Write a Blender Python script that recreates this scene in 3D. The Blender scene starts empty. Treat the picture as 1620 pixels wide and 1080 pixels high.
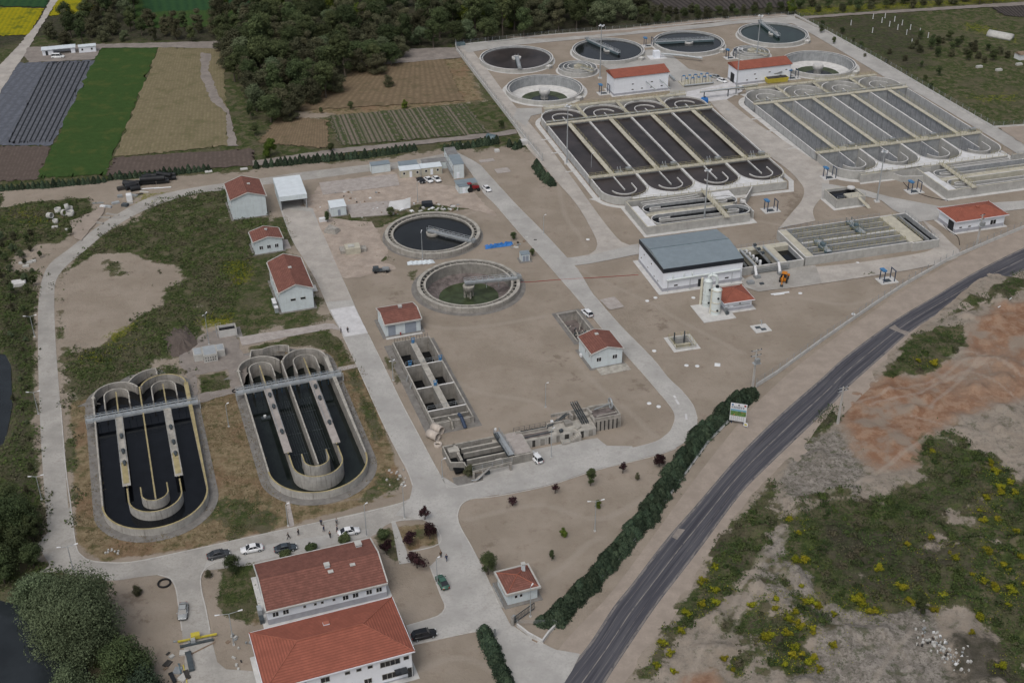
import bpy, bmesh, math, random
import numpy as np
from mathutils import Matrix, Vector
S = bpy.context.scene
C = S.collection
random.seed(7); RNG = np.random.default_rng(11)
R = math.radians

# ------------------------------------------------------------------ camera, sky, sun, exposure
FPX, TH, RO, CAMH = 1993.5, R(31.304), R(-0.263), 165.0      # solved from the round tanks and the masts
cd = bpy.data.cameras.new('camera'); cam = bpy.data.objects.new('camera', cd); C.objects.link(cam)
cd.sensor_width = 36; cd.lens = FPX / 1620 * 36; cd.clip_start = 1; cd.clip_end = 9000
fw = Vector((0, math.cos(TH), -math.sin(TH))); dn = Vector((0, -math.sin(TH), -math.cos(TH))); rt = Vector((1, 0, 0))
rx = rt * math.cos(RO) - dn * math.sin(RO); dx = rt * math.sin(RO) + dn * math.cos(RO)
m = Matrix.Identity(4)
for i in range(3):
    m[i][0] = rx[i]; m[i][1] = -dx[i]; m[i][2] = -fw[i]
m[0][3], m[1][3], m[2][3] = 0, 0, CAMH
cam.matrix_world = m; S.camera = cam
S.render.resolution_x = 1024; S.render.resolution_y = 682

SUN_EL, SUN_AZ = R(58), R(205)        # azimuth clockwise from +Y: light comes from behind and to the left
w = bpy.data.worlds.new('World'); S.world = w; w.use_nodes = True
nt = w.node_tree; bg = nt.nodes['Background']
sky = nt.nodes.new('ShaderNodeTexSky'); sky.sky_type = 'NISHITA'; sky.sun_disc = False
sky.sun_elevation = SUN_EL; sky.sun_rotation = SUN_AZ; sky.dust_density = 6.0; sky.air_density = 1.0; sky.ozone_density = 1.0
hs = nt.nodes.new('ShaderNodeHueSaturation'); hs.inputs['Saturation'].default_value = .5; nt.links.new(sky.outputs[0], hs.inputs['Color']); nt.links.new(hs.outputs[0], bg.inputs[0]); bg.inputs[1].default_value = 0.10
sl = bpy.data.lights.new('sun', 'SUN'); sl.energy = 0.65; sl.angle = R(35); sl.color = (1.0, 0.97, 0.93)
so = bpy.data.objects.new('sun', sl); C.objects.link(so); so.location = (0, 0, 300)
sd = Vector((math.sin(SUN_AZ) * math.cos(SUN_EL), math.cos(SUN_AZ) * math.cos(SUN_EL), math.sin(SUN_EL)))
so.rotation_euler = sd.to_track_quat('Z', 'Y').to_euler()
S.view_settings.view_transform = 'Standard'; S.view_settings.look = 'None'; S.view_settings.gamma = 1
S.view_settings.exposure = 0.08

# ------------------------------------------------------------------ survey: photo point -> point on a level plane
def at(x, y, z=0.0):
    cu, cv = x - 810, y - 540
    u = math.cos(RO) * cu + math.sin(RO) * cv; v = -math.sin(RO) * cu + math.cos(RO) * cv
    ax = u / FPX; ay = math.cos(TH) - v / FPX * math.sin(TH); az = -math.sin(TH) - v / FPX * math.cos(TH)
    t = (z - CAMH) / az
    return (ax * t, ay * t)
def atz(p): return [at(*q) for q in p]
def crop(x0, y0, s, pts): return [(x0 + a / s, y0 + b / s) for a, b in pts]
def ang_px(a, b):
    p, q = at(*a), at(*b); return math.atan2(q[1] - p[1], q[0] - p[0])
ON, NN = R(18.6), R(15.6)               # headings of the old and the new plant

# ------------------------------------------------------------------ materials
MATS = {}
def _mix(nt, a, b, fac, blend='MIX'):
    n = nt.nodes.new('ShaderNodeMix'); n.data_type = 'RGBA'; n.blend_type = blend
    for k, v in ((6, a), (7, b), (0, fac)):
        if hasattr(v, 'links') or isinstance(v, bpy.types.NodeSocket): nt.links.new(v, n.inputs[k])
        elif k == 0: n.inputs[0].default_value = v
        else: n.inputs[k].default_value = (*v, 1)
    return n.outputs[2]
def _noise(nt, vec, scale, detail=4, rough=0.6):
    n = nt.nodes.new('ShaderNodeTexNoise'); n.inputs['Scale'].default_value = scale
    n.inputs['Detail'].default_value = detail; n.inputs['Roughness'].default_value = rough
    if vec is not None: nt.links.new(vec, n.inputs['Vector'])
    return n.outputs[0]
def _ramp(nt, v, a, b, t0=0.0, t1=1.0):
    n = nt.nodes.new('ShaderNodeMapRange'); n.interpolation_type = 'SMOOTHSTEP'
    nt.links.new(v, n.inputs[0]); n.inputs[1].default_value = a; n.inputs[2].default_value = b
    n.inputs[3].default_value = t0; n.inputs[4].default_value = t1
    return n.outputs[0]
def _math(nt, op, a, b=0.0):
    n = nt.nodes.new('ShaderNodeMath'); n.operation = op
    for k, v in ((0, a), (1, b)):
        if isinstance(v, bpy.types.NodeSocket): nt.links.new(v, n.inputs[k])
        else: n.inputs[k].default_value = v
    return n.outputs[0]
def _scale(nt, vec, sc):
    n = nt.nodes.new('ShaderNodeMapping'); n.inputs['Scale'].default_value = sc
    nt.links.new(vec, n.inputs[0]); return n.outputs[0]
def newmat(name):
    mt = bpy.data.materials.new(name); mt.use_nodes = True
    nt = mt.node_tree; return mt, nt, nt.nodes['Principled BSDF']
def mat(name, c, rough=0.8, var=0.18, scale=0.6, streak=0.0, stain=0.0, stainc=(0.05, 0.045, 0.035), metal=0.0,
        spec=0.3, bump=0.0, bscale=3.0, rows=0.0, joints=0.0, objvar=0.0, fine=0.0, space='obj'):
    mt, nt, b = newmat(name)
    if space == 'world':
        vec = nt.nodes.new('ShaderNodeNewGeometry').outputs['Position']
    else:
        vec = nt.nodes.new('ShaderNodeTexCoord').outputs['Object']
    lo = tuple(x * (1 - var) for x in c); hi = tuple(min(1, x * (1 + var)) for x in c)
    col = _mix(nt, lo, hi, _ramp(nt, _noise(nt, vec, scale, 5, .65), .3, .7))
    if fine:
        f = _noise(nt, vec, 2.2, 3, .7)
        col = _mix(nt, col, tuple(x * (1 - fine) for x in c), _ramp(nt, f, .45, .75))
    if streak:
        s = _noise(nt, _scale(nt, vec, (1.6, 1.6, .12)), 1.3, 4, .7)
        col = _mix(nt, col, stainc, _ramp(nt, s, .5, .8, 0, streak))
    if stain:
        s = _noise(nt, vec, 0.35, 6, .75)
        col = _mix(nt, col, stainc, _ramp(nt, s, .52, .72, 0, stain))
    if joints:
        wv = nt.nodes.new('ShaderNodeTexWave'); wv.bands_direction = 'Y'; wv.inputs['Scale'].default_value = joints / 3.2 * .98; wv.inputs['Distortion'].default_value = .2; wv.inputs['Detail Scale'].default_value = 3; nt.links.new(vec, wv.inputs[0])
        col = _mix(nt, col, tuple(x * .45 for x in c), _ramp(nt, wv.outputs[1], .985, 1.0, 0, .8))
    if rows:
        wv = nt.nodes.new('ShaderNodeTexWave'); wv.bands_direction = 'Z'; wv.inputs['Scale'].default_value = rows
        wv.inputs['Distortion'].default_value = 0.3; nt.links.new(vec, wv.inputs[0])
        col = _mix(nt, col, tuple(x * .62 for x in c), _ramp(nt, wv.outputs[1], .55, 1.0, 0, .75))
        bp = nt.nodes.new('ShaderNodeBump'); bp.inputs['Strength'].default_value = .5; bp.inputs['Distance'].default_value = .08
        nt.links.new(wv.outputs[1], bp.inputs['Height']); nt.links.new(bp.outputs[0], b.inputs['Normal'])
    elif bump:
        bp = nt.nodes.new('ShaderNodeBump'); bp.inputs['Strength'].default_value = bump; bp.inputs['Distance'].default_value = .15
        nt.links.new(_noise(nt, vec, bscale, 4), bp.inputs['Height']); nt.links.new(bp.outputs[0], b.inputs['Normal'])
    if objvar:
        oi = nt.nodes.new('ShaderNodeObjectInfo')
        h = nt.nodes.new('ShaderNodeHueSaturation'); nt.links.new(col, h.inputs['Color'])
        nt.links.new(_ramp(nt, oi.outputs['Random'], 0, 1, 1 - objvar, 1 + objvar), h.inputs['Value'])
        col = h.outputs[0]
    nt.links.new(col, b.inputs['Base Color'])
    b.inputs['Roughness'].default_value = rough; b.inputs['Metallic'].default_value = metal
    b.inputs['Specular IOR Level'].default_value = spec
    MATS[name] = mt; return mt
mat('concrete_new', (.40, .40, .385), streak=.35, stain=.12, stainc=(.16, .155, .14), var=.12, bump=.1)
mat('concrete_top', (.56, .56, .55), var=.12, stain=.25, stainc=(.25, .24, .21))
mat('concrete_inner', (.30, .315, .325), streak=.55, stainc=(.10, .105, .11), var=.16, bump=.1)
mat('concrete_panel', (.40, .41, .415), streak=.4, stainc=(.13, .135, .14), var=.12, joints=.32)
mat('concrete_panel_shaded', (.30, .315, .335), streak=.5, stainc=(.08, .085, .095), var=.18, joints=.32)  # panel concrete with the shade of the empty lanes painted into its colour
mat('concrete_old_pale', (.42, .41, .385), streak=.9, stain=.2, stainc=(.13, .12, .105), var=.15)
mat('concrete_yellow', (.45, .43, .355), stain=.35, stainc=(.30, .25, .15), var=.14)
mat('concrete_deck', (.60, .61, .62), stain=.35, stainc=(.40, .40, .39), var=.1)
mat('concrete_apron', (.52, .52, .51), stain=.3, stainc=(.30, .28, .25), var=.1)
mat('concrete_old', (.32, .305, .28), streak=.75, stain=.4, stainc=(.075, .07, .058), var=.2, bump=.2)
mat('concrete_old_top', (.36, .345, .31), stain=.6, stainc=(.13, .12, .095), var=.22)
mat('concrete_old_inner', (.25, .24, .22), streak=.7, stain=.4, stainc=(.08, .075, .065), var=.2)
mat('concrete_lichen', (.33, .28, .15), stain=.6, stainc=(.16, .14, .10), var=.2)
mat('concrete_old_apron', (.185, .178, .168), stain=.5, stainc=(.13, .12, .10), var=.2)
mat('wall_white', (.76, .80, .86), streak=.12, stain=.06, stainc=(.40, .42, .44), var=.035)
mat('wall_old', (.60, .67, .70), streak=.3, stain=.15, stainc=(.32, .34, .34), var=.07)
mat('plinth_grey', (.36, .37, .41), stain=.3, stainc=(.25, .25, .27), var=.1)
mat('trim_old', (.45, .45, .43), stain=.5, stainc=(.22, .21, .19), var=.12)
mat('tile_red', (.295, .098, .066), rows=2.0, var=.14, scale=.5, stain=.3, stainc=(.21, .075, .055), fine=.15)
mat('tile_old', (.205, .088, .068), rows=2.0, var=.22, scale=.8, stain=.45, stainc=(.12, .052, .042), fine=.3)
mat('tile_ridge', (.30, .11, .075), var=.15)
mat('metal_roof', (.20, .245, .275), rough=.45, var=.08, spec=.5, stain=.2, stainc=(.17, .2, .22))
mat('metal_roof_white', (.62, .68, .72), rough=.5, var=.06, stain=.2, stainc=(.45, .48, .5))
mat('roof_faded', (.20, .20, .20), var=.2, stain=.5, stainc=(.11, .11, .11))
mat('fascia_dark', (.022, .027, .035), rough=.5, var=.1)
mat('glass_dark', (.018, .021, .026), rough=.15, spec=.6, var=.1)
mat('frame_white', (.7, .72, .74), var=.03)
mat('door_grey', (.27, .31, .37), rough=.5, var=.06)
mat('door_dark', (.025, .03, .035), rough=.5, var=.1)
mat('steel', (.30, .32, .33), rough=.5, metal=.3, var=.15, stain=.3, stainc=(.15, .14, .12))
mat('steel_dark', (.07, .085, .095), rough=.5, metal=.2, var=.2)
mat('steel_teal', (.12, .17, .19), rough=.5, metal=.2, var=.15)
mat('galvanised', (.40, .43, .45), rough=.5, metal=.3, var=.12)
mat('rail_yellow', (.38, .35, .20), rough=.6, var=.2)
mat('rail_grey', (.34, .37, .39), rough=.5, metal=.3, var=.12)
mat('blue_paint', (.06, .19, .38), rough=.45, var=.12)
mat('navy_steel', (.035, .055, .10), rough=.5, var=.15)
mat('sludge', (.038, .031, .030), rough=.32, spec=.35, var=.45, scale=.09, stain=.5, stainc=(.068, .056, .054), bump=.12, bscale=6)
mat('water_black', (.005, .006, .008), rough=.07, spec=.35, var=.3, scale=.3)
mat('water_dark', (.014, .016, .017), rough=.08, spec=.4, var=.3, scale=.2, bump=.03, bscale=2)
mat('water_green', (.014, .026, .022), rough=.08, spec=.4, var=.3, scale=.2)
mat('water_algae', (.048, .064, .030), rough=.35, var=.5, scale=.35, stain=.7, stainc=(.020, .034, .036))
mat('water_ditch', (.011, .015, .014), rough=.1, spec=.35, var=.35, scale=.25)
mat('water_pond', (.022, .027, .031), rough=.12, spec=.35, var=.25, scale=.1)
mat('silt', (.14, .12, .115), var=.4, stain=.5, stainc=(.05, .045, .04))
mat('paving', (.385, .378, .362), var=.16, scale=.12, stain=.55, stainc=(.27, .255, .235), fine=.14, space='world')
mat('paving_old', (.345, .333, .31), var=.18, scale=.15, stain=.6, stainc=(.235, .215, .19), fine=.16, space='world')
mat('road_dusty', (.40, .375, .345), var=.16, scale=.2, stain=.5, stainc=(.28, .25, .22), fine=.12, space='world')
mat('yard_dirt', (.36, .305, .26), var=.2, scale=.3, stain=.6, stainc=(.25, .19, .145), fine=.15, space='world')
mat('paving_light', (.54, .54, .55), var=.12, scale=.4, stain=.4, stainc=(.38, .37, .36), space='world')
mat('kerb', (.44, .43, .41), var=.15, stain=.4, stainc=(.28, .26, .24), space='world')
mat('verge', (.31, .265, .225), var=.12, scale=.3, stain=.3, stainc=(.25, .21, .18), fine=.1, space='world')
mat('track', (.24, .215, .195), var=.2, scale=.3, stain=.4, stainc=(.17, .15, .135), fine=.15, space='world')
mat('slab_old', (.36, .33, .31), var=.15, stain=.5, stainc=(.24, .21, .19), fine=.12)
mat('soil_brown', (.105, .085, .074), var=.15, scale=.4, fine=.2, bump=.5, space='world')
mat('bark', (.10, .085, .07), var=.2)
mat('rubber', (.018, .018, .019), rough=.85, var=.1)
mat('plastic_pipe', (.018, .020, .023), rough=.5, var=.2)
mat('tarp_blue', (.03, .15, .42), rough=.5, var=.25)
mat('white_plastic', (.68, .70, .72), rough=.5, var=.05)
mat('paint_yellow', (.50, .42, .06), rough=.5, var=.12)
mat('paint_orange', (.55, .20, .02), rough=.5, var=.12)
mat('paint_red', (.25, .02, .025), rough=.4, var=.15)
mat('wood', (.22, .165, .12), var=.25)
mat('debris_dark', (.05, .048, .045), var=.4)
mat('clay_pipe', (.48, .43, .38), var=.12, stain=.2)
mat('grp_cream', (.62, .60, .50), rough=.5, var=.06, streak=.2, stainc=(.45, .40, .25))
mat('grp_white', (.60, .66, .66), rough=.5, var=.06, streak=.15, stainc=(.42, .44, .42))
mat('pole_concrete', (.45, .44, .42), var=.1)
mat('lamp_head', (.72, .74, .76), var=.03)
mat('skin', (.40, .25, .18), var=.05); mat('hair', (.02, .016, .014), var=.1)
mat('cloth_dark', (.02, .022, .028), var=.2); mat('cloth_navy', (.025, .04, .09), var=.2); mat('cloth_brown', (.12, .075, .05), var=.2)
mat('cloth_grey', (.28, .29, .30), var=.2); mat('shoe', (.02, .018, .016))
for n_, c_ in (('white', (.72, .74, .76)), ('charcoal', (.05, .055, .062)), ('black', (.012, .013, .015)), ('silver', (.33, .35, .36)),
               ('green', (.05, .12, .09)), ('slate', (.045, .06, .075)), ('van', (.75, .77, .78))):
    mat('car_' + n_, c_, rough=.25, spec=.5, var=.02)
mat('lamp_glass', (.65, .67, .68), rough=.2, spec=.6); mat('tail_red', (.30, .01, .01), rough=.3)
def leafmat(name, c, hi, var=.22, dry=None):
    mt, nt, b = newmat(name)
    a = nt.nodes.new('ShaderNodeAttribute'); a.attribute_name = 'tone'
    col = _mix(nt, c, hi, a.outputs['Fac'])
    if dry:
        pp = nt.nodes.new('ShaderNodeNewGeometry').outputs['Position']; col = _mix(nt, col, dry, _ramp(nt, _noise(nt, pp, .16, 5, .7), .47, .62, 0, .85))
    oi = nt.nodes.new('ShaderNodeObjectInfo'); h = nt.nodes.new('ShaderNodeHueSaturation'); nt.links.new(col, h.inputs['Color'])
    nt.links.new(_ramp(nt, oi.outputs['Random'], 0, 1, 1 - var, 1 + var), h.inputs['Value'])
    m2 = _math(nt, 'FRACT', _math(nt, 'MULTIPLY', oi.outputs['Random'], 7.3))
    nt.links.new(_ramp(nt, m2, 0, 1, .485, .515), h.inputs['Hue'])
    nt.links.new(h.outputs[0], b.inputs['Base Color']); b.inputs['Roughness'].default_value = .8
    b.inputs['Specular IOR Level'].default_value = .15
    MATS[name] = mt
leafmat('leaf_forest', (.036, .053, .025), (.105, .132, .056), .3)
leafmat('leaf_forest_olive', (.050, .055, .031), (.128, .128, .074), .3)
leafmat('leaf_bright', (.045, .075, .016), (.14, .185, .03))
leafmat('leaf_willow', (.058, .080, .042), (.165, .205, .115), .12)
leafmat('leaf_conifer', (.018, .034, .023), (.070, .100, .060), .32)
leafmat('leaf_purple', (.020, .010, .012), (.055, .024, .028))
leafmat('leaf_flower', (.045, .075, .014), (.36, .33, .02))
leafmat('leaf_grass', (.030, .046, .014), (.085, .105, .034), .05, (.14, .12, .072))
leafmat('leaf_dry', (.08, .075, .035), (.20, .165, .085), .05)
leafmat('leaf_weed', (.024, .042, .016), (.085, .122, .036), .05, (.10, .088, .06))

# ------------------------------------------------------------------ mesh builder
class MB:
    def __init__(s): s.v = []; s.f = []; s.fm = []; s.ms = []; s.smooth = []
    def mi(s, m):
        if m not in s.ms: s.ms.append(m)
        return s.ms.index(m)
    def add(s, vs, fs, m, sm=False):
        o = len(s.v); s.v.extend(vs); k = s.mi(m)
        for f in fs: s.f.append([o + i for i in f]); s.fm.append(k); s.smooth.append(sm)
    def box(s, x0, x1, y0, y1, z0, z1, m, rz=0.0, about=None, top=None):
        v = [(x, y, z) for z in (z0, z1) for x, y in ((x0, y0), (x1, y0), (x1, y1), (x0, y1))]
        if rz:
            cx, cy = about or ((x0 + x1) / 2, (y0 + y1) / 2); c, q = math.cos(rz), math.sin(rz)
            v = [(cx + (x - cx) * c - (y - cy) * q, cy + (x - cx) * q + (y - cy) * c, z) for x, y, z in v]
        s.add(v, [(0, 3, 2, 1), (0, 1, 5, 4), (1, 2, 6, 5), (2, 3, 7, 6), (3, 0, 4, 7)], m)
        s.add([v[i] for i in (4, 5, 6, 7)], [(0, 1, 2, 3)], top or m)
    def cbox(s, cx, cy, cz, sx, sy, sz, m, rz=0.0): s.box(cx - sx / 2, cx + sx / 2, cy - sy / 2, cy + sy / 2, cz - sz / 2, cz + sz / 2, m, rz)
    def wall(s, path, t, z0, z1, m, top=None, closed=False, inner=None):
        p = [np.array(q[:2], float) for q in path]; n = len(p); L = []; Rr = []
        for i in range(n):
            a = p[i - 1] if (i > 0 or closed) else None; b = p[(i + 1) % n] if (i < n - 1 or closed) else None
            d1 = (p[i] - a) if a is not None else (b - p[i]); d2 = (b - p[i]) if b is not None else d1
            d1 = d1 / (np.hypot(*d1) + 1e-9); d2 = d2 / (np.hypot(*d2) + 1e-9)
            n1 = np.array([-d1[1], d1[0]]); n2 = np.array([-d2[1], d2[0]]); mm = n1 + n2; mm = mm / (np.hypot(*mm) + 1e-9)
            k = t / 2 / max(.35, float(mm @ n1)); L.append(p[i] + mm * k); Rr.append(p[i] - mm * k)
        vs = []
        for i in range(n): vs += [(*L[i], z0), (*L[i], z1), (*Rr[i], z0), (*Rr[i], z1)]
        left, right, tops = [], [], []
        for i in range(n if closed else n - 1):
            a, b = 4 * i, 4 * ((i + 1) % n)
            left.append((b, a, a + 1, b + 1)); right.append((a + 2, b + 2, b + 3, a + 3)); tops.append((a + 1, a + 3, b + 3, b + 1))
        s.add(vs, right, m); s.add(vs, left, inner or m); s.add(vs, tops, top or m)
        if not closed:
            e = 4 * (n - 1); s.add(vs, [(0, 2, 3, 1), (e + 2, e, e + 1, e + 3)], m)
    def prism(s, pts, z0, z1, m, top=None):
        n = len(pts); a = sum(pts[i][0] * pts[(i + 1) % n][1] - pts[(i + 1) % n][0] * pts[i][1] for i in range(n))
        if a < 0: pts = pts[::-1]
        vs = [(x, y, z0) for x, y in pts] + [(x, y, z1) for x, y in pts]
        s.add(vs, [(i, (i + 1) % n, n + (i + 1) % n, n + i) for i in range(n)] + [tuple(range(n - 1, -1, -1))], m)
        s.add(vs[n:], [tuple(range(n))], top or m)
    def sheet(s, pts, z, m):
        n = len(pts); a = sum(pts[i][0] * pts[(i + 1) % n][1] - pts[(i + 1) % n][0] * pts[i][1] for i in range(n))
        if a < 0: pts = pts[::-1]
        s.add([(x, y, z) for x, y in pts], [tuple(range(n))], m)
    def disc(s, cx, cy, r, z, m, n=48, zc=None):
        vs = [(cx + r * math.cos(2 * math.pi * i / n), cy + r * math.sin(2 * math.pi * i / n), z) for i in range(n)] + [(cx, cy, z if zc is None else zc)]
        s.add(vs, [(i, (i + 1) % n, n) for i in range(n)], m)
    def ring(s, cx, cy, r0, r1, z, m, n=64, z2=None):
        vs = []
        for i in range(n):
            c, q = math.cos(2 * math.pi * i / n), math.sin(2 * math.pi * i / n)
            vs += [(cx + r0 * c, cy + r0 * q, z if z2 is None else z2), (cx + r1 * c, cy + r1 * q, z)]
        s.add(vs, [(2 * i, 2 * i + 1, (2 * i + 3) % (2 * n), (2 * i + 2) % (2 * n)) for i in range(n)], m)
    def tube(s, a, b, r, m, n=6, r2=None, cap=True, sm=True):
        a, b = Vector(a), Vector(b); d = (b - a)
        if d.length < 1e-6: return
        q = d.to_track_quat('Z', 'Y'); r2 = r if r2 is None else r2; vs = []
        for P, rr in ((a, r), (b, r2)):
            for i in range(n):
                t = 2 * math.pi * i / n; vs.append(tuple(P + q @ Vector((rr * math.cos(t), rr * math.sin(t), 0))))
        s.add(vs, [(i, (i + 1) % n, n + (i + 1) % n, n + i) for i in range(n)], m, sm)
        if cap: s.add(vs, [tuple(range(n - 1, -1, -1)), tuple(range(n, 2 * n))], m)
    def ptube(s, pts, r, m, n=6):
        for a, b in zip(pts[:-1], pts[1:]): s.tube(a, b, r, m, n)
    def lathe(s, prof, m, n=20, cx=0, cy=0, cap=True):
        vs = []
        for r, z in prof:
            for i in range(n): t = 2 * math.pi * i / n; vs.append((cx + r * math.cos(t), cy + r * math.sin(t), z))
        fs = [(k * n + i, k * n + (i + 1) % n, (k + 1) * n + (i + 1) % n, (k + 1) * n + i) for k in range(len(prof) - 1) for i in range(n)]
        s.add(vs, fs, m, True)
        if cap: s.add(vs[-n:], [tuple(range(n))], m)
    def rail(s, path, z, m='rail_yellow', h=1.05, step=2.0, r=.035, closed=False):
        P = [Vector((q[0], q[1], z)) for q in path]
        if closed: P.append(P[0])
        for hh in (h, h * .52): s.ptube([tuple(p + Vector((0, 0, hh))) for p in P], r, m, 4)
        for a, b in zip(P[:-1], P[1:]):
            k = max(1, int((b - a).length / step))
            for i in range(k + 1):
                q = a.lerp(b, i / k); s.box(q.x - r, q.x + r, q.y - r, q.y + r, z, z + h, m)
    def hull(s, sections, m, sm=False, caps=True):
        n = len(sections[0]); vs = [v for sec in sections for v in sec]
        fs = [(k * n + i, k * n + (i + 1) % n, (k + 1) * n + (i + 1) % n, (k + 1) * n + i) for k in range(len(sections) - 1) for i in range(n)]
        if caps: fs += [tuple(range(n - 1, -1, -1)), tuple(range((len(sections) - 1) * n, len(sections) * n))]
        s.add(vs, fs, m, sm)
    def build(s, name, parent=None, loc=None, rz=0.0):
        me = bpy.data.meshes.new(name); me.from_pydata(s.v, [], s.f)
        for q in s.ms: me.materials.append(MATS[q])
        me.polygons.foreach_set('material_index', s.fm); me.polygons.foreach_set('use_smooth', s.smooth); me.update()
        o = bpy.data.objects.new(name, me); C.objects.link(o)
        if parent: o.parent = parent
        if loc: o.location = (*loc, 0)[:3]
        if rz: o.rotation_euler.z = rz
        return o
def arc(cx, cy, r, a0, a1, n=16): return [(cx + r * math.cos(R(a0 + (a1 - a0) * i / n)), cy + r * math.sin(R(a0 + (a1 - a0) * i / n))) for i in range(n + 1)]
def tag(o, label, cat, group=None):
    o['label'] = label; o['category'] = cat
    if group: o['group'] = group
    return o
def thing(name, label, cat, loc=(0, 0), rz=0.0, group=None):
    o = bpy.data.objects.new(name, None); C.objects.link(o); o.empty_display_size = .5
    o.location = (loc[0], loc[1], loc[2] if len(loc) > 2 else 0); o.rotation_euler.z = rz
    return tag(o, label, cat, group)
def struct(name, mb):
    o = mb.build(name); o['kind'] = 'structure'; return o
def stuff(o): o['kind'] = 'stuff'; return o
def dup(root, loc, rz=0.0, label=None, group=None, sc=None):
    r = root.copy(); C.objects.link(r); r.location = (loc[0], loc[1], loc[2] if len(loc) > 2 else root.location.z); r.rotation_euler.z = rz
    if label: r['label'] = label
    if group: r['group'] = group
    if sc: r.scale = sc
    for ch in KIDS.get(root.name, []) or list(root.children):
        c = ch.copy(); C.objects.link(c); c.parent = r
        for g in list(ch.children):
            d = g.copy(); C.objects.link(d); d.parent = c
    return r
KIDS = {}
HOLES = []      # footprints cut out of the ground sheet
def loc2w(o, rz, p): c, q = math.cos(rz), math.sin(rz); return (o[0] + p[0] * c - p[1] * q, o[1] + p[0] * q + p[1] * c)

# ================================================================== TANKS (old plant heading ON, new plant heading NN)
def ring_wall(mb, cx, cy, r, t, z0, z1, m, top, inner=None, n=72):
    mb.wall([(cx + r * math.cos(2 * math.pi * i / n), cy + r * math.sin(2 * math.pi * i / n)) for i in range(n)], t, z0, z1, m, top, True, inner)
def bridge(name, parent, a, b, z, w=1.1, m='steel_teal', h=1.1, legs=0, rail='rail_grey', depth=.5, mesh=True):
    """walkway bridge from a to b with rails, in the parent's frame"""
    a, b = Vector((*a, z)), Vector((*b, z)); d = (b - a).normalized(); n = Vector((-d.y, d.x, 0)); mb = MB()
    mb.wall([tuple(a)[:2], tuple(b)[:2]], w, z, z + .12, m, 'galvanised')
    L = (b - a).length; k = max(2, int(L / 1.6))
    for s_ in (-1, 1):
        p, q = a + n * s_ * w / 2, b + n * s_ * w / 2
        mb.wall([tuple(p)[:2], tuple(q)[:2]], .12, z - depth, z + .05, m)
        for hh in (h, h * .55):
            mb.tube(p + Vector((0, 0, hh)), q + Vector((0, 0, hh)), .045, rail, 4)
        for i in range(k + 1):
            c = p.lerp(q, i / k); mb.box(c.x - .04, c.x + .04, c.y - .04, c.y + .04, z, z + h, rail)
            if mesh and i < k: e = p.lerp(q, (i + 1) / k); mb.tube(c, e + Vector((0, 0, h)), .03, rail, 4)
    o = mb.build(name, parent)
    for i in range(legs):
        c = a.lerp(b, (i + .8) / (legs + .5)); m2 = MB(); m2.box(c.x - .07, c.x + .07, c.y - .07, c.y + .07, z - 2.2, z - depth, 'galvanised'); m2.build('scraper_arm', o)
    return o
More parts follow.
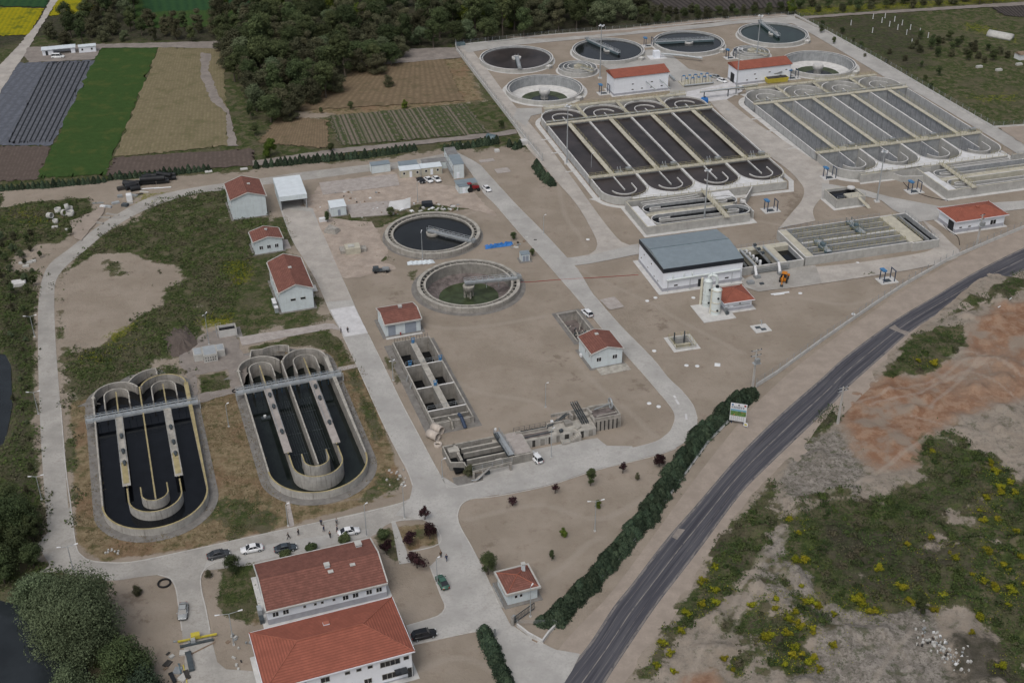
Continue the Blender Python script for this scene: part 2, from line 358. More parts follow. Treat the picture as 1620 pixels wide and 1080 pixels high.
# ---- big round settling tanks of the new plant
def clarifier(c, rad, full, label, bpx=None, water='sludge', over=0.0, drum='concrete_apron', h=1.6, old=False):
    t = thing('settling_tank', label, 'tank', c, 0, None)
    cm, ct, ci = ('concrete_old', 'concrete_old_top', 'concrete_old_inner') if old else ('concrete_new', 'concrete_top', 'concrete_inner')
    zb = (-.3 if full else -3.6)
    tw = .95 if old else .4
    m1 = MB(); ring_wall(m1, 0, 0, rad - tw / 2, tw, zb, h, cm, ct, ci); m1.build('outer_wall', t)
    if old:
        m1 = MB(); ring_wall(m1, 0, 0, rad - 1.0, 1.3, h - .05, h + .08, cm, ct); m1.build('coping', t) if 0 else None
        r2 = rad - 2.15; m1 = MB(); ring_wall(m1, 0, 0, r2, .55, zb, h - .2, ci, ct, ci); ring_wall(m1, 0, 0, r2 + .45, .1, h - .9, h - .5, ci, ct); m1.build('weir_wall', t)
        m1 = MB(); m1.ring(0, 0, r2, rad - .5, h - 1.0, 'water_dark'); m1.build('channel_floor', t)
        for i in range(44):
            a = 2 * math.pi * i / 44; m1 = MB(); m1.box(r2 + .28, rad - .94, -.07, .07, h - .62, h - .32, ct, a, (0, 0)); m1.build('channel_brace', t)
    else:
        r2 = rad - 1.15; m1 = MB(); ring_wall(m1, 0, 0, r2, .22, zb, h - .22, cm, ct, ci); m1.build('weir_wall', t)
        m1 = MB(); m1.ring(0, 0, r2, rad - .3, h - .75, 'concrete_inner'); m1.build('channel_floor', t)
    m1 = MB(); m1.ring(0, 0, rad - .1, rad + (1.5 if not full else .8), .05, 'concrete_old_apron' if old else 'concrete_apron'); m1.build('apron', t)
    if full:
        m1 = MB(); m1.disc(0, 0, r2, h - .75 if old else h - .65, water, 64); m1.build('water', t)
        m1 = MB(); m1.lathe([(1.7, h - 1.6), (1.9, h - .2), (1.9, h + .1), (1.5, h + .1), (1.5, h - .5)], drum, 24, cap=False); m1.disc(0, 0, 1.5, h - .4, drum, 24); m1.build('centre_drum', t)
    else:
        HOLES.append([(c[0] + rad * math.cos(2 * math.pi * i / 40), c[1] + rad * math.sin(2 * math.pi * i / 40)) for i in range(40)])
        rw = rad * (.60 if not old else .58); zf = -2.2
        m1 = MB(); m1.ring(0, 0, rw - .4, r2 + .1, zf if not old else -1.7, 'concrete_top' if not old else 'silt', 64, z2=-3.0); m1.build('floor', t)
        m1 = MB(); m1.disc(0, 0, rw, -2.85, 'water_algae' if old else 'water_algae', 56); m1.build('puddle', t)
        if not old: m1 = MB(); m1.disc(0.3, -1.5, rw * .62, -2.8, 'water_pond', 40); m1.build('clear_water', t)
        m1 = MB(); m1.lathe([(1.0, -3.2), (1.0, -1.6), (2.0, -.6), (2.1, .6), (1.8, 1.0)] if not old else [(.5, -3.2), (.5, -1.2), (1.5, -.7), (1.6, .6)], 'concrete_old_top' if old else 'concrete_apron', 24); m1.build('centre_column', t)
        if old:
            for i in range(4): a = i * math.pi / 2 + .4; m1 = MB(); m1.box(1.0, 1.35, -.2, .2, -3.2, -.6, 'concrete_old_top', a, (0, 0)); m1.build('column_leg', t)
        if not old:
            m1 = MB()
            for i in range(8): a = i * math.pi / 4; m1.box(1.1, 1.4, -.12, .12, -3.2, -1.5, 'concrete_new', a, (0, 0))
            m1.build('column_rib', t)
    if bpx:
        p = at(*bpx, h); a = math.atan2(p[1] - c[1], p[0] - c[0])
        e = (rad * math.cos(a), rad * math.sin(a)); s0 = (-over * e[0], -over * e[1])
        bridge('bridge', t, s0, e, h + .25, 1.2, 'steel_teal' if not old else 'steel', legs=4 if old else 3, rail='galvanised', depth=.7 if not old else .4)
        m1 = MB(); m1.cbox(e[0], e[1], h + .55, 1.1, 1.5, .7, 'steel', a); m1.build('drive_carriage', t)
    if not old:     # outlet box on the rim
        m1 = MB(); ao = R(-35); m1.box(rad - .2, rad + 1.8, -1.2, 1.2, 0, h - .5, 'concrete_new', ao, (0, 0), top='concrete_top'); m1.build('outlet_box', t)
        m1 = MB(); pts = [(rad + 1.8, -1.2), (rad + 1.8, 1.2)]; c_, s_ = math.cos(ao), math.sin(ao); m1.rail([(x * c_ - y * s_, x * s_ + y * c_) for x, y in pts], h - .5, 'rail_yellow'); m1.build('railing', t)
    return t
CL = dict(A=(2.3, 485.6), D=(12.6, 450.8), B=(39.3, 494.9), C=(72.9, 504.4), E=(109.4, 515.3), F=(120.4, 477.5))
clarifier(CL['A'], 14.6, True, 'full round settling tank at the far left corner, narrow bridge pointing to the camera', (821, 106))
clarifier(CL['B'], 14.6, True, 'round settling tank with long truss bridge from its left rim, second in far row', (922, 60), 'water_dark', .5)
clarifier(CL['C'], 14.6, True, 'round settling tank with a low grey bridge and dark water, third in the far row', (1036, 68), 'water_dark', .72)
clarifier(CL['E'], 14.6, True, 'round settling tank with green water at the far right corner of the new plant', (1203, 36), 'water_green', .42)
clarifier(CL['D'], 14.5, False, 'empty round settling tank with a concrete centre column, left of the white red-roofed hall')
clarifier(CL['F'], 14.5, False, 'empty round settling tank with a concrete centre column beside the right far hall')
clarifier((-23.0, 330.4), 13.9, True, 'old round settling tank full of black water with a short grey bridge', (748, 383), 'water_dark', .12, 'concrete_old_top', 1.5, True)
clarifier((-11.7, 299.6), 14.0, False, 'old drained round settling tank with green algae pool and bridge', (820, 440), None, .08, 'concrete_old_top', 1.4, True)
def small_rings(c, rad, label):
    t = thing('splitter_tank', label, 'tank', c)
    for i, (r_, h_) in enumerate(((rad, 1.6), (rad - 1.9, 1.8), (rad - 3.6, 2.0))):
        m1 = MB(); ring_wall(m1, 0, 0, r_ - .2, .32, .1, h_, 'concrete_new', 'concrete_top', 'concrete_inner', 48); m1.build('ring_wall', t)
    m1 = MB(); m1.disc(0, 0, rad - .2, .25, 'concrete_inner'); m1.build('floor', t); m1 = MB(); m1.ring(0, 0, rad, rad + .9, .05, 'concrete_apron'); m1.build('apron', t)
    m1 = MB(); m1.lathe([(1.5, 0), (1.5, 2.2)], 'concrete_yellow', 20); m1.build('centre_drum', t)
    bridge('walkway', t, (0, 0), (rad * .75, -rad * .8), 2.0, .9, 'concrete_yellow', rail='rail_yellow', mesh=False); return t
small_rings(at(913.8, 106, 1.6), 7.6, 'small tank of concentric concrete rings between the left settling tanks')
small_rings(at(1188.5, 81, 1.6), 7.4, 'small tank of concentric concrete rings behind the right far hall')

# ---- long racetrack basins of the new plant, local frame: x across the lanes, y away from the camera
def aeration(o, rz, label, full, H):
    t = thing('aeration_basin', label, 'basin', o, rz); W = 61.4; LW = W / 4; zb = .1 if full else -3.5
    cm, ci, ct, cy = 'concrete_new', 'concrete_inner', 'concrete_top', 'concrete_yellow'
    for k in range(4):
        x0 = k * LW; xc = x0 + LW / 2
        # outer end arcs, far and near
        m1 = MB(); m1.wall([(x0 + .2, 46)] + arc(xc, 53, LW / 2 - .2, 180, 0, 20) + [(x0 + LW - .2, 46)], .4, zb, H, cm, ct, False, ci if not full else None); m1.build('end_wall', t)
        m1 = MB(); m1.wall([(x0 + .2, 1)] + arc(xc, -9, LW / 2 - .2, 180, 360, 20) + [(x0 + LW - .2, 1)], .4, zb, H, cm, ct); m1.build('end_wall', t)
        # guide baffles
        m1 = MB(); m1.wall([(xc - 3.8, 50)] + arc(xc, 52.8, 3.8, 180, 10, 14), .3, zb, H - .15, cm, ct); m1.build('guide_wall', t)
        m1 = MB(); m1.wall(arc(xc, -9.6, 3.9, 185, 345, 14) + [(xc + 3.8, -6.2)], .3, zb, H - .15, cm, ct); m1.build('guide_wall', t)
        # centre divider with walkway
        m1 = MB(); m1.wall([(xc, -10.5), (xc, 53)], .35, zb, H - .1, 'concrete_panel_shaded' if not full else cm, ct, False, 'concrete_panel_shaded' if not full else ci); m1.build('divider_wall', t)
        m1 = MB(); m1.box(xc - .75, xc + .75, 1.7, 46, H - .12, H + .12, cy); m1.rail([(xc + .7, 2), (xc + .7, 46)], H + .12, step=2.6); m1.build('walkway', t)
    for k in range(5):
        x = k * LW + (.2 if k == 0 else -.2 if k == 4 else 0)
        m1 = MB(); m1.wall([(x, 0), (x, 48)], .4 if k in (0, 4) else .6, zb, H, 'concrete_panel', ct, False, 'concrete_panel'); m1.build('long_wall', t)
        if 0 < k < 4:
            m1 = MB(); m1.box(x - .6, x + .6, 48, 61.5, H, H + .18, cy); m1.rail([(x - .5, 48.5), (x - .5, 61)], H + .18); m1.build('walkway', t)
    for nm, y0, y1 in (('far_walkway', 46.2, 47.8), ('near_walkway', -.3, 1.4)):
        m1 = MB(); m1.box(-.3, W + .3, y0, y1, H - .05, H + .25, cy); m1.box(0, W, y0 + .3, y0 + .6, zb, H - .05, ci)
        m1.rail([(0, y1 - .1), (W, y1 - .1)], H + .25); m1.rail([(0, y0 + .1), (W, y0 + .1)], H + .25) if y0 < 1 else None
        if y0 > 40: m1.tube((0, y1 + .25, H + .7), (W, y1 + .25, H + .7), .22, 'galvanised', 8)
        m1.build(nm, t)
    m1 = MB(); m1.box(3.5, W - 4, 61.2, 62.9, H - .1, H + .2, cy); m1.rail([(3.5, 62.8), (W - 4, 62.8)], H + .2); m1.rail([(3.5, 61.3), (W - 4, 61.3)], H + .2, step=4); m1.wall([(3.5, 61.3), (W - 4, 61.3)], .3, zb, H - .1, cm); m1.build('rear_walkway', t)
    if full:
        m1 = MB(); lv = H - .55; m1.box(.3, W - .3, -.2, 47.8, lv - .2, lv, 'sludge')
        for k in range(4):
            xc = k * LW + LW / 2; m1.prism(arc(xc, 53, LW / 2 - .3, 180, 0, 20) + [(xc + LW / 2 - .3, 47.8), (xc - LW / 2 + .3, 47.8)], lv - .2, lv, 'sludge'); m1.prism(arc(xc, -9, LW / 2 - .3, 180, 360, 20) + [(xc + LW / 2 - .3, -.2), (xc - LW / 2 + .3, -.2)], lv - .2, lv, 'sludge')
        m1.build('sludge', t)
    else:
        m1 = MB(); m1.box(0, W, -17, 61, -3.6, -3.4, 'concrete_inner'); m1.build('floor', t)
        foot = [(0, -9)] + arc(LW / 2, -9, LW / 2, 180, 270, 6) + arc(W - LW / 2, -9, LW / 2, 270, 360, 6) + [(W, 53)] + arc(W - LW / 2, 53, LW / 2, 0, 90, 6) + arc(LW / 2, 53, LW / 2, 90, 180, 6)
        HOLES.append([loc2w(o, rz, p) for p in foot])
    # deck filling the gaps between the near arcs
    m1 = MB()
    for k in range(4):
        a, b = k * LW + (LW / 2 if k == 0 else 0), (k + 1) * LW; xc = k * LW + LW / 2
        if k == 0: pts = [(xc, -17.6)] + arc(xc, -9, LW / 2, 270, 360, 10) + [(b, -17.9)]
        else: pts = [(a, -17.9 - k * .35)] + arc(xc, -9, LW / 2, 180, 360, 16) + [(b, -17.9 - k * .35)]
        if k == 3: pts = [(a, -19)] + arc(xc, -9, LW / 2, 180, 300, 14) + [(b - 3, -19.2)]
        m1.prism(pts, .1, H - .08, cm, 'concrete_deck')
    m1.build('deck', t)
    m1 = MB(); m1.box(5, W - 3, -19.3, -18.8, .1, H, 'concrete_new', top='concrete_yellow') if full else m1.box(5, W - 3, -19.3, -18.8, .1, H, 'concrete_new', top='concrete_yellow'); m1.rail([(7, -19), (W - 4, -19)], H, step=2.2); m1.build('front_wall', t)
    for k in range(4):      # rails round the near arcs, hoist frames, sluice openings
        xc = k * LW + LW / 2; m1 = MB(); m1.rail(arc(xc, -9, LW / 2 + .2, 270, 330, 6), H, step=1.8); m1.build('railing', t)
        m1 = MB(); x = xc + 2.4; m1.box(x - 1, x + 1.4, 1.5, 3.0, H - .1, H + .15, 'steel' if full else cy)
        for dx_ in (0, .9): m1.ptube([(x + dx_, 2.0, H), (x + dx_, 3.2, H + 1.5), (x + dx_ + .2, 4.6, H - .5)], .07, 'galvanised', 5)
        m1.build('lifting_frame', t)
        m1 = MB(); m1.box(xc + 5.2, xc + 7.2, 2.2, 3.6, H + .12, H + .9, 'steel'); m1.build('gate_actuator', t)
        m1 = MB(); m1.box(xc - 1.6, xc + .6, 60.35, 60.7, H - .9, H + .02, 'fascia_dark'); m1.build('sluice', t)
    ap = [(-1.2, -9)] + arc(LW / 2, -9, LW / 2 + 1.2, 180, 262, 8) + [(6, -19.2), (W - 2, -20.6), (W + 1.2, -14), (W + 1.2, 53)] + arc(W - LW / 2, 53, LW / 2 + 1.2, 0, 90, 8) + [(LW, 63.6), (4, 63.6)] + arc(LW / 2, 53, LW / 2 + 1.2, 110, 180, 8)
    m1 = MB(); m1.wall(ap, 2.0 if not full else 1.6, 0, .07, 'concrete_apron', None, True); m1.build('apron', t)
    for y in (12, 28, 40):
        m1 = MB(); m1.box(-4.2, -.4, y, y + .5, 0, .25, 'concrete_apron'); m1.build('kerb_spur', t)
    return t
T1O = (24.9, 365.4); T2O = (100.3, 383.9)
def ae(o, rz, label, full, H):
    return aeration(o, rz, label, full, H)
E1 = ae(T1O, R(15.4), 'long basin of eight lanes full of dark sludge, left of the two new basins', True, 2.6)
E2 = ae(T2O, R(16.2), 'long basin of eight empty grey concrete lanes, right of the two new basins', False, 2.8)
def stadium(x0, x1, yc, r, n=10): return arc(x0 + r, yc, r, 90, 270, n) + arc(x1 - r, yc, r, -90, 90, n)
def selector(o, rz, label, x0, x1, yt, yb, rows, full, H, bx, extra=None):
    t = thing('contact_tank', label, 'tank', o, rz); cm, ct = 'concrete_new', 'concrete_top'
    m1 = MB(); m1.wall([(x0, yt), (x0, yb), (x1, yb)], .4, .05, H, cm, 'concrete_yellow'); m1.build('outer_wall', t)
    m1 = MB(); m1.prism([(x0, yb), (x1, yb), (x1, yt), (x0, yt)], .05, .35, 'concrete_inner', 'water_black' if full else 'concrete_inner'); m1.build('floor', t)
    for (a, b, yc, r) in rows:
        m1 = MB(); m1.wall(stadium(a, b, yc, r), .32, .3, H - .05, cm, ct, True, 'concrete_inner'); m1.build('channel_wall', t)
        m1 = MB(); m1.wall([(b - r - 3, yc + .9)] + arc(b - r - 1, yc, .9, 90, -90, 6) + [(a + r + 1, yc - .3)] + arc(a + r, yc + .35, .65, 270, 90, 6) + [(a + r + 3, yc + 1)], .28, .3, H - .15, cm, ct); m1.build('guide_wall', t)
        m1 = MB(); m1.prism(stadium(a + .2, b - .2, yc, r - .2), .4, H - (1.0 if full else 2.2), 'water_black' if full else 'concrete_inner'); m1.build('water' if full else 'channel_floor', t)
    m1 = MB(); m1.prism([(x0 + .2, yb + .2), (x0 + 3.0, yb + .2), (x0 + 2.4, yt - 4), (x0 + .2, yt - 4)], .3, H - .12, 'concrete_deck'); m1.build('deck', t)
    yr = [yc for _, _, yc, _ in rows]
    m1 = MB(); m1.box(x0 + 2.5, x1 - 2, min(yr) + rows[0][3] + .1, max(yr) - rows[0][3] - .1, .3, H - .1, 'concrete_yellow'); m1.build('deck', t) if max(yr) - min(yr) > 2 * rows[0][3] + .3 else None
    m1 = MB(); m1.wall([(bx, yt + .5), (bx - .6, yb - .8)], 1.7, H - .02, H + .22, 'concrete_yellow'); m1.rail([(bx + .7, yt), (bx + .1, yb)], H + .22, step=1.8); m1.rail([(bx - .9, yt), (bx - 1.5, yb)], H + .22, step=1.8); m1.build('walkway', t)
    m1 = MB(); m1.wall([(x0 - .3, yt + 2), (x0 - .3, yb - .6), (x1 + 1, yb - .6), (x1 + 1, yb + 4)], 1.8, 0, .06, 'concrete_apron'); m1.build('apron', t)
    if extra: extra(t)
    return t
def ex1(t):
    m1 = MB(); m1.wall([(39.2, -36), (39.2, -26.8), (41, -26.4), (46.4, -19.4)], .35, .05, 2.6, 'concrete_new', 'concrete_top'); m1.build('outer_wall', t)
    for y in (-20.2, -21.6):
        m1 = MB(); m1.wall([(9, y - .6), (26, y), (28, y + .4)], .3, .3, 2.5, 'concrete_new', 'concrete_top'); m1.build('channel_wall', t)
    m1 = MB(); m1.box(38, 39.4, -30, -28.8, 2.6, 3.2, 'concrete_top'); m1.box(9, 36.5, -28.9, -28.6, 2.6, 2.75, 'concrete_yellow'); m1.rail([(31, -35), (38.8, -35)], 2.6, 'rail_grey', step=2); m1.build('outlet', t)
    m1 = MB(); m1.box(30.5, 38.5, -24.5, -19.6, .3, 2.3, 'concrete_new', top='concrete_deck'); m1.build('deck', t)
selector(T1O, R(15.4), 'low tank with two water-filled oval channels in front of the sludge basin', 5, 37.5, -18.8, -37.2, [(8, 38, -25.9, 2.9), (8, 38.8, -33.2, 3.1)], True, 2.6, 30.5, ex1)
def ex2(t):
    m1 = MB(); m1.wall([(5.3, -17.6), (16.4, -19.4), (26, -19.0), (29.3, -20.5)], .35, .05, 2.8, 'concrete_new', 'concrete_yellow'); m1.build('outer_wall', t)
    m1 = MB(); m1.wall([(16.4, -19.4), (18, -22.4), (24.6, -24)], .35, .05, 2.0, 'concrete_new', 'concrete_top'); m1.build('outer_wall', t)
    for y in (-20.8, -22.0):
        m1 = MB(); m1.wall([(34, y), (58, y + .3)], .3, .3, 2.6, 'concrete_new', 'concrete_top'); m1.build('channel_wall', t)
    m1 = MB(); m1.wall([(60, -19), (64.5, -19), (70, -37.2)], .4, .1, 2.8, 'concrete_new', 'concrete_yellow'); m1.build('outer_wall', t)
    m1 = MB(); m1.rail([(58, -19.4), (70, -19.4)], 2.8, 'rail_grey', step=2); m1.rail([(44, -28.5), (70, -28.5)], 2.8, step=2); m1.box(36, 72, -28.9, -28.2, 2.5, 2.85, 'concrete_yellow'); m1.build('railing', t)
selector(T2O, R(16.2), 'low tank with empty oval channels in front of the empty basin, at the right edge', 24.6, 72, -19, -37.4, [(27.5, 70, -25.6, 2.7), (27.5, 72, -33.4, 3.0)], False, 2.8, 34.0, ex2)

# ---- old oxidation ditches
def ditch(o, rz, label, black, lev, H=1.8):
    t = thing('oxidation_ditch', label, 'basin', o, rz); W = 21.5; hw = W / 2; q = W / 4; cm, ct, ci = 'concrete_old', 'concrete_old_top', 'concrete_old_inner'; zb = -4.5
    side = [(0, 1)] + [(0, 43)] + arc(q, 43, q, 180, 0, 18) + arc(W - q, 43, q, 180, 0, 18)[1:] + [(W, 1)] + arc(hw, .8, hw, 0, -180, 32)[1:-1]
    inn = [(x * (W - .4) / W + .2, y) for x, y in side]
    m1 = MB(); m1.wall([(.15, 1), (.15, 43)] + arc(q, 43, q - .15, 180, 20, 18), .36, zb, H, cm, ct, inner=cm); m1.wall(arc(W - q, 43, q - .15, 160, 0, 18) + [(W - .15, 43), (W - .15, 1)], .36, zb, H, cm, 'concrete_lichen' if black else ct); m1.build('outer_wall', t)
    m1 = MB(); m1.wall(arc(hw, 1, hw - .15, 180, 360, 34), .36, zb, H, 'concrete_old_pale', 'concrete_lichen'); m1.build('end_wall', t)
    for cx in (q, W - q):
        m1 = MB(); m1.wall([(cx - 2.75, 37.5), (cx - 2.75, 42.5)] + arc(cx, 42.7, 2.75, 180, 0, 14) + [(cx + 2.75, 42), (cx + 2.75, 38)], .28, zb, H, cm, ct); m1.build('guide_wall', t)
        m1 = MB(); m1.wall([(cx, 5.5), (cx, 44)], .3, zb, H, cm, 'concrete_lichen'); m1.build('divider_wall', t)
        m1 = MB(); m1.box(cx - .85, cx + .85, 6.5, 33, H - .12, H + .1, 'concrete_old_top' if not black else 'concrete_apron', top='slab_old' if not black else 'concrete_old_top')
        if black: m1.box(cx - .6, cx + .6, 7.2, 15, H + .1, H + .13, 'concrete_lichen')
        for s_ in (-.7, .7): m1.rail([(cx + s_, 14), (cx + s_, 33)], H + .1, 'rail_grey', step=2.5)
        m1.build('walkway', t)
        for y in (14.5, 25, 19 if black else 30): m2 = MB(); m2.lathe([(.4, H + .1), (.4, H + .7), (.2, H + .9)], 'steel_dark', 10, cx + .1, y); m2.cbox(cx + .1, y - .6, H + .35, .5, .7, .5, 'steel_dark'); m2.build('mixer_drive', t)
    m1 = MB(); m1.wall([(hw, .3), (hw, 44.5)], .32, zb, H + .02, cm, 'concrete_lichen' if black else ct); m1.build('divider_wall', t)
    m1 = MB(); m1.wall([(hw - 2.7, 5)] + arc(hw, 2.3, 2.7, 180, 360, 18) + [(hw + 2.7, 5)], .26, zb, H, 'concrete_old_pale', 'concrete_lichen'); m1.build('guide_wall', t)
    m1 = MB(); m1.wall([(q, 6.2)] + arc(hw, 1.2, hw - q, 180, 360, 24) + [(W - q, 6.2)], .3, zb, H, 'concrete_old_pale', 'concrete_lichen'); m1.build('loop_wall', t)
    m1 = MB(); m1.sheet([(x, y) for x, y in inn], lev, 'water_black' if black else 'water_ditch'); m1.build('water', t)
    if not black:
        m1 = MB()
        for yy in (10, 18, 26):
            for x0, x1 in ((6.2, 10.2), (11.4, 15.2)): m1.tube((x0, yy, lev + .05), (x1, yy, lev + .05), .06, 'steel_dark', 5)
        for k in range(7):
            for x0 in (6.6, 11.6): m1.tube((x0 + k * .55, 5, lev + .04), (x0 + k * .55, 32, lev + .04), .045, 'steel_dark', 4)
        m1.build('aeration_pipes', t)
        m1 = MB(); m1.box(2.5, 4.6, 26, 27, lev, lev + .35, 'steel_dark'); m1.lathe([(.3, lev + .3), (.35, lev + .8)], 'white_plastic', 8, 3.4, 26.6); m1.build('floating_aerator', t)
    br = bridge('bridge', t, (-1.8, 33.6), (W + 1.7, 33.6), H + .25, 1.1, 'galvanised', mesh=False, rail='rail_grey')
    m2 = MB(); m2.tube((-1.5, 34.5, H + .6), (W + 1.5, 34.5, H + .6), .14, 'galvanised', 8)
    for s_ in (-1.8, W + 2.0): m2.ptube([(s_, 33.3, H + .5), (s_ * 1.0, 33.0, .2)], .12, 'galvanised', 8)
    m2.build('air_pipe', br)
    m2 = MB()
    for x in np.arange(1, W, 1.6): m2.tube((x, 34.9, H + .8), (x, 35.3, lev + .4), .05, 'blue_paint', 5)
    m2.build('drop_pipes', br)
    # outlet chamber behind the arcs
    m1 = MB(); m1.wall([(8.5, 47.6)] + arc(14.5, 45.5, 6.2, 155, 85, 8) + [(15.2, 49.0)] if black else [(3.8, 48.6), (4.6, 51.8)] + arc(10, 45.6, 6.4, 115, 55, 6) + [(13.2, 47.6)], .3, zb, H, cm, ct); m1.build('outlet_chamber', t)
    m1 = MB(); m1.sheet([(8.7, 46.5), (9.5, 48.8), (12, 51), (15.2, 51.5), (15.2, 47)] if black else [(4.4, 47.5), (5, 51.4), (8, 51.8), (12, 50.5), (13, 47)], -.6, 'water_black'); m1.build('chamber_water', t)
    out = [(x + (1.0 if x > hw else -1.0), y) for x, y in [(0, 1), (0, 43)]] + arc(q, 43, q + 1, 180, 90, 8) + ([(9, 52.2), (15.6, 52.6)] if black else [(4, 52.6), (11, 53)]) + arc(W - q, 43, q + 1, 80, 0, 8) + [(W + 1, 1)] + arc(hw, 1, hw + 1, 0, -180, 24)[1:-1]
    m1 = MB(); m1.wall(out, 1.9, 0, .07, 'concrete_old_apron', None, True); m1.build('apron', t)
    ch = [(9, 47.5), (9.6, 50), (12, 51.4), (15.2, 51.6), (15.2, 47.5)] if black else [(4.4, 47.8), (5, 51.6), (8, 52), (12, 50.6), (13, 47.6)]
    HOLES.append([loc2w(o, rz, p) for p in side]); HOLES.append([loc2w(o, rz, p) for p in ch]); return t
ditch((-84.2, 203.0), R(18.3), 'oxidation ditch brim full of black water, nearest the west road', True, -.45)
ditch((-51.9, 214.4), R(19.0), 'half-drained oxidation ditch with exposed walls, beside the main road', False, -1.9)

# ---- six-cell tank beside the main road
def pit_hole(o, rz, x0, x1, y0, y1): HOLES.append([loc2w(o, rz, p) for p in ((x0, y0), (x1, y0), (x1, y1), (x0, y1))])
o6 = at(685.5, 681, 0); z6 = R(18.6); t = thing('flocculation_tank', 'old concrete tank of six open cells with a ribbed middle walkway beside the main road', 'tank', o6, z6)
W6, L6, H6 = 9.6, 37.6, 1.7
m1 = MB(); m1.wall([(.15, .15), (W6 - .15, .15), (W6 - .15, L6 - .15), (.15, L6 - .15)], .32, -5, H6, 'concrete_old', 'concrete_old_top', True, 'concrete_old'); m1.build('outer_wall', t)
m1 = MB(); m1.box(W6 / 2 - .75, W6 / 2 + .75, 5.3, L6 - 2, -5, H6 + .15, 'concrete_old_inner', top='concrete_old_top'); m1.build('centre_walkway', t)
for y in (5.0, 14.8, 25.0):
    m1 = MB(); m1.box(0.2, W6 - .2, y, y + .45, -5, H6 + .1, 'concrete_old_inner', top='concrete_top'); m1.rail([(.3, y + .7), (W6 - .3, y + .7)], H6 + .1, 'rail_grey', step=2.2) if y > 20 or y < 6 else None; m1.build('cross_wall', t)
for x, y in ((1.4, 25.4), (W6 - .6, 25.4), (W6 / 2, 15), (W6 / 2, L6 - 2.2)):
    m1 = MB()
    for dx_ in (-.35, .35): m1.tube((x + dx_, y, H6), (x + dx_, y, H6 + 1.5), .07, 'blue_paint', 5)
    m1.tube((x - .5, y, H6 + 1.5), (x + .5, y, H6 + 1.5), .1, 'blue_paint', 5); m1.lathe([(.25, H6 + .2), (.3, H6 + .9)], 'blue_paint', 8, x, y); m1.build('mixer_drive', t)
m1 = MB(); m1.box(.4, W6 - .4, 2.6, 3.0, -2, H6 - .3, 'concrete_old_inner', top='concrete_old_top'); m1.box(.4, .8, 1.4, 2.6, -2, H6 - .5, 'concrete_old_inner', top='concrete_old_top'); m1.box(.4, W6 - .4, 1.2, 1.4, -2, H6 - .5, 'concrete_old_inner', top='concrete_old_top'); m1.build('weir_channel', t); m1 = MB(); m1.rail([(.5, L6 - .2), (W6 - .5, L6 - .2)], H6, 'steel_dark', step=.7); m1.build('railing', t)
m1 = MB(); m1.box(.2, W6 - .2, .2, L6 - .2, -2.9, -2.6, 'water_black'); m1.build('water', t)
m1 = MB(); m1.ptube([(6.6, 1.6, H6 + .3), (6.7, .2, H6 + .4), (7.1, -1.6, .2)], .42, 'navy_steel', 10); m1.build('blue_hose', t)
m1 = MB(); m1.ptube([(4.1, 1.4, H6), (4.3, -.2, H6 + .3), (4.4, -.9, .1)], .25, 'concrete_old_top', 8); m1.build('grey_pipe', t)
m1 = MB(); m1.wall([(-1.0, -1), (-1.0, L6 + .6), (W6 + .6, L6 + .6), (W6 + .6, -.8)], 1.7, 0, .06, 'concrete_old_apron', None, True); m1.build('apron', t)
for k in range(2):
    m1 = MB(); y = 18 + k * 3.4
    for dx_ in (0, .5): m1.tube((-.6 - .0, y + dx_, 0), (-.15, y + dx_, H6), .05, 'galvanised', 5)
    for j in range(5): m1.tube((-.5 + j * .08, y, .3 + j * .33), (-.5 + j * .08, y + .5, .3 + j * .33), .04, 'galvanised', 4)
    m1.build('ladder', t)
pit_hole(o6, z6, 0, W6, 0, L6)

# ---- sunken pits
def pit(name, label, cat, o, rz, w_, d_, H, depth, m='concrete_old', rail=None, ap=1.4, fill='water_black', fz=-2.2):
    t = thing(name, label, cat, o, rz); top = 'concrete_yellow' if m == 'concrete_new' else 'concrete_old_top'
    m1 = MB(); m1.wall([(.12, .12), (w_ - .12, .12), (w_ - .12, d_ - .12), (.12, d_ - .12)], .26, -depth, H, m, top, True, m); m1.build('wall', t)
    m1 = MB(); m1.box(.2, w_ - .2, .2, d_ - .2, fz - .2, fz, fill); m1.build('floor', t)
    m1 = MB(); m1.wall([(-.3, -.3), (w_ + .3, -.3), (w_ + .3, d_ + .3), (-.3, d_ + .3)], ap, 0, .05, 'concrete_apron' if m == 'concrete_new' else 'concrete_old_apron' if rail is None else 'verge', None, True); m1.build('apron', t)
    if rail: m1 = MB(); m1.rail([(0, 0), (w_, 0), (w_, d_), (0, d_)], H, rail, step=1.5, closed=True); m1.build('railing', t)
    pit_hole(o, rz, 0, w_, 0, d_); return t
p_ = at(912.5, 541); t = pit('sunken_pit', 'open rectangular pit with jumbled scrap behind the small house on the east road', 'pit', p_, R(19), 5.7, 14.5, .35, 3.5, fz=-2.4, fill='silt')
for k in range(16):
    m1 = MB(); a_ = Vector((RNG.uniform(.8, 5), RNG.uniform(3, 11), -2)); m1.tube(a_, a_ + Vector((RNG.uniform(-.5, 2), RNG.uniform(-2, 2), RNG.uniform(.4, 2.2))), .16, 'steel_dark' if k % 3 else 'concrete_old_top', 5); m1.build('scrap_beam', t)
p_ = at(1070, 553.5); t = pit('sluice_pit', 'small open square pit with yellow railing in the middle of the dirt field', 'pit', p_, R(15), 5.2, 5.4, .5, 3.5, 'concrete_new', 'rail_yellow', fz=-2.6, ap=1.3)
m1 = MB(); m1.box(.4, 4.8, 2.4, 2.9, -2.6, -.2, 'concrete_yellow'); m1.build('cross_wall', t)
for x in (1.2, 3.9):
    m1 = MB(); m1.box(x - .12, x + .12, 4.4, 4.7, -2, 2.2, 'steel_dark'); m1.build('gate_post', t)

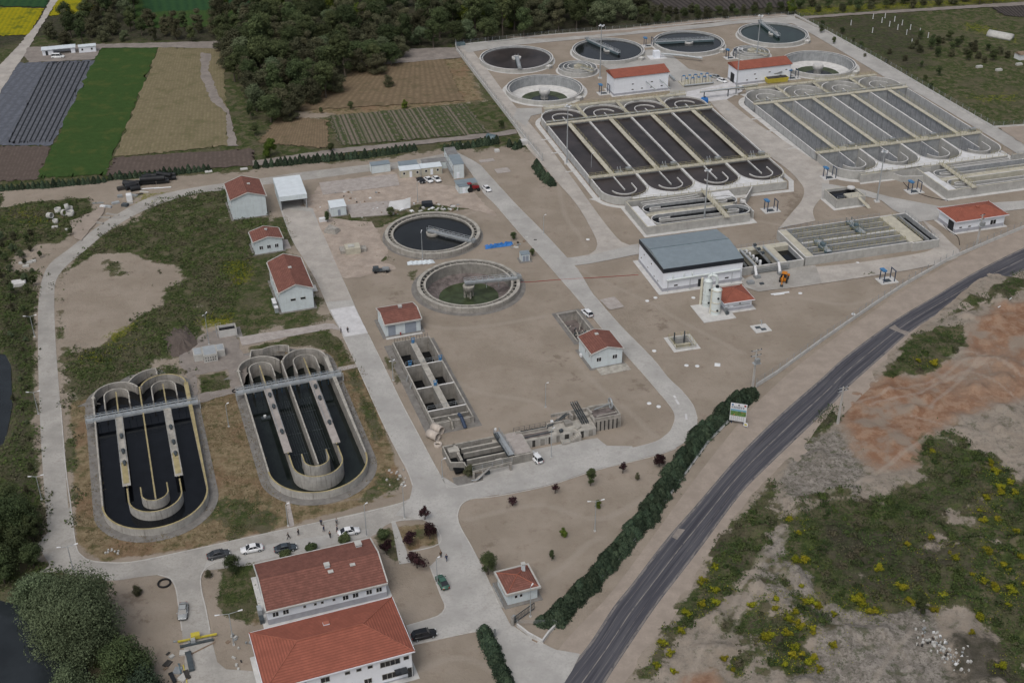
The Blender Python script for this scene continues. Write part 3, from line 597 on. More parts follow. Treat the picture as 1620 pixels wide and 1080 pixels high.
# ---- aerated grit chamber, screens and channel beside the grey-roofed hall
z3 = R(15.8); o3 = at(1273, 421); t = thing('grit_chamber', 'long raised grit chamber with yellow-railed channels and two travelling bridges', 'tank', o3, z3); Hg = 2.7
e_ = at(1483, 391); Wg = math.hypot(e_[0] - o3[0], e_[1] - o3[1]); Dg = 17.5
m1 = MB(); m1.wall([(.2, .2), (Wg - 8.5, .2), (Wg - 8.3, -.4), (Wg - .2, -.4), (Wg - .2, Dg), (.2, Dg)], .4, 0, Hg, 'concrete_new', 'concrete_top', True, 'concrete_inner'); m1.build('outer_wall', t)
m1 = MB(); m1.box(.4, Wg - .4, .4, Dg - .2, Hg - 2.2, Hg - 1.9, 'water_black'); m1.build('water', t)
for k, (y0, y1) in enumerate(((2.0, 2.7), (5.4, 6.0), (7.9, 9.2), (11.5, 12.0), (14.6, 15.2))):
    m1 = MB(); y1 = y0 + (.32 if k != 2 else .9); m1.box(3, Wg - 9, y0, y1, .5, Hg - (.2 if k != 2 else .0), 'concrete_inner', top='concrete_top' if k in (1, 2) else 'concrete_yellow')
    m1.rail([(3.5, y0 + .15), (Wg - 9.5, y0 + .15)], Hg - .1, 'rail_yellow', step=1.5, r=.05); m1.build('channel_wall', t)
m1 = MB(); m1.box(Wg - 9, Wg - 4.8, .3, Dg - .3, .5, Hg + .02, 'concrete_yellow'); m1.rail([(Wg - 5, .5), (Wg - 5, Dg - .5)], Hg, step=1.6); m1.rail([(Wg - .4, -.2), (Wg - .4, Dg - .2)], Hg, 'rail_grey', step=1.6); m1.build('deck', t)
m1 = MB(); m1.box(Wg - 4.4, Wg - .5, .6, Dg - .6, Hg - 1.7, Hg - 1.2, 'water_black'); m1.box(Wg - 2.9, Wg - 2.6, .6, Dg - 1, Hg - 1.5, Hg - .2, 'concrete_inner'); m1.build('outlet_channel', t)
m1 = MB(); m1.box(.4, 2.6, .4, Dg - .4, .5, Hg + .05, 'concrete_yellow'); m1.rail([(2.5, .5), (2.5, Dg - .5)], Hg + .05, 'rail_grey', step=1.5); m1.build('deck', t)
for x, y0, y1 in ((7.5, .6, 8.4), (22.5, 8.2, 17.0)):
    b_ = bridge('travelling_bridge', t, (x, y0), (x, y1), Hg + .35, 1.7, 'steel_teal', rail='steel_teal', mesh=True); m1 = MB(); m1.cbox(x, (y0 + y1) / 2, Hg + .9, 1.0, 1.4, .9, 'steel_teal'); m1.build('drive_box', b_)
m1 = MB(); m1.rail([(.3, Dg), (Wg - 9, Dg)], Hg, 'rail_grey', step=1.8); m1.build('railing', t)
zs = z3; os_ = at(1172, 441); t = thing('screen_channel', 'inlet channel with slanted bar screens between the grey-roofed hall and the grit chamber', 'channel', os_, zs)
e_ = at(1270, 421.5); Ws = math.hypot(e_[0] - os_[0], e_[1] - os_[1]) - .3; Ds = 12.5
m1 = MB(); m1.wall([(.2, 1.6), (Ws, 1.6), (Ws, Ds), (.2, Ds)], .4, 0, 2.4, 'concrete_new', 'concrete_top', True, 'concrete_inner'); m1.build('outer_wall', t)
m1 = MB(); m1.box(.3, Ws - .2, 1.8, Ds - .2, .4, 1.0, 'water_black'); m1.build('water', t)
m1 = MB(); m1.box(4.6, 5.6, 1.8, Ds - .2, .4, 2.45, 'concrete_yellow'); m1.box(11.5, 14.4, 1.8, Ds - .2, .4, 2.45, 'concrete_yellow'); m1.box(.4, Ws, Ds - 2.2, Ds - .2, .4, 2.5, 'concrete_yellow'); m1.rail([(.4, Ds), (Ws, Ds)], 2.5, 'rail_grey', step=1.6); m1.build('deck', t)
for k, x in enumerate((1.8, 8.9)):
    for j in range(3):
        m1 = MB(); y = 3.2 + j * 2.5; m1.hull([[(x - 1.3, y, 4.3), (x - .8, y, 4.7), (x - .8, y + 1.6, 4.7), (x - 1.3, y + 1.6, 4.3)], [(x + .9, y, 1.6), (x + 1.5, y, 2.0), (x + 1.5, y + 1.6, 2.0), (x + .9, y + 1.6, 1.6)]], 'steel'); m1.cbox(x - .9, y + .8, 4.9, .7, .9, .5, 'steel_dark'); m1.build('bar_screen', t)
    m1 = MB(); m1.tube((x + 2.6, 10.5, 3.0), (x + 2.6, 1.2, 3.0), .38, 'galvanised', 8); m1.ptube([(x + 2.6, 1.0, 3.0), (x + 2.5, -.6, .8)], .42, 'white_plastic', 8); m1.cbox(x + 2.6, -.9, .45, 1.6, 1.4, .9, 'steel'); m1.build('screenings_conveyor', t)
for j in range(5):
    m1 = MB(); m1.lathe([(.4, 1.6), (.4, 2.8), (.2, 3.0)], 'white_plastic', 10, 7.2 - .25 * j, 3.5 + j * 1.7); m1.cbox(6.4 - .2 * j, 3.5 + j * 1.7, 2.6, .8, .6, .5, 'steel'); m1.build('gate_drive', t)
m1 = MB()
for z in (.7, 1.2, 1.7): m1.ptube([(3.5, 1.0, z), (14.8, 1.0, z), (15.0, 1.3, z + .6)], .13, 'steel', 6)
m1.build('pipes', t)

# ---- old grit chamber and inlet works on the paved yard
zo = R(18.6); oo = at(737, 751); t = thing('old_grit_chamber', 'old raised grit chamber with steel bridge, beside the parked white hatchback', 'tank', oo, zo)
Wd, Dd, Ho = 15.2, 8.8, 2.2
m1 = MB(); m1.wall([(.15, 1.6), (-2.6, 2.6), (-2.6, Dd - .2), (Wd, Dd - .2), (Wd, .2), (.15, .2)], .32, 0, Ho, 'concrete_old', 'concrete_old_top', True, 'concrete_old_inner'); m1.build('outer_wall', t)
m1 = MB(); m1.box(-2.2, Wd - .2, .4, Dd - .4, .5, .9, 'water_black'); m1.build('water', t)
for y in (2.1, 4.6, 6.4):
    m1 = MB(); m1.box(1.0, 10.2, y, y + .45, .5, Ho - .1, 'concrete_old_inner', top='concrete_old_top'); m1.build('channel_wall', t)
m1 = MB(); m1.box(10.6, Wd - .1, .6, Dd - .4, .5, Ho + .05, 'concrete_old', top='slab_old'); m1.build('deck', t)
m1 = MB(); m1.box(-.4, .2, 2.6, Dd, .5, Ho, 'concrete_old_inner', top='concrete_old_top'); m1.box(-2, .4, 5.6, 7.4, .6, Ho + .3, 'concrete_old', top='concrete_old_top'); m1.build('inlet_box', t)
b_ = bridge('travelling_bridge', t, (10.4, .2), (10.0, Dd + .6), Ho + .4, 1.3, 'steel_dark', rail='steel', mesh=True)
m1 = MB(); m1.cbox(9.5, 7.2, Ho + .7, .7, 2.0, .9, 'steel_dark'); m1.lathe([(.25, Ho + 1.4), (.25, Ho + 1.9)], 'white_plastic', 8, 9.6, 8.8); m1.build('drive_box', b_)
m1 = MB(); m1.wall([(1.0, -1.8), (10, -1.4)], .3, 1.6, 2.1, 'concrete_old', 'concrete_old_top'); m1.box(9.4, 9.8, -1.8, -1.2, 0, 1.7, 'concrete_old'); m1.box(1, 1.4, -2.1, -1.6, 0, 1.7, 'concrete_old'); m1.rail([(1, -1.9), (10, -1.5)], 2.1, 'rail_grey', step=2); m1.build('side_gantry', t)
m1 = MB(); m1.ptube([(.5, -2.6, .3), (1.8, -3.0, .5), (4.8, -1.8, 2.0)], .12, 'rail_grey', 6); m1.hull([[(.8, -3.4, .1), (4.8, -2.0, 2.1), (4.8, -1.6, 2.1), (.8, -2.6, .1)], [(.8, -3.4, 0), (4.8, -2.0, 1.8), (4.8, -1.6, 1.8), (.8, -2.6, 0)]], 'concrete_old'); m1.build('stair', t)
m1 = MB(); m1.sheet([(-3.6, -5.2), (4.2, -4.6), (5, -.5), (-3, 0)], .06, 'concrete_old_apron'); m1.build('apron', t)
oi = at(821, 711); zi = R(17.5); t = thing('inlet_works', 'long stained concrete inlet channel with stair and inclined screens, east of the old grit chamber', 'channel', oi, zi)
m1 = MB(); m1.prism([(0, 0), (18.2, 0), (18.2, 4.4), (8, 4.4), (7.4, 3.2), (0, 3.2)], 0, 1.9, 'concrete_old_pale', 'concrete_old_top'); m1.build('channel_block', t)
m1 = MB(); m1.box(.5, 9, 3.4, 4.6, 0, 1.6, 'concrete_old_inner', top='water_black'); m1.rail([(.3, 4.7), (9, 4.7)], 1.6, 'steel_dark', step=1.2); m1.rail([(.3, 3.2), (9, 3.2)], 1.9, 'steel_dark', step=1.2); m1.build('side_channel', t)
m1 = MB(); m1.prism([(18.2, 1.2), (24.6, 1.2), (24.6, 6.2), (15, 6.2), (15, 4.4), (18.2, 4.4)], 0, 2.7, 'concrete_old', 'concrete_old_top'); m1.build('screen_block', t)
for k in range(6): m1 = MB(); m1.box(18.5 + k, 18.8 + k, 1.14, 1.22, 0, 2.6, 'debris_dark'); m1.build('stained_panel', t)
m1 = MB(); m1.box(18.8, 24.2, 2.2, 5.6, 2.7, 2.75, 'silt'); m1.wall([(18.3, 1.4), (24.4, 1.4), (24.4, 6), (9.5, 6)], .25, 2.7, 3.5, 'concrete_old', 'concrete_old_top'); m1.build('parapet', t)
for x in (15.6, 16.6):
    m1 = MB()
    for q_ in (0, .5): m1.hull([[(x + q_, 2.2, 1.9), (x + q_ + .16, 2.2, 1.9), (x + q_ + .16, 2.5, 2.3), (x + q_, 2.5, 2.3)], [(x + q_ - 1.6, 5.6, 5.6), (x + q_ - 1.44, 5.6, 5.6), (x + q_ - 1.44, 5.9, 6.0), (x + q_ - 1.6, 5.9, 6.0)]], 'steel_dark')
    for q_ in np.linspace(0, 1, 8): m1.box(x - 1.6 * q_, x + .6 - 1.6 * q_, 2.3 + 3.3 * q_, 2.4 + 3.3 * q_, 2.05 + 3.7 * q_, 2.15 + 3.7 * q_, 'steel'); m1.build('bar_screen', t)
m1 = MB()
for a_ in np.linspace(0, 2 * math.pi, 17)[:-1]:
    b_ = a_ + math.pi / 8; m1.tube((23.6, 5.3 + 1.15 * math.cos(a_), 4.0 + 1.15 * math.sin(a_)), (23.6, 5.3 + 1.15 * math.cos(b_), 4.0 + 1.15 * math.sin(b_)), .22, 'galvanised', 6)
m1.tube((19.5, 4.9, 3.4), (23.6, 5.3, 4.0), .18, 'steel', 6); m1.build('screw_wheel', t)
m1 = MB(); m1.prism([(9.6, -.1), (11.4, -.1), (11.4, -1.6), (9.6, -1.6)], 0, .5, 'concrete_old', 'concrete_old_top')
for j in range(7): m1.box(11.4 + j * .4, 11.8 + j * .4, -1.3, -.05, 0, .45 + j * .22, 'concrete_old', top='concrete_old_top')
m1.rail([(9.8, -1.5), (11.4, -1.5)], .5, 'rail_grey', step=1); m1.build('stair', t)
m1 = MB(); m1.prism([(0, 3.2), (-5.2, 2.4), (-5.2, 4.2), (0, 4.8)], 0, 1.4, 'concrete_old', 'concrete_old_top'); m1.build('link_channel', t)
m1 = MB(); m1.cbox(9.2, 4.5, 2.4, .6, .5, .9, 'white_plastic'); m1.build('control_cabinet', t)
for k in range(9): m1 = MB(); x = 1.2 + k * 1.9; m1.box(x, x + .4 + .3 * (k % 3), -.05, .02, 0, 1.85 - .1 * (k % 3), 'debris_dark' if k % 2 else 'concrete_old_inner'); m1.build('stained_panel', t)
for k, (x, y, z, sx, sy, sz, m_) in enumerate(((12.6, 3.2, 2.3, 1.6, 1.4, .8, 'concrete_old_inner'), (13.9, 5.2, 2.6, .5, 1.8, 1.5, 'concrete_old'), (18.3, 5.0, 3.1, .4, 2.2, .9, 'concrete_old'), (10.2, 1.0, 2.2, .8, .6, .7, 'steel_dark'), (11.8, 5.6, 2.0, 2.4, .3, 1.5, 'concrete_old'), (14.2, 1.2, 2.15, 1.4, .9, .5, 'concrete_old_top'))): m1 = MB(); m1.cbox(x, y, z, sx, sy, sz, m_, .1 * k); m1.build('broken_block', t)
for a_, b_ in (((8.5, 3.9, 1.9), (13.6, 5.3, 3.3)), ((8.7, 4.6, 1.7), (13.2, 5.9, 3.1)), ((4, 3.6, 1.9), (9, 3.8, 2.2)), ((.5, 1.2, 2.0), (8.6, 1.6, 2.05)), ((19, 2.0, 3.6), (24, 2.4, 3.5)), ((18.4, 6.1, 3.6), (24.4, 6.1, 3.55))): m1 = MB(); m1.tube(a_, b_, .14, 'steel_dark' if a_[0] < 9 else 'concrete_old_top', 5); m1.build('channel_beam', t)
m1 = MB(); m1.box(.6, 7.6, .8, 2.4, 1.901, 1.93, 'silt'); m1.wall([(.2, 2.9), (7.4, 2.9), (8.1, 4.2), (13, 4.3)], .22, 1.9, 2.5, 'concrete_old', 'concrete_old_top'); m1.build('channel_parapet', t)

# ---- small square chambers
def chamber(name, label, px, rz, w_, d_, h, parts, m='concrete_new'):
    o = at(*px); t = thing(name, label, 'chamber', o, rz); top = 'concrete_yellow' if m == 'concrete_new' else 'concrete_old_top'
    m1 = MB(); m1.wall([(.15, .15), (w_ - .15, .15), (w_ - .15, d_ - .15), (.15, d_ - .15)], .3, 0, h, m, top, True, m); m1.build('wall', t)
    m1 = MB(); m1.box(.2, w_ - .2, .2, d_ - .2, .1, h - parts, 'water_black' if parts > .3 else top); m1.build('basin_floor', t)
    m1 = MB(); m1.wall([(-.5, -.5), (w_ + .5, -.5), (w_ + .5, d_ + .5), (-.5, d_ + .5)], 1.3, 0, .05, 'concrete_apron' if m == 'concrete_new' else 'concrete_old_apron', None, True); m1.build('apron', t); return t
t = chamber('valve_chamber', 'square raised concrete chamber with yellow top, on the gravel island in the new plant', (1322, 330), R(16), 9.8, 7.8, 2.9, .9)
m1 = MB(); m1.box(4.5, 9.4, .4, 4, 2.2, 2.6, 'concrete_yellow'); m1.lathe([(1.2, 2.9), (1.2, 3.3)], 'concrete_top', 16, 8.3, 6.4); m1.rail([(.2, .2), (9.6, .2)], 2.9, 'rail_grey', step=2); m1.build('walkway', t)
m1 = MB(); m1.hull([[(7, -.2, 2.8), (8, -.2, 2.8), (8, -.2, 2.6), (7, -.2, 2.6)], [(9.4, -2.8, .1), (10.4, -2.8, .1), (10.4, -2.8, 0), (9.4, -2.8, 0)]], 'concrete_yellow'); m1.build('stair', t)
t = chamber('small_chamber', 'small white concrete box with dark water opening beside the grass', (347, 535), R(18.6), 4.6, 3.0, 2.0, .6, 'concrete_apron')
m1 = MB(); m1.rail([(-.4, 0), (-.4, 3), (1, 3.2)], .2, 'galvanised', h=2.4, step=1); m1.build('railing', t)
t = thing('pump_station', 'low pale concrete pump block with louvred lids on the paved square', 'chamber', at(309, 577), R(18.6))
for x0, x1, y0, y1, h_ in ((0, 2.2, 1.2, 4.8, 1.9), (2.2, 5.6, 0, 4.6, 2.1), (5.6, 7.6, 1.6, 4.8, 1.9)):
    m1 = MB(); m1.box(x0 + .02, x1 - .02, y0, y1, 0, h_, 'trim_old', top='trim_old'); m1.build('block', t)
    m1 = MB(); m1.box(x0 + .25, x1 - .25, y0 + .3, y1 - .3, h_ + .003, h_ + .12, 'galvanised'); m1.build('lid', t)
m1 = MB()
for j in range(5):
    for k in range(2): m1.box(2.6 + j * .58, 2.85 + j * .58, -.04, 0, .5 + k * .7, .8 + k * .7, 'door_dark')
m1.build('vents', t)

# ================================================================== GROUND: one sheet, holes where pits go, ground cover by measured zones
PITCH = 0.9
xs = np.concatenate([[-4000, -2000, -1000, -600, -400, -330], np.arange(-285, 285.1, PITCH), [330, 400, 600, 1000, 2000, 4000]])
ys = np.concatenate([[-600, -100, 60, 110], np.arange(130, 690.1, PITCH), [730, 800, 950, 1300, 2200, 5000]])
GX, GY = np.meshgrid(xs, ys); NX, NY = len(xs), len(ys)
def sdist(poly, X, Y, pad):
    """signed distance to a polygon, positive inside, only near its box"""
    P = np.array(poly, float); lo, hi = P.min(0) - pad, P.max(0) + pad
    sel = (X > lo[0]) & (X < hi[0]) & (Y > lo[1]) & (Y < hi[1]); d = np.full(X.shape, -1e3)
    x, y = X[sel], Y[sel]; dm = np.full(x.shape, 1e9); ins = np.zeros(x.shape, bool)
    for i in range(len(P)):
        a, b = P[i - 1], P[i]; e = b - a; t = np.clip(((x - a[0]) * e[0] + (y - a[1]) * e[1]) / (e @ e + 1e-9), 0, 1)
        dm = np.minimum(dm, np.hypot(x - a[0] - t * e[0], y - a[1] - t * e[1]))
        c = ((a[1] > y) != (b[1] > y)) & (x < (b[0] - a[0]) * (y - a[1]) / (b[1] - a[1] + 1e-12) + a[0]); ins ^= c
    d[sel] = np.where(ins, dm, -dm); return d
SOFT = 5.0
Wt = {k: np.zeros(GX.shape) for k in ('grass', 'dry', 'flower', 'red', 'grey', 'dark')}
def zone(k, px, v=1.0, soft=SOFT, world=False):
    P = px if world else [at(*q) for q in px]
    d = sdist(P, GX, GY, soft + 1); r = np.clip(.5 + d / (2 * soft), 0, 1) * v
    if v >= 0: Wt[k] = np.maximum(Wt[k], r)
    else: Wt[k] = np.minimum(Wt[k], 1 + r)
PLANT = [(725, 74), (862, 242), (800, 232), (640, 246), (400, 266), (335, 276), (0, 302), (-300, 400), (-300, 1300), (900, 1300), (1200, 990), (1130, 900), (1330, 650), (1620, 430), (1900, 330), (1720, 205), (1571, 203), (1257, 24)]
# beyond the plant everything is green or straw
far = sdist([at(*q) for q in PLANT], GX, GY, 900)
Wt['grass'] = np.clip(.5 - far / (2 * SOFT), 0, 1) * ((GY > 300) | (GX < -200))
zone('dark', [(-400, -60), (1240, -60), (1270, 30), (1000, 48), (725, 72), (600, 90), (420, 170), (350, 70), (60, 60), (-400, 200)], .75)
zone('dry', [(430, 215), (460, 175), (560, 185), (770, 160), (735, 85), (620, 78), (560, 115), (470, 150), (405, 240), (420, 262), (520, 235)], .95)
zone('grass', [(450, 195), (770, 160), (735, 88), (620, 80), (560, 115), (470, 150), (420, 230)], -.85)
zone('grass', [(540, 183), (770, 165), (800, 210), (820, 232), (540, 240)], .7)
zone('grass', [(400, 255), (520, 240), (790, 212), (800, 228), (620, 244)], .8)
zone('dry', [(345, 80), (372, 120), (402, 200), (410, 240), (362, 235), (358, 180), (318, 120), (300, 80)], .8)
zone('grass', [(355, 120), (366, 85), (420, 180), (400, 220)], .6)
zone('flower', [(1240, 12), (1620, -10), (1620, 4), (1280, 26), (1240, 22)], .6)
zone('grass', [(1272, 28), (1450, 18), (1620, 9), (1700, 5), (1720, 205), (1571, 196), (1430, 116), (1350, 70)], 1)
zone('dark', [(1272, 28), (1450, 18), (1480, 110), (1430, 116), (1350, 70)], .55)
zone('flower', [(1520, 150), (1620, 140), (1620, 165), (1540, 165)], .45); zone('flower', [(1510, 30), (1560, 38), (1620, 60), (1620, 75), (1520, 48)], .5)
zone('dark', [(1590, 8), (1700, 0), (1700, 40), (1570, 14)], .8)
# old plant, west side: rough grass with bare patches
zone('grass', [(100, 425), (140, 388), (180, 358), (225, 330), (300, 302), (358, 296), (366, 350), (424, 342), (455, 380), (480, 440), (500, 460), (528, 505), (470, 520), (385, 532), (330, 515), (290, 560), (190, 580), (125, 630), (98, 625), (92, 480)], .9)
zone('grass', [(98, 432), (150, 402), (205, 400), (232, 412), (275, 420), (292, 440), (262, 452), (252, 482), (215, 505), (172, 540), (120, 560), (97, 540), (94, 470)], -1, 2)
zone('grass', [(160, 405), (200, 415), (205, 435), (165, 445)], .75, 2)
zone('dry', [(225, 330), (330, 315), (350, 380), (300, 400), (240, 370)], .55); zone('dry', [(310, 440), (400, 400), (430, 520), (330, 500)], .5)
zone('red', [(112, 650), (150, 640), (155, 820), (130, 800)], .62, 2)
zone('flower', [(350, 412), (395, 410), (400, 445), (365, 455)], .75, 2.5); zone('flower', [(205, 305), (300, 298), (355, 293), (355, 300), (300, 306), (215, 330)], .5, 2); zone('flower', [(310, 505), (370, 493), (370, 515), (325, 522)], .7, 2); zone('flower', [(160, 530), (215, 505), (230, 512), (180, 548)], .6, 2)
zone('grey', [(265, 530), (285, 505), (320, 535), (300, 560)], .6)
zone('grass', [(100, 560), (170, 555), (260, 580), (290, 590), (260, 605), (130, 628), (100, 635)], .95)
zone('dry', [(110, 640), (140, 620), (145, 700), (160, 830), (200, 860), (300, 850), (340, 800), (330, 640), (380, 640), (440, 790), (600, 790), (635, 760), (585, 600), (545, 560), (390, 545), (400, 560), (380, 600), (470, 800), (640, 780), (420, 842), (300, 868), (160, 888), (120, 860)], .95, 1.5)
zone('dry', [(310, 630), (375, 618), (450, 795), (470, 820), (300, 865), (200, 880), (130, 860), (112, 660), (145, 645)], .97, 1.5)
zone('grass', [(310, 596), (358, 586), (365, 615), (315, 625)], .8, 1.2)
zone('grass', [(390, 548), (520, 520), (545, 540), (560, 575), (535, 582), (520, 555), (440, 548), (395, 560)], .85, 1.5)
zone('grass', [(545, 585), (563, 582), (602, 665), (612, 690), (590, 700), (560, 630)], .75, 1.5); zone('grass', [(590, 745), (640, 750), (648, 770), (600, 795), (560, 800)], .65, 2)
zone('grass', [(330, 795), (380, 780), (445, 805), (440, 835), (330, 856)], .55, 3); zone('grass', [(105, 650), (118, 650), (122, 850), (110, 830)], .7, 1.5)
zone('grass', [(400, 360), (450, 340), (470, 370), (460, 400), (480, 440), (430, 410)], .8, 2)
zone('grass', [(515, 345), (560, 335), (620, 335), (660, 322), (745, 326), (790, 345), (745, 330), (640, 345), (600, 360), (560, 362), (520, 360)], .8, 1.2)
zone('grass', [(590, 395), (620, 410), (700, 415), (600, 415)], .6, 1.5); zone('grass', [(640, 430), (662, 425), (660, 455), (648, 455)], .6, 1.2)
zone('red', [(545, 350), (580, 352), (600, 380), (570, 405), (545, 395), (575, 380)], .55, 1.5)
zone('grass', [(600, 560), (625, 560), (640, 600), (628, 610)], .6, 1.2)
# around the office buildings
zone('grass', [(352, 900), (400, 888), (415, 960), (395, 990), (352, 975), (340, 930)], .75, 1.5); zone('dry', [(380, 890), (408, 890), (420, 1000), (385, 990)], .6, 1.5)
zone('grass', [(590, 850), (618, 828), (640, 880), (630, 900), (600, 870)], .7, 1); zone('dry', [(623, 832), (690, 826), (694, 860), (645, 872)], .8, 1); zone('grass', [(640, 835), (690, 830), (690, 850), (660, 862)], .55, 1)
# outside the west road: pond bank, scrub
zone('grass', [(-300, 330), (60, 300), (130, 300), (150, 330), (110, 372), (75, 400), (58, 440), (55, 600), (70, 880), (150, 912), (230, 1100), (-300, 1300)], .95, 2)
zone('grass', [(0, 300), (330, 275), (350, 285), (240, 300), (150, 312), (60, 318), (0, 330)], -1, 2)
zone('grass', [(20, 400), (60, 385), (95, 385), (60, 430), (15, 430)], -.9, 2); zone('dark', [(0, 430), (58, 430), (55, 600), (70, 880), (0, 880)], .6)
zone('flower', [(0, 330), (60, 330), (60, 345), (0, 350)], .45)
zone('grass', [(145, 905), (230, 912), (300, 1080), (190, 1080), (180, 960)], -1, 1.5)
# waste land right of the asphalt road
WL = [(1560, 430), (1620, 440), (1900, 400), (1900, 1400), (900, 1400), (985, 1080), (1060, 960), (1180, 790), (1280, 690), (1345, 612), (1450, 520)]
zone('grey', WL, .47, 2)
zone('grass', [(1000, 1080), (1060, 990), (1115, 905), (1180, 800), (1215, 770), (1230, 800), (1220, 850), (1190, 885), (1150, 930), (1100, 990), (1060, 1030), (1040, 1085)], 1, 2.5)
zone('grass', [(1270, 800), (1330, 785), (1400, 790), (1450, 760), (1440, 700), (1500, 690), (1570, 720), (1620, 760), (1720, 800), (1720, 1010), (1590, 1080), (1570, 1010), (1500, 960), (1440, 965), (1380, 985), (1330, 960), (1290, 930), (1240, 890), (1240, 830)], .97, 3.5)
zone('grass', [(1382, 598), (1420, 560), (1460, 525), (1527, 510), (1530, 550), (1500, 580), (1465, 602), (1430, 592), (1400, 602)], 1, 2)
zone('grass', [(1600, 440), (1640, 430), (1700, 450), (1600, 470), (1500, 505), (1470, 520), (1530, 475)], .75, 2)
zone('grass', [(1240, 720), (1290, 670), (1335, 620), (1345, 640), (1290, 695), (1260, 720)], .7, 1.5)
zone('grass', [(1150, 960), (1240, 880), (1320, 960), (1330, 1040), (1240, 1090), (1120, 1090)], .60, 4)
zone('grass', [(1560, 990), (1640, 960), (1700, 1100), (1600, 1100)], .6, 3)
zone('grass', [(1480, 800), (1560, 790), (1550, 830), (1490, 840)], -.8, 2)
zone('dark', [(1285, 830), (1500, 850), (1560, 900), (1440, 960), (1300, 920)], .6)
zone('dark', [(1500, 1010), (1570, 1000), (1600, 1080), (1510, 1090)], .9, 2)
zone('red', [(1328, 660), (1335, 625), (1352, 612), (1385, 605), (1404, 588), (1450, 600), (1490, 580), (1527, 572), (1530, 520), (1580, 480), (1700, 470), (1700, 610), (1560, 650), (1520, 660), (1480, 690), (1450, 740), (1390, 745), (1350, 715)], .9, 3)
zone('red', [(1480, 560), (1620, 540), (1620, 620), (1500, 640)], -.45, 5)
zone('red', [(1075, 1068), (1130, 1058), (1150, 1100), (1060, 1100)], .8, 1.5)
zone('grey', [(1270, 690), (1330, 680), (1370, 740), (1360, 800), (1250, 800), (1230, 760)], .95, 3)
zone('grey', [(1180, 860), (1240, 830), (1320, 920), (1480, 960), (1510, 1090), (1240, 1090), (1300, 1000), (1200, 930)], .95, 3)
def smooth_line(px, n=4):
    P = [np.array(at(*q)) for q in px]; out = []
    for i in range(len(P) - 1):
        a, b_, c_, d = P[max(0, i - 1)], P[i], P[i + 1], P[min(len(P) - 1, i + 2)]
        for k in range(n):
            t = k / n; out.append(.5 * ((2 * b_) + (-a + c_) * t + (2 * a - 5 * b_ + 4 * c_ - d) * t * t + (-a + 3 * b_ - 3 * c_ + d) * t ** 3))
    out.append(P[-1]); return [tuple(q) for q in out]
def vnoise(X, Y, s, seed):
    r = np.random.default_rng(seed).random((64, 64)); x, y = X / s, Y / s; xi, yi = np.floor(x).astype(int), np.floor(y).astype(int)
    fx, fy = x - xi, y - yi; fx = fx * fx * (3 - 2 * fx); fy = fy * fy * (3 - 2 * fy); g = lambda a, b: r[(yi + b) % 64, (xi + a) % 64]
    return (g(0, 0) * (1 - fx) + g(1, 0) * fx) * (1 - fy) + (g(0, 1) * (1 - fx) + g(1, 1) * fx) * fy
def lines(k, L, wd=.5, v=1.0):
    for px in L:
        P = np.array(smooth_line(px, 6)); P = P + np.stack([np.sin(np.arange(len(P)) * .9 + px[0][0]), np.cos(np.arange(len(P)) * .7 + px[0][1])], 1) * .35; lo, hi = P.min(0) - 4, P.max(0) + 4; sel = (GX > lo[0]) & (GX < hi[0]) & (GY > lo[1]) & (GY < hi[1]); x, y = GX[sel], GY[sel]; dm = np.full(x.shape, 1e9)
        for a, b in zip(P[:-1], P[1:]):
            e = b - a; t = np.clip(((x - a[0]) * e[0] + (y - a[1]) * e[1]) / (e @ e + 1e-9), 0, 1); dm = np.minimum(dm, np.hypot(x - a[0] - t * e[0], y - a[1] - t * e[1]))
        Wt[k][sel] = np.maximum(Wt[k][sel], np.clip(1.35 - dm / wd * .7, 0, 1) * v)
nA = vnoise(GX, GY, 5.5, 41) - .5; nB = vnoise(GX, GY, 2.3, 42) - .5; nC = vnoise(GX, GY, 12, 43) - .5
onw = sdist([at(*q) for q in WL], GX, GY, 30) > 0; g0 = Wt['grass']
Wt['grass'] = np.where(g0 > .08, np.clip(g0 + (nA * .9 + nB * .6 + nC * .5) * np.where(onw, .8, .45) * (GY < 420), 0, 1), g0)
Wt['dark'] = np.where(onw & (g0 > .3), np.clip(Wt['dark'] + np.clip(nC + nA * .8, 0, 1) * .9, 0, .8), Wt['dark'])
Wt['trk'] = np.zeros(GX.shape); Wt['damp'] = np.zeros(GX.shape)
lines('trk', [[(1530, 570), (1480, 600), (1400, 625), (1330, 640)], [(1620, 700), (1540, 690), (1480, 672), (1440, 660)], [(1620, 722), (1540, 710), (1480, 695)], [(1620, 640), (1560, 600), (1520, 590)], [(1560, 560), (1500, 620), (1470, 650)], [(1620, 730), (1560, 716), (1500, 700)], [(1590, 580), (1620, 600)],
 [(1240, 840), (1190, 900), (1160, 960), (1120, 1010), (1090, 1080)], [(1250, 845), (1205, 900), (1180, 960), (1150, 1010)], [(1220, 890), (1270, 930), (1330, 970), (1400, 1010), (1440, 1060)], [(1225, 905), (1280, 950), (1340, 1000), (1390, 1040)], [(1250, 820), (1330, 790), (1400, 800)], [(1440, 1000), (1400, 1050), (1380, 1090)], [(1470, 690), (1400, 740), (1300, 790)], [(1500, 570), (1540, 560), (1600, 590)], [(1380, 640), (1450, 625), (1500, 600), (1560, 575)]], .6, .62)
zone('grass', [(1010, 1075), (1065, 990), (1120, 905), (1185, 800), (1210, 780), (1222, 820), (1185, 880), (1140, 930), (1090, 990), (1050, 1040), (1035, 1080)], .9, 2)
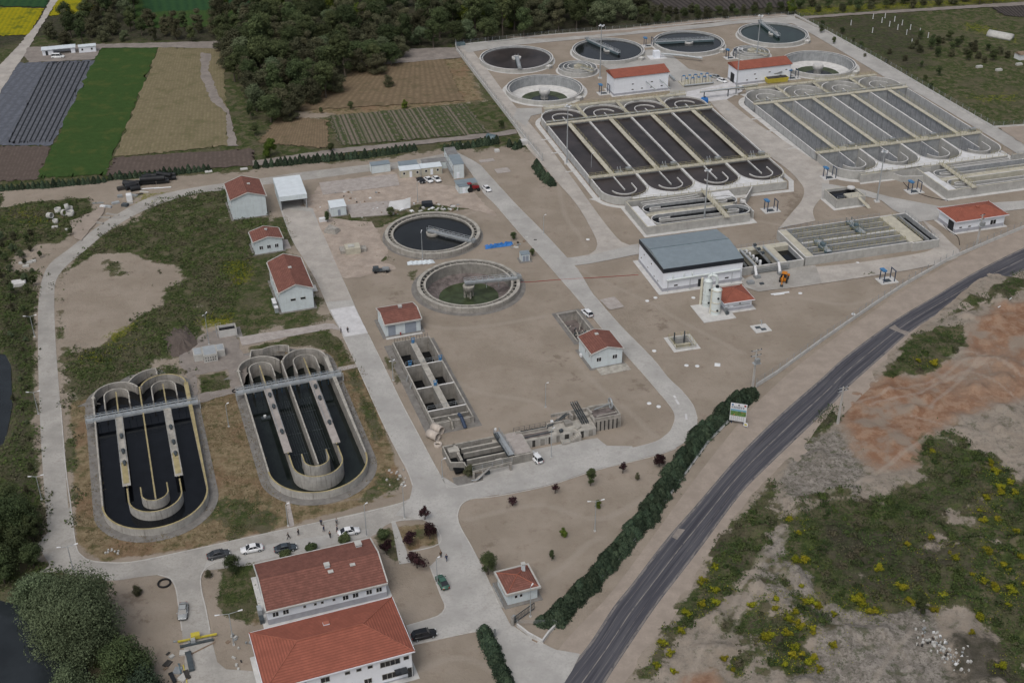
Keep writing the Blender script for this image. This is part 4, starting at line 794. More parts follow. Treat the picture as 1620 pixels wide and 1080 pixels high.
lines('trk', [[(760, 330), (700, 350), (640, 330), (560, 300)], [(600, 480), (700, 520), (860, 500)], [(900, 420), (1010, 470), (1100, 520), (1180, 560)], [(1250, 470), (1350, 480), (1440, 450)], [(640, 560), (760, 620), (860, 640), (940, 700)], [(900, 560), (980, 640), (1040, 690)], [(740, 820), (860, 800), (960, 820), (1060, 760)], [(800, 960), (880, 900), (950, 850)], [(880, 290), (900, 350), (930, 390)], [(1200, 350), (1280, 370), (1300, 400)], [(660, 1060), (740, 1040), (800, 1080)]], .9, .62)
for px in ([(830, 552), (900, 556), (920, 600), (905, 612), (870, 570)], [(800, 780), (835, 780), (830, 805), (795, 808)], [(600, 455), (640, 452), (650, 475), (610, 480)], [(1000, 590), (1040, 600), (1030, 630), (990, 620)], [(760, 840), (800, 850), (790, 880), (755, 870)], [(930, 640), (990, 650), (970, 670), (920, 660)], [(1010, 430), (1060, 500), (1100, 560), (1030, 520)], [(840, 235), (880, 290), (870, 310), (835, 270)], [(1215, 380), (1290, 360), (1280, 300), (1240, 300)], [(570, 870), (640, 930), (640, 980), (600, 900)], [(160, 920), (250, 930), (240, 1000), (200, 980)]): zone('damp', px, .62, 4)
for k in Wt: Wt[k] = Wt[k].astype(np.float32)
# relief: waste land mounds, pond bed
GZ = np.zeros(GX.shape)
dw = sdist([at(*q) for q in WL], GX, GY, 60); rel = vnoise(GX, GY, 7, 1) * .9 + vnoise(GX, GY, 2.6, 2) * .5 + vnoise(GX, GY, 1.3, 5) * .25 - .5
GZ += np.clip(dw / 6, 0, 1) * (rel * 1.25 + np.clip(vnoise(GX, GY, 4.2, 51) - .66, 0, 1) * 4.5)
POND = [(-60, 560), (0, 560), (10, 580), (12, 635), (4, 675), (-6, 700), (-60, 700)]
POND2 = [(-60, 940), (30, 960), (75, 975), (110, 1010), (125, 1050), (135, 1110), (-60, 1110)]
for Pn in (POND, POND2):
    d = sdist([at(*q) for q in Pn], GX, GY, 6); GZ -= np.clip((d + 2.5) / 3, 0, 1) * 1.8
GZ += np.where(dw > -50, 0, 0)
keepmask = np.zeros(GX.shape, bool)
for hp in HOLES:
    keepmask |= sdist(hp, GX, GY, 2) > 0
idx = np.arange(NX * NY).reshape(NY, NX)
q = np.stack([idx[:-1, :-1], idx[:-1, 1:], idx[1:, 1:], idx[1:, :-1]], -1).reshape(-1, 4)
q = q[~keepmask.ravel()[q].any(1)]
me = bpy.data.meshes.new('ground')
me.vertices.add(NX * NY); me.vertices.foreach_set('co', np.stack([GX, GY, GZ], -1).astype(np.float32).ravel())
me.loops.add(len(q) * 4); me.loops.foreach_set('vertex_index', q.ravel().astype(np.int32))
me.polygons.add(len(q)); me.polygons.foreach_set('loop_start', np.arange(0, len(q) * 4, 4, dtype=np.int32)); me.update(calc_edges=True)
for nm, ks in (('zone_a', ('grass', 'dry', 'flower')), ('zone_b', ('red', 'grey', 'dark')), ('zone_c', ('trk', 'damp', 'dark'))):
    a = me.attributes.new(nm, 'FLOAT_COLOR', 'POINT')
    a.data.foreach_set('color', np.stack([Wt[k] for k in ks] + [np.ones(GX.shape, np.float32)], -1).ravel())
ground = bpy.data.objects.new('ground', me); C.objects.link(ground); ground['kind'] = 'structure'
mt, nt, b = newmat('ground')
pos = nt.nodes.new('ShaderNodeNewGeometry').outputs['Position']
def attr(n):
    a = nt.nodes.new('ShaderNodeAttribute'); a.attribute_name = n; s_ = nt.nodes.new('ShaderNodeSeparateColor'); nt.links.new(a.outputs['Color'], s_.inputs[0]); return s_.outputs
A, Bz, Cz = attr('zone_a'), attr('zone_b'), attr('zone_c')
n1 = _noise(nt, pos, .35, 8, .72); n2 = _noise(nt, pos, .09, 5, .6); n3 = _noise(nt, pos, 1.6, 5, .75); n4 = _noise(nt, pos, .6, 7, .8); n5 = _noise(nt, pos, 3.5, 3, .7)
dirt = _mix(nt, (.262, .225, .183), (.315, .272, .226), _ramp(nt, n2, .35, .65))
dirt = _mix(nt, dirt, (.225, .182, .145), _ramp(nt, n1, .5, .68, 0, .45)); dirt = _mix(nt, dirt, (.34, .29, .24), _ramp(nt, n3, .6, .78, 0, .4))
dirt = _mix(nt, dirt, (.16, .135, .11), _ramp(nt, n5, .68, .74, 0, .5))
dirt = _mix(nt, dirt, (.195, .160, .128), _math(nt, 'MULTIPLY', _ramp(nt, _math(nt, 'ADD', Cz[1], _math(nt, 'MULTIPLY', _math(nt, 'SUBTRACT', n1, .5), 1.6)), .4, .65), .8))
def edge(w, n, amp, wid=.09):
    return _ramp(nt, _math(nt, 'ADD', w, _math(nt, 'MULTIPLY', _math(nt, 'SUBTRACT', n, .5), amp)), .5 - wid, .5 + wid)
grey = _mix(nt, (.17, .155, .135), (.285, .262, .235), _ramp(nt, n4, .42, .6)); grey = _mix(nt, grey, (.085, .080, .062), _ramp(nt, n3, .5, .62, 0, .8)); grey = _mix(nt, grey, (.055, .07, .03), _ramp(nt, n1, .54, .6, 0, .6))
col = _mix(nt, dirt, grey, edge(Bz[1], n1, .9, .2))
redc = _mix(nt, (.215, .115, .070), (.30, .205, .145), _ramp(nt, n1, .4, .62)); redc = _mix(nt, redc, (.26, .22, .18), _ramp(nt, n2, .5, .64, 0, .85)); col = _mix(nt, col, redc, edge(Bz[0], n1, 1.6, .35))
dry = _mix(nt, (.165, .125, .075), (.255, .205, .13), _ramp(nt, n4, .4, .62)); dry = _mix(nt, dry, (.07, .075, .03), _ramp(nt, n1, .5, .62, 0, .75))
dry = _mix(nt, dry, (.20, .115, .075), _ramp(nt, n2, .5, .62, 0, .4)); col = _mix(nt, col, dry, edge(A[1], n1, 1.0, .14))
gr = _mix(nt, (.032, .048, .016), (.075, .092, .034), _ramp(nt, n4, .38, .64)); gr = _mix(nt, gr, (.135, .117, .078), _ramp(nt, n1, .47, .60, 0, .85)); gr = _mix(nt, gr, (.105, .095, .062), _ramp(nt, n2, .48, .62, 0, .7)); gr = _mix(nt, gr, (.020, .030, .012), _ramp(nt, n3, .55, .68, 0, .6)); gr = _mix(nt, gr, (.19, .165, .13), _ramp(nt, n4, .62, .70, 0, .6))
nm = _math(nt, 'ADD', _math(nt, 'MULTIPLY', n1, .65), _math(nt, 'MULTIPLY', n4, .35)); col = _mix(nt, col, gr, edge(A[0], nm, 2.1, .10))
fl = _mix(nt, (.07, .095, .012), (.22, .21, .015), _ramp(nt, n3, .42, .6)); col = _mix(nt, col, fl, _math(nt, 'MULTIPLY', edge(A[2], n4, 2.4, .12), .75))
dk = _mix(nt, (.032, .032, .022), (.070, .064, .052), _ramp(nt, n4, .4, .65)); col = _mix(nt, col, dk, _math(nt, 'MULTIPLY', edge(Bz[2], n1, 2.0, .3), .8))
col = _mix(nt, col, (.35, .31, .265), _math(nt, 'MULTIPLY', _ramp(nt, Cz[0], .25, .9), _ramp(nt, n3, .3, .5, .25, .8)))
nt.links.new(col, b.inputs['Base Color']); b.inputs['Roughness'].default_value = .95; b.inputs['Specular IOR Level'].default_value = .1
bp = nt.nodes.new('ShaderNodeBump'); bp.inputs['Strength'].default_value = .55; bp.inputs['Distance'].default_value = .35
nt.links.new(_math(nt, 'ADD', n3, n4), bp.inputs['Height']); nt.links.new(bp.outputs[0], b.inputs['Normal'])
me.materials.append(mt)
def ground_at(x, y):
    i = np.clip(np.searchsorted(xs, x) - 1, 0, NX - 2); j = np.clip(np.searchsorted(ys, y) - 1, 0, NY - 2); return j, i
for nm, Pn in (('pond_water', POND), ('pond_water', POND2)):
    d = [at(*q) for q in Pn]; cx, cy = np.mean(d, 0); mb = MB(); mb.sheet([(cx + (x - cx) * 1.25, cy + (y - cy) * 1.25) for x, y in d], -.75, 'water_pond'); struct(nm, mb)

# ================================================================== ROADS, YARDS, FIELDS
ZL = [0.03]
def patch(name, px, m, world=False):
    ZL[0] += .004; mb = MB(); P = px if world else atz(px); j = {'track': .5, 'verge': .5, 'yard_dirt': .7, 'slab_old': .12, 'road_dusty': .35}.get(m, .06); out = []
    for i in range(len(P)):
        a, b_ = np.array(P[i]), np.array(P[(i + 1) % len(P)]); k = max(1, int(np.hypot(*(b_ - a)) / 1.6)); out += [tuple(a + (b_ - a) * q / k + RNG.normal(0, j * .45, 2)) for q in range(k)]
    mb.sheet(out, ZL[0], m); return struct(name, mb)
def resample(P, n):
    P = np.array(P, float); d = np.r_[0, np.cumsum(np.hypot(*np.diff(P, axis=0).T))]; t = np.linspace(0, d[-1], n)
    return np.stack([np.interp(t, d, P[:, 0]), np.interp(t, d, P[:, 1])], 1), d[-1]
def strip(name, L, Rr, m, n=80):
    """road between two edge lines, with UV (across, metres along)"""
    ZL[0] += .004; A_, l1 = resample(smooth_line(L), n); B_, l2 = resample(smooth_line(Rr), n)
    mb = MB(); vs = []; K = 4
    for i in range(n):
        for k in range(K + 1): p = A_[i] * (1 - k / K) + B_[i] * k / K; vs.append((p[0], p[1], ZL[0]))
    fs = [(i * (K + 1) + k, i * (K + 1) + k + 1, (i + 1) * (K + 1) + k + 1, (i + 1) * (K + 1) + k) for i in range(n - 1) for k in range(K)]
    mb.add(vs, fs, m); o = struct(name, mb); me = o.data; uv = me.uv_layers.new(name='uv')
    for lp in me.loops: i, k = divmod(lp.vertex_index, K + 1); uv.data[lp.index].uv = (k / K, i / (n - 1) * l1)
    if me.polygons[0].normal.z < 0: me.flip_normals()
    return o
def kerb(pts, z=.12, t=.22, m='kerb', name='kerb'):
    mb = MB(); mb.wall(pts, t, -.05, z, m); return struct(name, mb)
# asphalt with worn lanes
mt, nt, b = newmat('asphalt'); uv = nt.nodes.new('ShaderNodeUVMap').outputs[0]; MATS['asphalt'] = mt
su = _scale(nt, uv, (9, .035, 1)); st = _noise(nt, su, 1.6, 5, .65); pos = nt.nodes.new('ShaderNodeNewGeometry').outputs['Position']
col = _mix(nt, (.060, .061, .074), (.098, .098, .110), _ramp(nt, st, .38, .66)); sx = nt.nodes.new('ShaderNodeSeparateXYZ'); nt.links.new(uv, sx.inputs[0])
col = _mix(nt, col, (.040, .041, .052), _ramp(nt, _noise(nt, _scale(nt, uv, (5, .02, 1)), 1.1, 3), .52, .6, 0, .65))
for c0, wd, am in ((.50, .022, .75), (.045, .05, .6), (.955, .05, .6), (.24, .012, .3), (.74, .012, .35)):
    dd = _math(nt, 'ABSOLUTE', _math(nt, 'SUBTRACT', sx.outputs[0], c0)); br = _noise(nt, _scale(nt, uv, (14, .25, 1)), 1.3, 5, .8)
    mk = _math(nt, 'MULTIPLY', _ramp(nt, dd, wd, wd * .3, 0, am), _ramp(nt, br, .36, .56)); col = _mix(nt, col, (.30, .275, .25), mk)
col = _mix(nt, col, (.20, .19, .18), _ramp(nt, _noise(nt, pos, .25, 6, .8), .66, .76, 0, .6))
nt.links.new(col, b.inputs['Base Color']); b.inputs['Roughness'].default_value = .75; b.inputs['Specular IOR Level'].default_value = .25
RL = [(820, 1170), (860, 1110), (890, 1070), (933, 1017), (970, 960), (1000, 923), (1052, 855), (1100, 800), (1172, 717), (1235, 655), (1298, 600), (1340, 562), (1415, 507), (1482, 467), (1538, 433), (1620, 392), (1720, 350), (1900, 290)]
RR = [(890, 1190), (930, 1125), (957, 1080), (980, 1044), (1036, 961), (1075, 910), (1111, 863), (1172, 781), (1215, 737), (1263, 691), (1320, 636), (1342, 612), (1398, 562), (1444, 522), (1505, 486), (1620, 428), (1720, 388), (1900, 325)]
strip('verge', [(750, 1150), (830, 1090), (880, 1030), (920, 985), (960, 945), (1010, 880), (1090, 770), (1140, 705), (1195, 640), (1260, 580), (1330, 528), (1430, 460), (1530, 402), (1620, 360), (1720, 320), (1900, 262)],
      [(940, 1200), (975, 1140), (1000, 1085), (1022, 1040), (1070, 970), (1105, 918), (1145, 870), (1200, 797), (1240, 755), (1290, 702), (1340, 650), (1365, 624), (1415, 580), (1460, 540), (1515, 500), (1560, 478), (1620, 446), (1720, 405), (1900, 340)], 'verge')
strip('asphalt_road', RL, RR, 'asphalt', 160)
patch('road_patch', [(1063, 848), (1070, 834), (1083, 839), (1074, 853)], 'track')
patch('road_patch', [(1408, 519), (1414, 515), (1438, 526), (1434, 531)], 'track')
# perimeter road, west
WLf = [(60, 905), (79, 890), (72, 800), (65, 700), (61, 600), (60, 510), (62, 467), (68, 438), (80, 416), (109, 394), (150, 362), (187, 338), (228, 316), (262, 306), (306, 297), (355, 290), (430, 280), (467, 274), (579, 261), (640, 255), (700, 244)]
WRt = [(150, 905), (122, 880), (113, 840), (107, 790), (97, 660), (88, 540), (86, 467), (90, 441), (106, 420), (135, 396), (171, 366), (218, 338), (259, 321), (306, 307), (355, 301), (430, 291), (470, 287), (580, 272), (640, 266), (712, 258)]
strip('perimeter_road', WLf, WRt, 'paving_old', 100)
sr_up = [(112, 800), (117, 844), (121, 866), (132, 880), (150, 887), (180, 890), (208, 888), (292, 871), (420, 843), (500, 826), (575, 809), (636, 794), (662, 778)]
sr_lo = [(60, 860), (79, 893), (105, 907), (144, 915), (181, 918), (217, 913), (250, 909), (320, 903), (420, 890), (500, 872), (585, 850), (620, 826), (690, 822)]
strip('south_road', sr_up, sr_lo, 'paving_old', 90)
patch('yard_paving', [(248, 909), (269, 914), (278, 930), (283, 961), (288, 997), (292, 1040), (294, 1100), (420, 1100), (410, 1062), (358, 1058), (344, 1047), (337, 1020), (332, 997), (325, 960), (319, 935), (318, 911), (330, 890), (300, 880)], 'paving_old')
patch('yard_paving', [(320, 905), (330, 895), (345, 888), (383, 893), (404, 888), (500, 866), (583, 848), (583, 836), (440, 858), (330, 880)], 'paving')
main_l = [(440, 320), (462, 380), (500, 440), (520, 490), (542, 530), (565, 579), (604, 665), (630, 717), (645, 745), (653, 768), (648, 790)]
main_r = [(495, 330), (510, 370), (535, 425), (562, 485), (583, 530), (610, 585), (636, 639), (661, 686), (680, 722), (697, 753), (708, 772)]
patch('dirt_yard', [(470, 330), (500, 300), (510, 290), (620, 272), (690, 290), (745, 300), (790, 345), (740, 330), (640, 318), (615, 335), (560, 338), (520, 345), (590, 352), (615, 400), (600, 412), (630, 425), (560, 440), (540, 440), (500, 360)], 'yard_dirt')
strip('main_road', main_l, main_r, 'paving', 60)
strip('dirt_lane', [(446, 330), (462, 378), (498, 440), (515, 478)], [(492, 335), (512, 372), (537, 430), (556, 475)], 'road_dusty', 30)
patch('light_paving', [(522, 490), (560, 484), (582, 527), (545, 533)], 'paving_light')
patch('side_path', [(378, 533), (516, 512), (528, 512), (540, 523), (524, 520), (383, 547)], 'slab_old')
patch('side_path', [(532, 582), (563, 576), (566, 581), (535, 588)], 'slab_old')
patch('tank_yard', [(281, 550), (330, 525), (372, 524), (384, 562), (400, 562), (390, 590), (357, 585), (309, 594), (300, 600), (288, 583)], 'track')
patch('tank_yard', [(357, 585), (390, 590), (385, 612), (367, 615)], 'track'); patch('tank_yard', [(300, 600), (309, 594), (314, 624), (308, 640)], 'track'); patch('tank_yard', [(314, 624), (367, 615), (385, 612), (384, 618), (308, 640)], 'track')
patch('grass_square', [(309, 594), (357, 585), (367, 615), (314, 624)], 'paving_old') if 0 else None
patch('foot_path', [(452, 793), (458, 793), (466, 832), (459, 834)], 'slab_old')
patch('junction_paving', [(625, 815), (648, 790), (653, 768), (697, 752), (724, 768), (790, 756), (800, 779), (747, 788), (731, 797), (724, 813), (727, 831), (747, 867), (770, 913), (790, 955), (806, 985), (832, 1004), (880, 1028), (918, 1034), (905, 1060), (890, 1085), (812, 1085), (790, 1037), (760, 998), (730, 1002), (651, 1020), (643, 990), (690, 975), (702, 966), (704, 956), (697, 940), (681, 895), (700, 876), (694, 862), (690, 835), (667, 821)], 'paving')
patch('side_path', [(619, 826), (625, 824), (650, 890), (632, 893)], 'paving')
patch('yard_paving', [(724, 769), (765, 760), (762, 742), (800, 720), (900, 700), (945, 693), (960, 705), (1000, 706), (1010, 727), (941, 743), (867, 767), (790, 782), (747, 789)], 'paving')
east_l = [(700, 244), (722, 251), (737, 262), (750, 280), (765, 305), (784, 324), (820, 366), (862, 413), (890, 445), (912, 470), (953, 520), (983, 553), (1020, 594), (1042, 620), (1059, 640), (1068, 658), (1063, 678), (1053, 689), (1037, 699), (1004, 708), (960, 717), (900, 731), (850, 742), (790, 756)]
east_r = [(712, 236), (740, 250), (760, 262), (776, 280), (796, 302), (821, 329), (854, 362), (880, 390), (915, 428), (940, 468), (979, 513), (1031, 566), (1056, 597), (1078, 618), (1096, 641), (1103, 662), (1101, 680), (1087, 697), (1070, 708), (1048, 716), (1004, 728), (942, 743), (867, 767), (790, 783)]
strip('east_road', east_l, east_r, 'paving', 110)
strip('link_road', [(868, 418), (895, 420), (930, 418), (1012, 402)], [(866, 398), (880, 402), (905, 408), (1010, 386)], 'paving', 20)
strip('new_plant_road', [(722, 74), (755, 120), (790, 165), (812, 198), (830, 229), (855, 258), (881, 288), (913, 325), (938, 368), (945, 388), (935, 402), (900, 412)], [(742, 74), (772, 112), (800, 150), (825, 180), (862, 224), (885, 255), (909, 287), (936, 325), (962, 360), (985, 385), (1000, 388), (1012, 386)], 'road_dusty', 60)
patch('new_plant_road', [(812, 188), (818, 172), (857, 171), (858, 180), (840, 184), (832, 200)], 'paving')
strip('new_plant_road', [(724, 70), (790, 66), (856, 59), (922, 53), (1033, 45), (1120, 38), (1181, 30), (1257, 26)], [(740, 84), (800, 74), (860, 68), (925, 62), (1033, 52), (1120, 44), (1181, 37), (1262, 38)], 'paving', 50)
strip('new_plant_road', [(1230, 30), (1262, 42), (1345, 90), (1407, 127), (1441, 142), (1550, 207), (1620, 250), (1700, 296)], [(1262, 30), (1300, 48), (1380, 90), (1440, 125), (1500, 160), (1560, 193), (1640, 238), (1720, 282)], 'paving', 50)
strip('new_plant_road', [(1122, 160), (1127, 166), (1165, 205), (1215, 246), (1245, 268), (1262, 285), (1272, 300), (1268, 318), (1250, 340), (1232, 362)], [(1140, 150), (1152, 160), (1192, 192), (1238, 222), (1280, 249), (1300, 262), (1312, 290), (1300, 312), (1286, 332), (1290, 350)], 'road_dusty', 50)
patch('new_plant_road', [(1300, 290), (1362, 300), (1407, 312), (1486, 327), (1620, 318), (1720, 318), (1720, 335), (1620, 331), (1480, 348), (1452, 352), (1412, 332), (1395, 318), (1350, 306), (1300, 315)], 'paving')
strip('new_plant_road', [(1198, 440), (1240, 428), (1288, 423), (1340, 418), (1400, 410), (1460, 400), (1478, 392), (1480, 378), (1468, 360), (1455, 345)], [(1200, 461), (1250, 456), (1300, 449), (1347, 442), (1436, 428), (1500, 414), (1518, 405), (1517, 396), (1505, 385), (1485, 365)], 'road_dusty', 40)
patch('yard_paving', [(1173, 445), (1200, 430), (1290, 420), (1300, 448), (1200, 462), (1178, 455)], 'paving_old')
patch('yard_paving', [(1055, 150), (1115, 130), (1160, 130), (1175, 145), (1150, 158), (1115, 162), (1060, 160)], 'paving_light')
patch('yard_paving', [(1020, 80), (1050, 78), (1090, 110), (1130, 118), (1150, 132), (1060, 152), (1058, 110), (1030, 100)], 'paving')
patch('yard_paving', [(945, 84), (1008, 80), (1040, 90), (1058, 103), (965, 112), (950, 102)], 'paving')
patch('dirt_verge', [(800, 60), (980, 46), (1130, 30), (1240, 22), (1250, 27), (1120, 37), (980, 53), (860, 62)], 'verge')
patch('light_patch', [(948, 475), (972, 470), (988, 486), (965, 491)], 'slab_old')
for k_ in (east_l[2:-2], [east_r[i] for i in range(2, 9)], [east_r[i] for i in range(9, 16)]): kerb(smooth_line(k_))
kerb(smooth_line([main_r[i] for i in range(4, 11)])); kerb(smooth_line([main_l[i] for i in range(4, 10)])); kerb(smooth_line([(1070, 709), (1048, 717), (1004, 729), (942, 744), (867, 768), (790, 784), (747, 789), (731, 797), (724, 813), (727, 831), (747, 867), (770, 913), (788, 955)]))
kerb(smooth_line([(648, 792), (575, 811), (500, 827), (420, 844), (292, 872), (208, 889), (150, 888), (131, 880), (120, 862), (112, 800), (104, 740), (96, 640)]))
kerb(smooth_line([(680, 895), (697, 940), (704, 957), (701, 967), (691, 975), (643, 990)])); kerb(smooth_line([(332, 997), (325, 960), (319, 935), (318, 911), (330, 895), (352, 886)])); kerb(smooth_line([(288, 997), (283, 961), (278, 930), (269, 915), (250, 909)]))
kerb(smooth_line([(698, 753), (708, 768), (724, 770), (765, 761)])); kerb(smooth_line([(651, 1020), (730, 1003), (757, 998)])); kerb(smooth_line([(619, 826), (640, 822), (667, 821), (690, 835), (695, 860), (647, 873)]))
# light tyre marks on the bend
for c_ in ((1069, 632, 1074, 640), (1085, 655, 1086, 664), (1066, 626, 1069, 630)):
    a_, b_ = at(*c_[:2]), at(*c_[2:]); mb = MB(); mb.wall([a_, b_], .5, .12, .14, 'paving_light'); struct('road_marking', mb)

# fields beyond the fence
def rowmat(name, c1, c2, n, soft=.1, duty=.5, c3=None, nz=.3, along=.4, rnd=0.0, rc=((.05, .06, .03), (.22, .2, .15))):
    mt, nt, b = newmat(name); uv = nt.nodes.new('ShaderNodeUVMap').outputs[0]; sx = nt.nodes.new('ShaderNodeSeparateXYZ'); nt.links.new(uv, sx.inputs[0])
    ns = _noise(nt, nt.nodes.new('ShaderNodeNewGeometry').outputs['Position'], .5, 6, .75)
    t = _math(nt, 'FRACT', _math(nt, 'ADD', _math(nt, 'MULTIPLY', sx.outputs[0], n), _math(nt, 'MULTIPLY', ns, nz)))
    d = _math(nt, 'ABSOLUTE', _math(nt, 'SUBTRACT', t, .5)); a_ = tuple(x * .8 for x in c1); col = _mix(nt, a_, tuple(min(1, x * 1.2) for x in c1), _ramp(nt, ns, .35, .65))
    line = c2
    if rnd:
        wn = nt.nodes.new('ShaderNodeTexWhiteNoise'); wn.noise_dimensions = '1D'; nt.links.new(_math(nt, 'FLOOR', _math(nt, 'MULTIPLY', sx.outputs[0], n)), wn.inputs['W'])
        line = _mix(nt, rc[0], rc[1], _ramp(nt, wn.outputs[0], .35, .75)); col = _mix(nt, col, line, _ramp(nt, _noise(nt, _scale(nt, uv, (n, 14, 1)), 1, 3), .42, .5, 0, rnd))
        line = c2
    col = _mix(nt, col, line, _math(nt, 'MULTIPLY', _ramp(nt, d, duty * .5 + soft, duty * .5 - soft), _ramp(nt, ns, .3, .5, .6, 1)))
    if c3: col = _mix(nt, col, c3, _ramp(nt, _noise(nt, nt.nodes.new('ShaderNodeNewGeometry').outputs['Position'], .12, 6, .7), .5, .66, 0, .7))
    nt.links.new(col, b.inputs['Base Color']); b.inputs['Roughness'].default_value = .95; b.inputs['Specular IOR Level'].default_value = .1; MATS[name] = mt
def field(px4, m, n=40, name='field'):
    """quad field: near-left, near-right, far-right, far-left; u across rows"""
    ZL[0] += .004; P = [np.array(at(*q)) for q in px4]; mb = MB(); vs = []; uvs = []
    for j in range(n + 1):
        for i in range(n + 1):
            u, v = i / n, j / n; p = (P[0] * (1 - u) + P[1] * u) * (1 - v) + (P[3] * (1 - u) + P[2] * u) * v + (RNG.normal(0, .45, 2) if i in (0, n) or j in (0, n) else 0); vs.append((p[0], p[1], ZL[0])); uvs.append((u, v))
    fs = [(j * (n + 1) + i, j * (n + 1) + i + 1, (j + 1) * (n + 1) + i + 1, (j + 1) * (n + 1) + i) for j in range(n) for i in range(n)]
    mb.add(vs, fs, m); o = struct(name, mb); uv = o.data.uv_layers.new(name='uv')
    for lp in o.data.loops: uv.data[lp.index].uv = uvs[lp.vertex_index]
    return o
rowmat('mulch_plain', (.115, .125, .15), (.10, .11, .13), 12, .2, .3)
rowmat('mulch_rows', (.105, .112, .13), (.018, .022, .026), 9, .06, .30, nz=.12)
rowmat('field_green', (.042, .080, .022), (.036, .070, .020), 40, .3, .5, c3=(.078, .095, .028), nz=.8)
rowmat('field_green_far', (.022, .060, .026), (.03, .075, .028), 14, .3, .5)
rowmat('field_stubble', (.195, .165, .105), (.165, .148, .085), 26, .3, .4, c3=(.125, .118, .062), nz=1.6)
rowmat('field_dry', (.19, .145, .095), (.15, .115, .075), 22, .3, .4, c3=(.12, .10, .06), nz=.6)
rowmat('field_brown', (.115, .092, .080), (.10, .08, .07), 30, .3, .5, nz=.5)
rowmat('field_plough', (.075, .066, .062), (.03, .028, .026), 26, .2, .35)
rowmat('field_yellow', (.20, .20, .012), (.33, .28, .008), 24, .5, .5, c3=(.07, .10, .015), nz=1.0)
rowmat('garden', (.155, .130, .11), (.05, .065, .032), 30, .15, .35, nz=.15, rnd=.8, rc=((.055, .08, .025), (.19, .165, .13)))
field([(-90, 228), (80, 232), (154, 96), (30, 100)], 'mulch_plain')
field([(10, 227), (83, 226), (146, 97), (74, 100)], 'mulch_rows')
field([(-120, 296), (60, 284), (82, 233), (-90, 229)], 'field_brown')
field([(60, 282), (167, 277), (251, 75), (158, 77)], 'field_green')
field([(182, 249), (361, 231), (352, 77), (252, 75)], 'field_stubble')
field([(168, 278), (405, 262), (400, 236), (182, 250)], 'field_brown')
patch('ditch_track', [(318, 84), (334, 86), (330, 112), (345, 150), (362, 175), (370, 205), (375, 232), (361, 232), (358, 180), (335, 160), (318, 125)], 'track')
field([(-140, 62), (46, 56), (70, 14), (-100, 10)], 'field_yellow'); field([(-100, 9), (72, 12), (82, -12), (-80, -12)], 'field_green_far')
field([(77, 26), (140, 22), (165, -6), (92, -4)], 'field_yellow')
field([(215, 46), (430, 42), (430, -14), (205, -14)], 'field_green'); field([(230, 20), (420, 14), (420, -20), (220, -20)], 'field_green_far')
field([(1062, 22), (1250, 12), (1235, -14), (1010, -10)], 'field_plough'); field([(1590, 26), (1720, 34), (1720, 0), (1560, 8)], 'field_plough')
field([(538, 231), (773, 211), (737, 166), (520, 184)], 'garden', name='garden_plots')
field([(470, 176), (735, 160), (700, 92), (560, 112)], 'field_dry')
field([(410, 226), (520, 236), (516, 190), (440, 186)], 'field_dry')
patch('farm_road', [(-60, 190), (0, 104), (28, 75), (62, 34), (80, 0), (90, -20), (104, -20), (92, 0), (58, 55), (44, 80), (16, 122), (0, 148), (-50, 240)], 'road_dusty')
patch('farm_road', [(45, 76), (150, 71), (350, 66), (352, 78), (270, 76), (160, 77), (150, 95), (45, 100), (38, 88)], 'track')
patch('farm_road', [(1268, 27), (1400, 18), (1620, 4), (1720, -4), (1720, 2), (1620, 9), (1450, 19), (1290, 29), (1270, 33)], 'track')
patch('farm_track', [(400, 256), (530, 237), (790, 210), (815, 205), (818, 212), (790, 217), (640, 232), (530, 245), (400, 264)], 'track')
patch('dirt_yard', [(590, 80), (725, 76), (735, 92), (640, 100), (560, 108)], 'track')
patch('dirt_yard', [(1582, 205), (1572, 201), (1740, 190), (1740, 250), (1650, 250)], 'verge')
patch('farm_track', [(110, 352), (150, 335), (170, 322), (160, 345), (128, 382), (118, 378)], 'verge')

# ================================================================== BUILDINGS (local frame: x along the near wall, y to the back)
def window(par, x, z, w_, h_, panes=2, face='front', D=0, W=0, frame='frame_white', name='window'):
    """window on a wall: frame proud of the wall, panes in it"""
    def bx(m1, a0, a1, z0, z1, dep0, dep1, m):
        if face == 'front': m1.box(a0, a1, -dep1, -dep0, z0, z1, m)
        elif face == 'left': m1.box(-dep1, -dep0, a0, a1, z0, z1, m)
        else: m1.box(W + dep0, W + dep1, a0, a1, z0, z1, m)
    m1 = MB(); t_ = .07
    bx(m1, x, x + w_, z, z + t_, .002, .06, frame); bx(m1, x, x + w_, z + h_ - t_, z + h_, .002, .06, frame)
    for k in range(panes + 1):
        xx = x + (w_ - t_) * k / panes; bx(m1, xx, xx + t_, z + t_, z + h_ - t_, .002, .06, frame)
    f = m1.build(name, par)
    for k in range(panes):
        m2 = MB(); a = x + t_ + (w_ - t_) * k / panes; bx(m2, a, a + (w_ - t_) / panes - t_, z + t_, z + h_ - t_, .001, .03, 'glass_dark'); m2.build('pane', f)
    return f
def door(par, x, w_, h_, face='front', m='door_grey', W=0, z0=.1):
    m1 = MB()
    if face == 'front': m1.box(x, x + w_, -.08, -.002, z0, h_, m)
    elif face == 'left': m1.box(-.08, -.002, x, x + w_, z0, h_, m)
    else: m1.box(W + .002, W + .08, x, x + w_, z0, h_, m)
    o = m1.build('door', par); m2 = MB()
    if face == 'front': m2.box(x + w_ * .8, x + w_ * .9, -.14, -.081, z0 + 1, z0 + 1.1, 'steel')
    elif face == 'left': m2.box(-.14, -.081, x + w_ * .8, x + w_ * .9, z0 + 1, z0 + 1.1, 'steel')
    else: m2.box(W + .081, W + .14, x + w_ * .8, x + w_ * .9, z0 + 1, z0 + 1.1, 'steel')
    m2.build('handle', o); return o
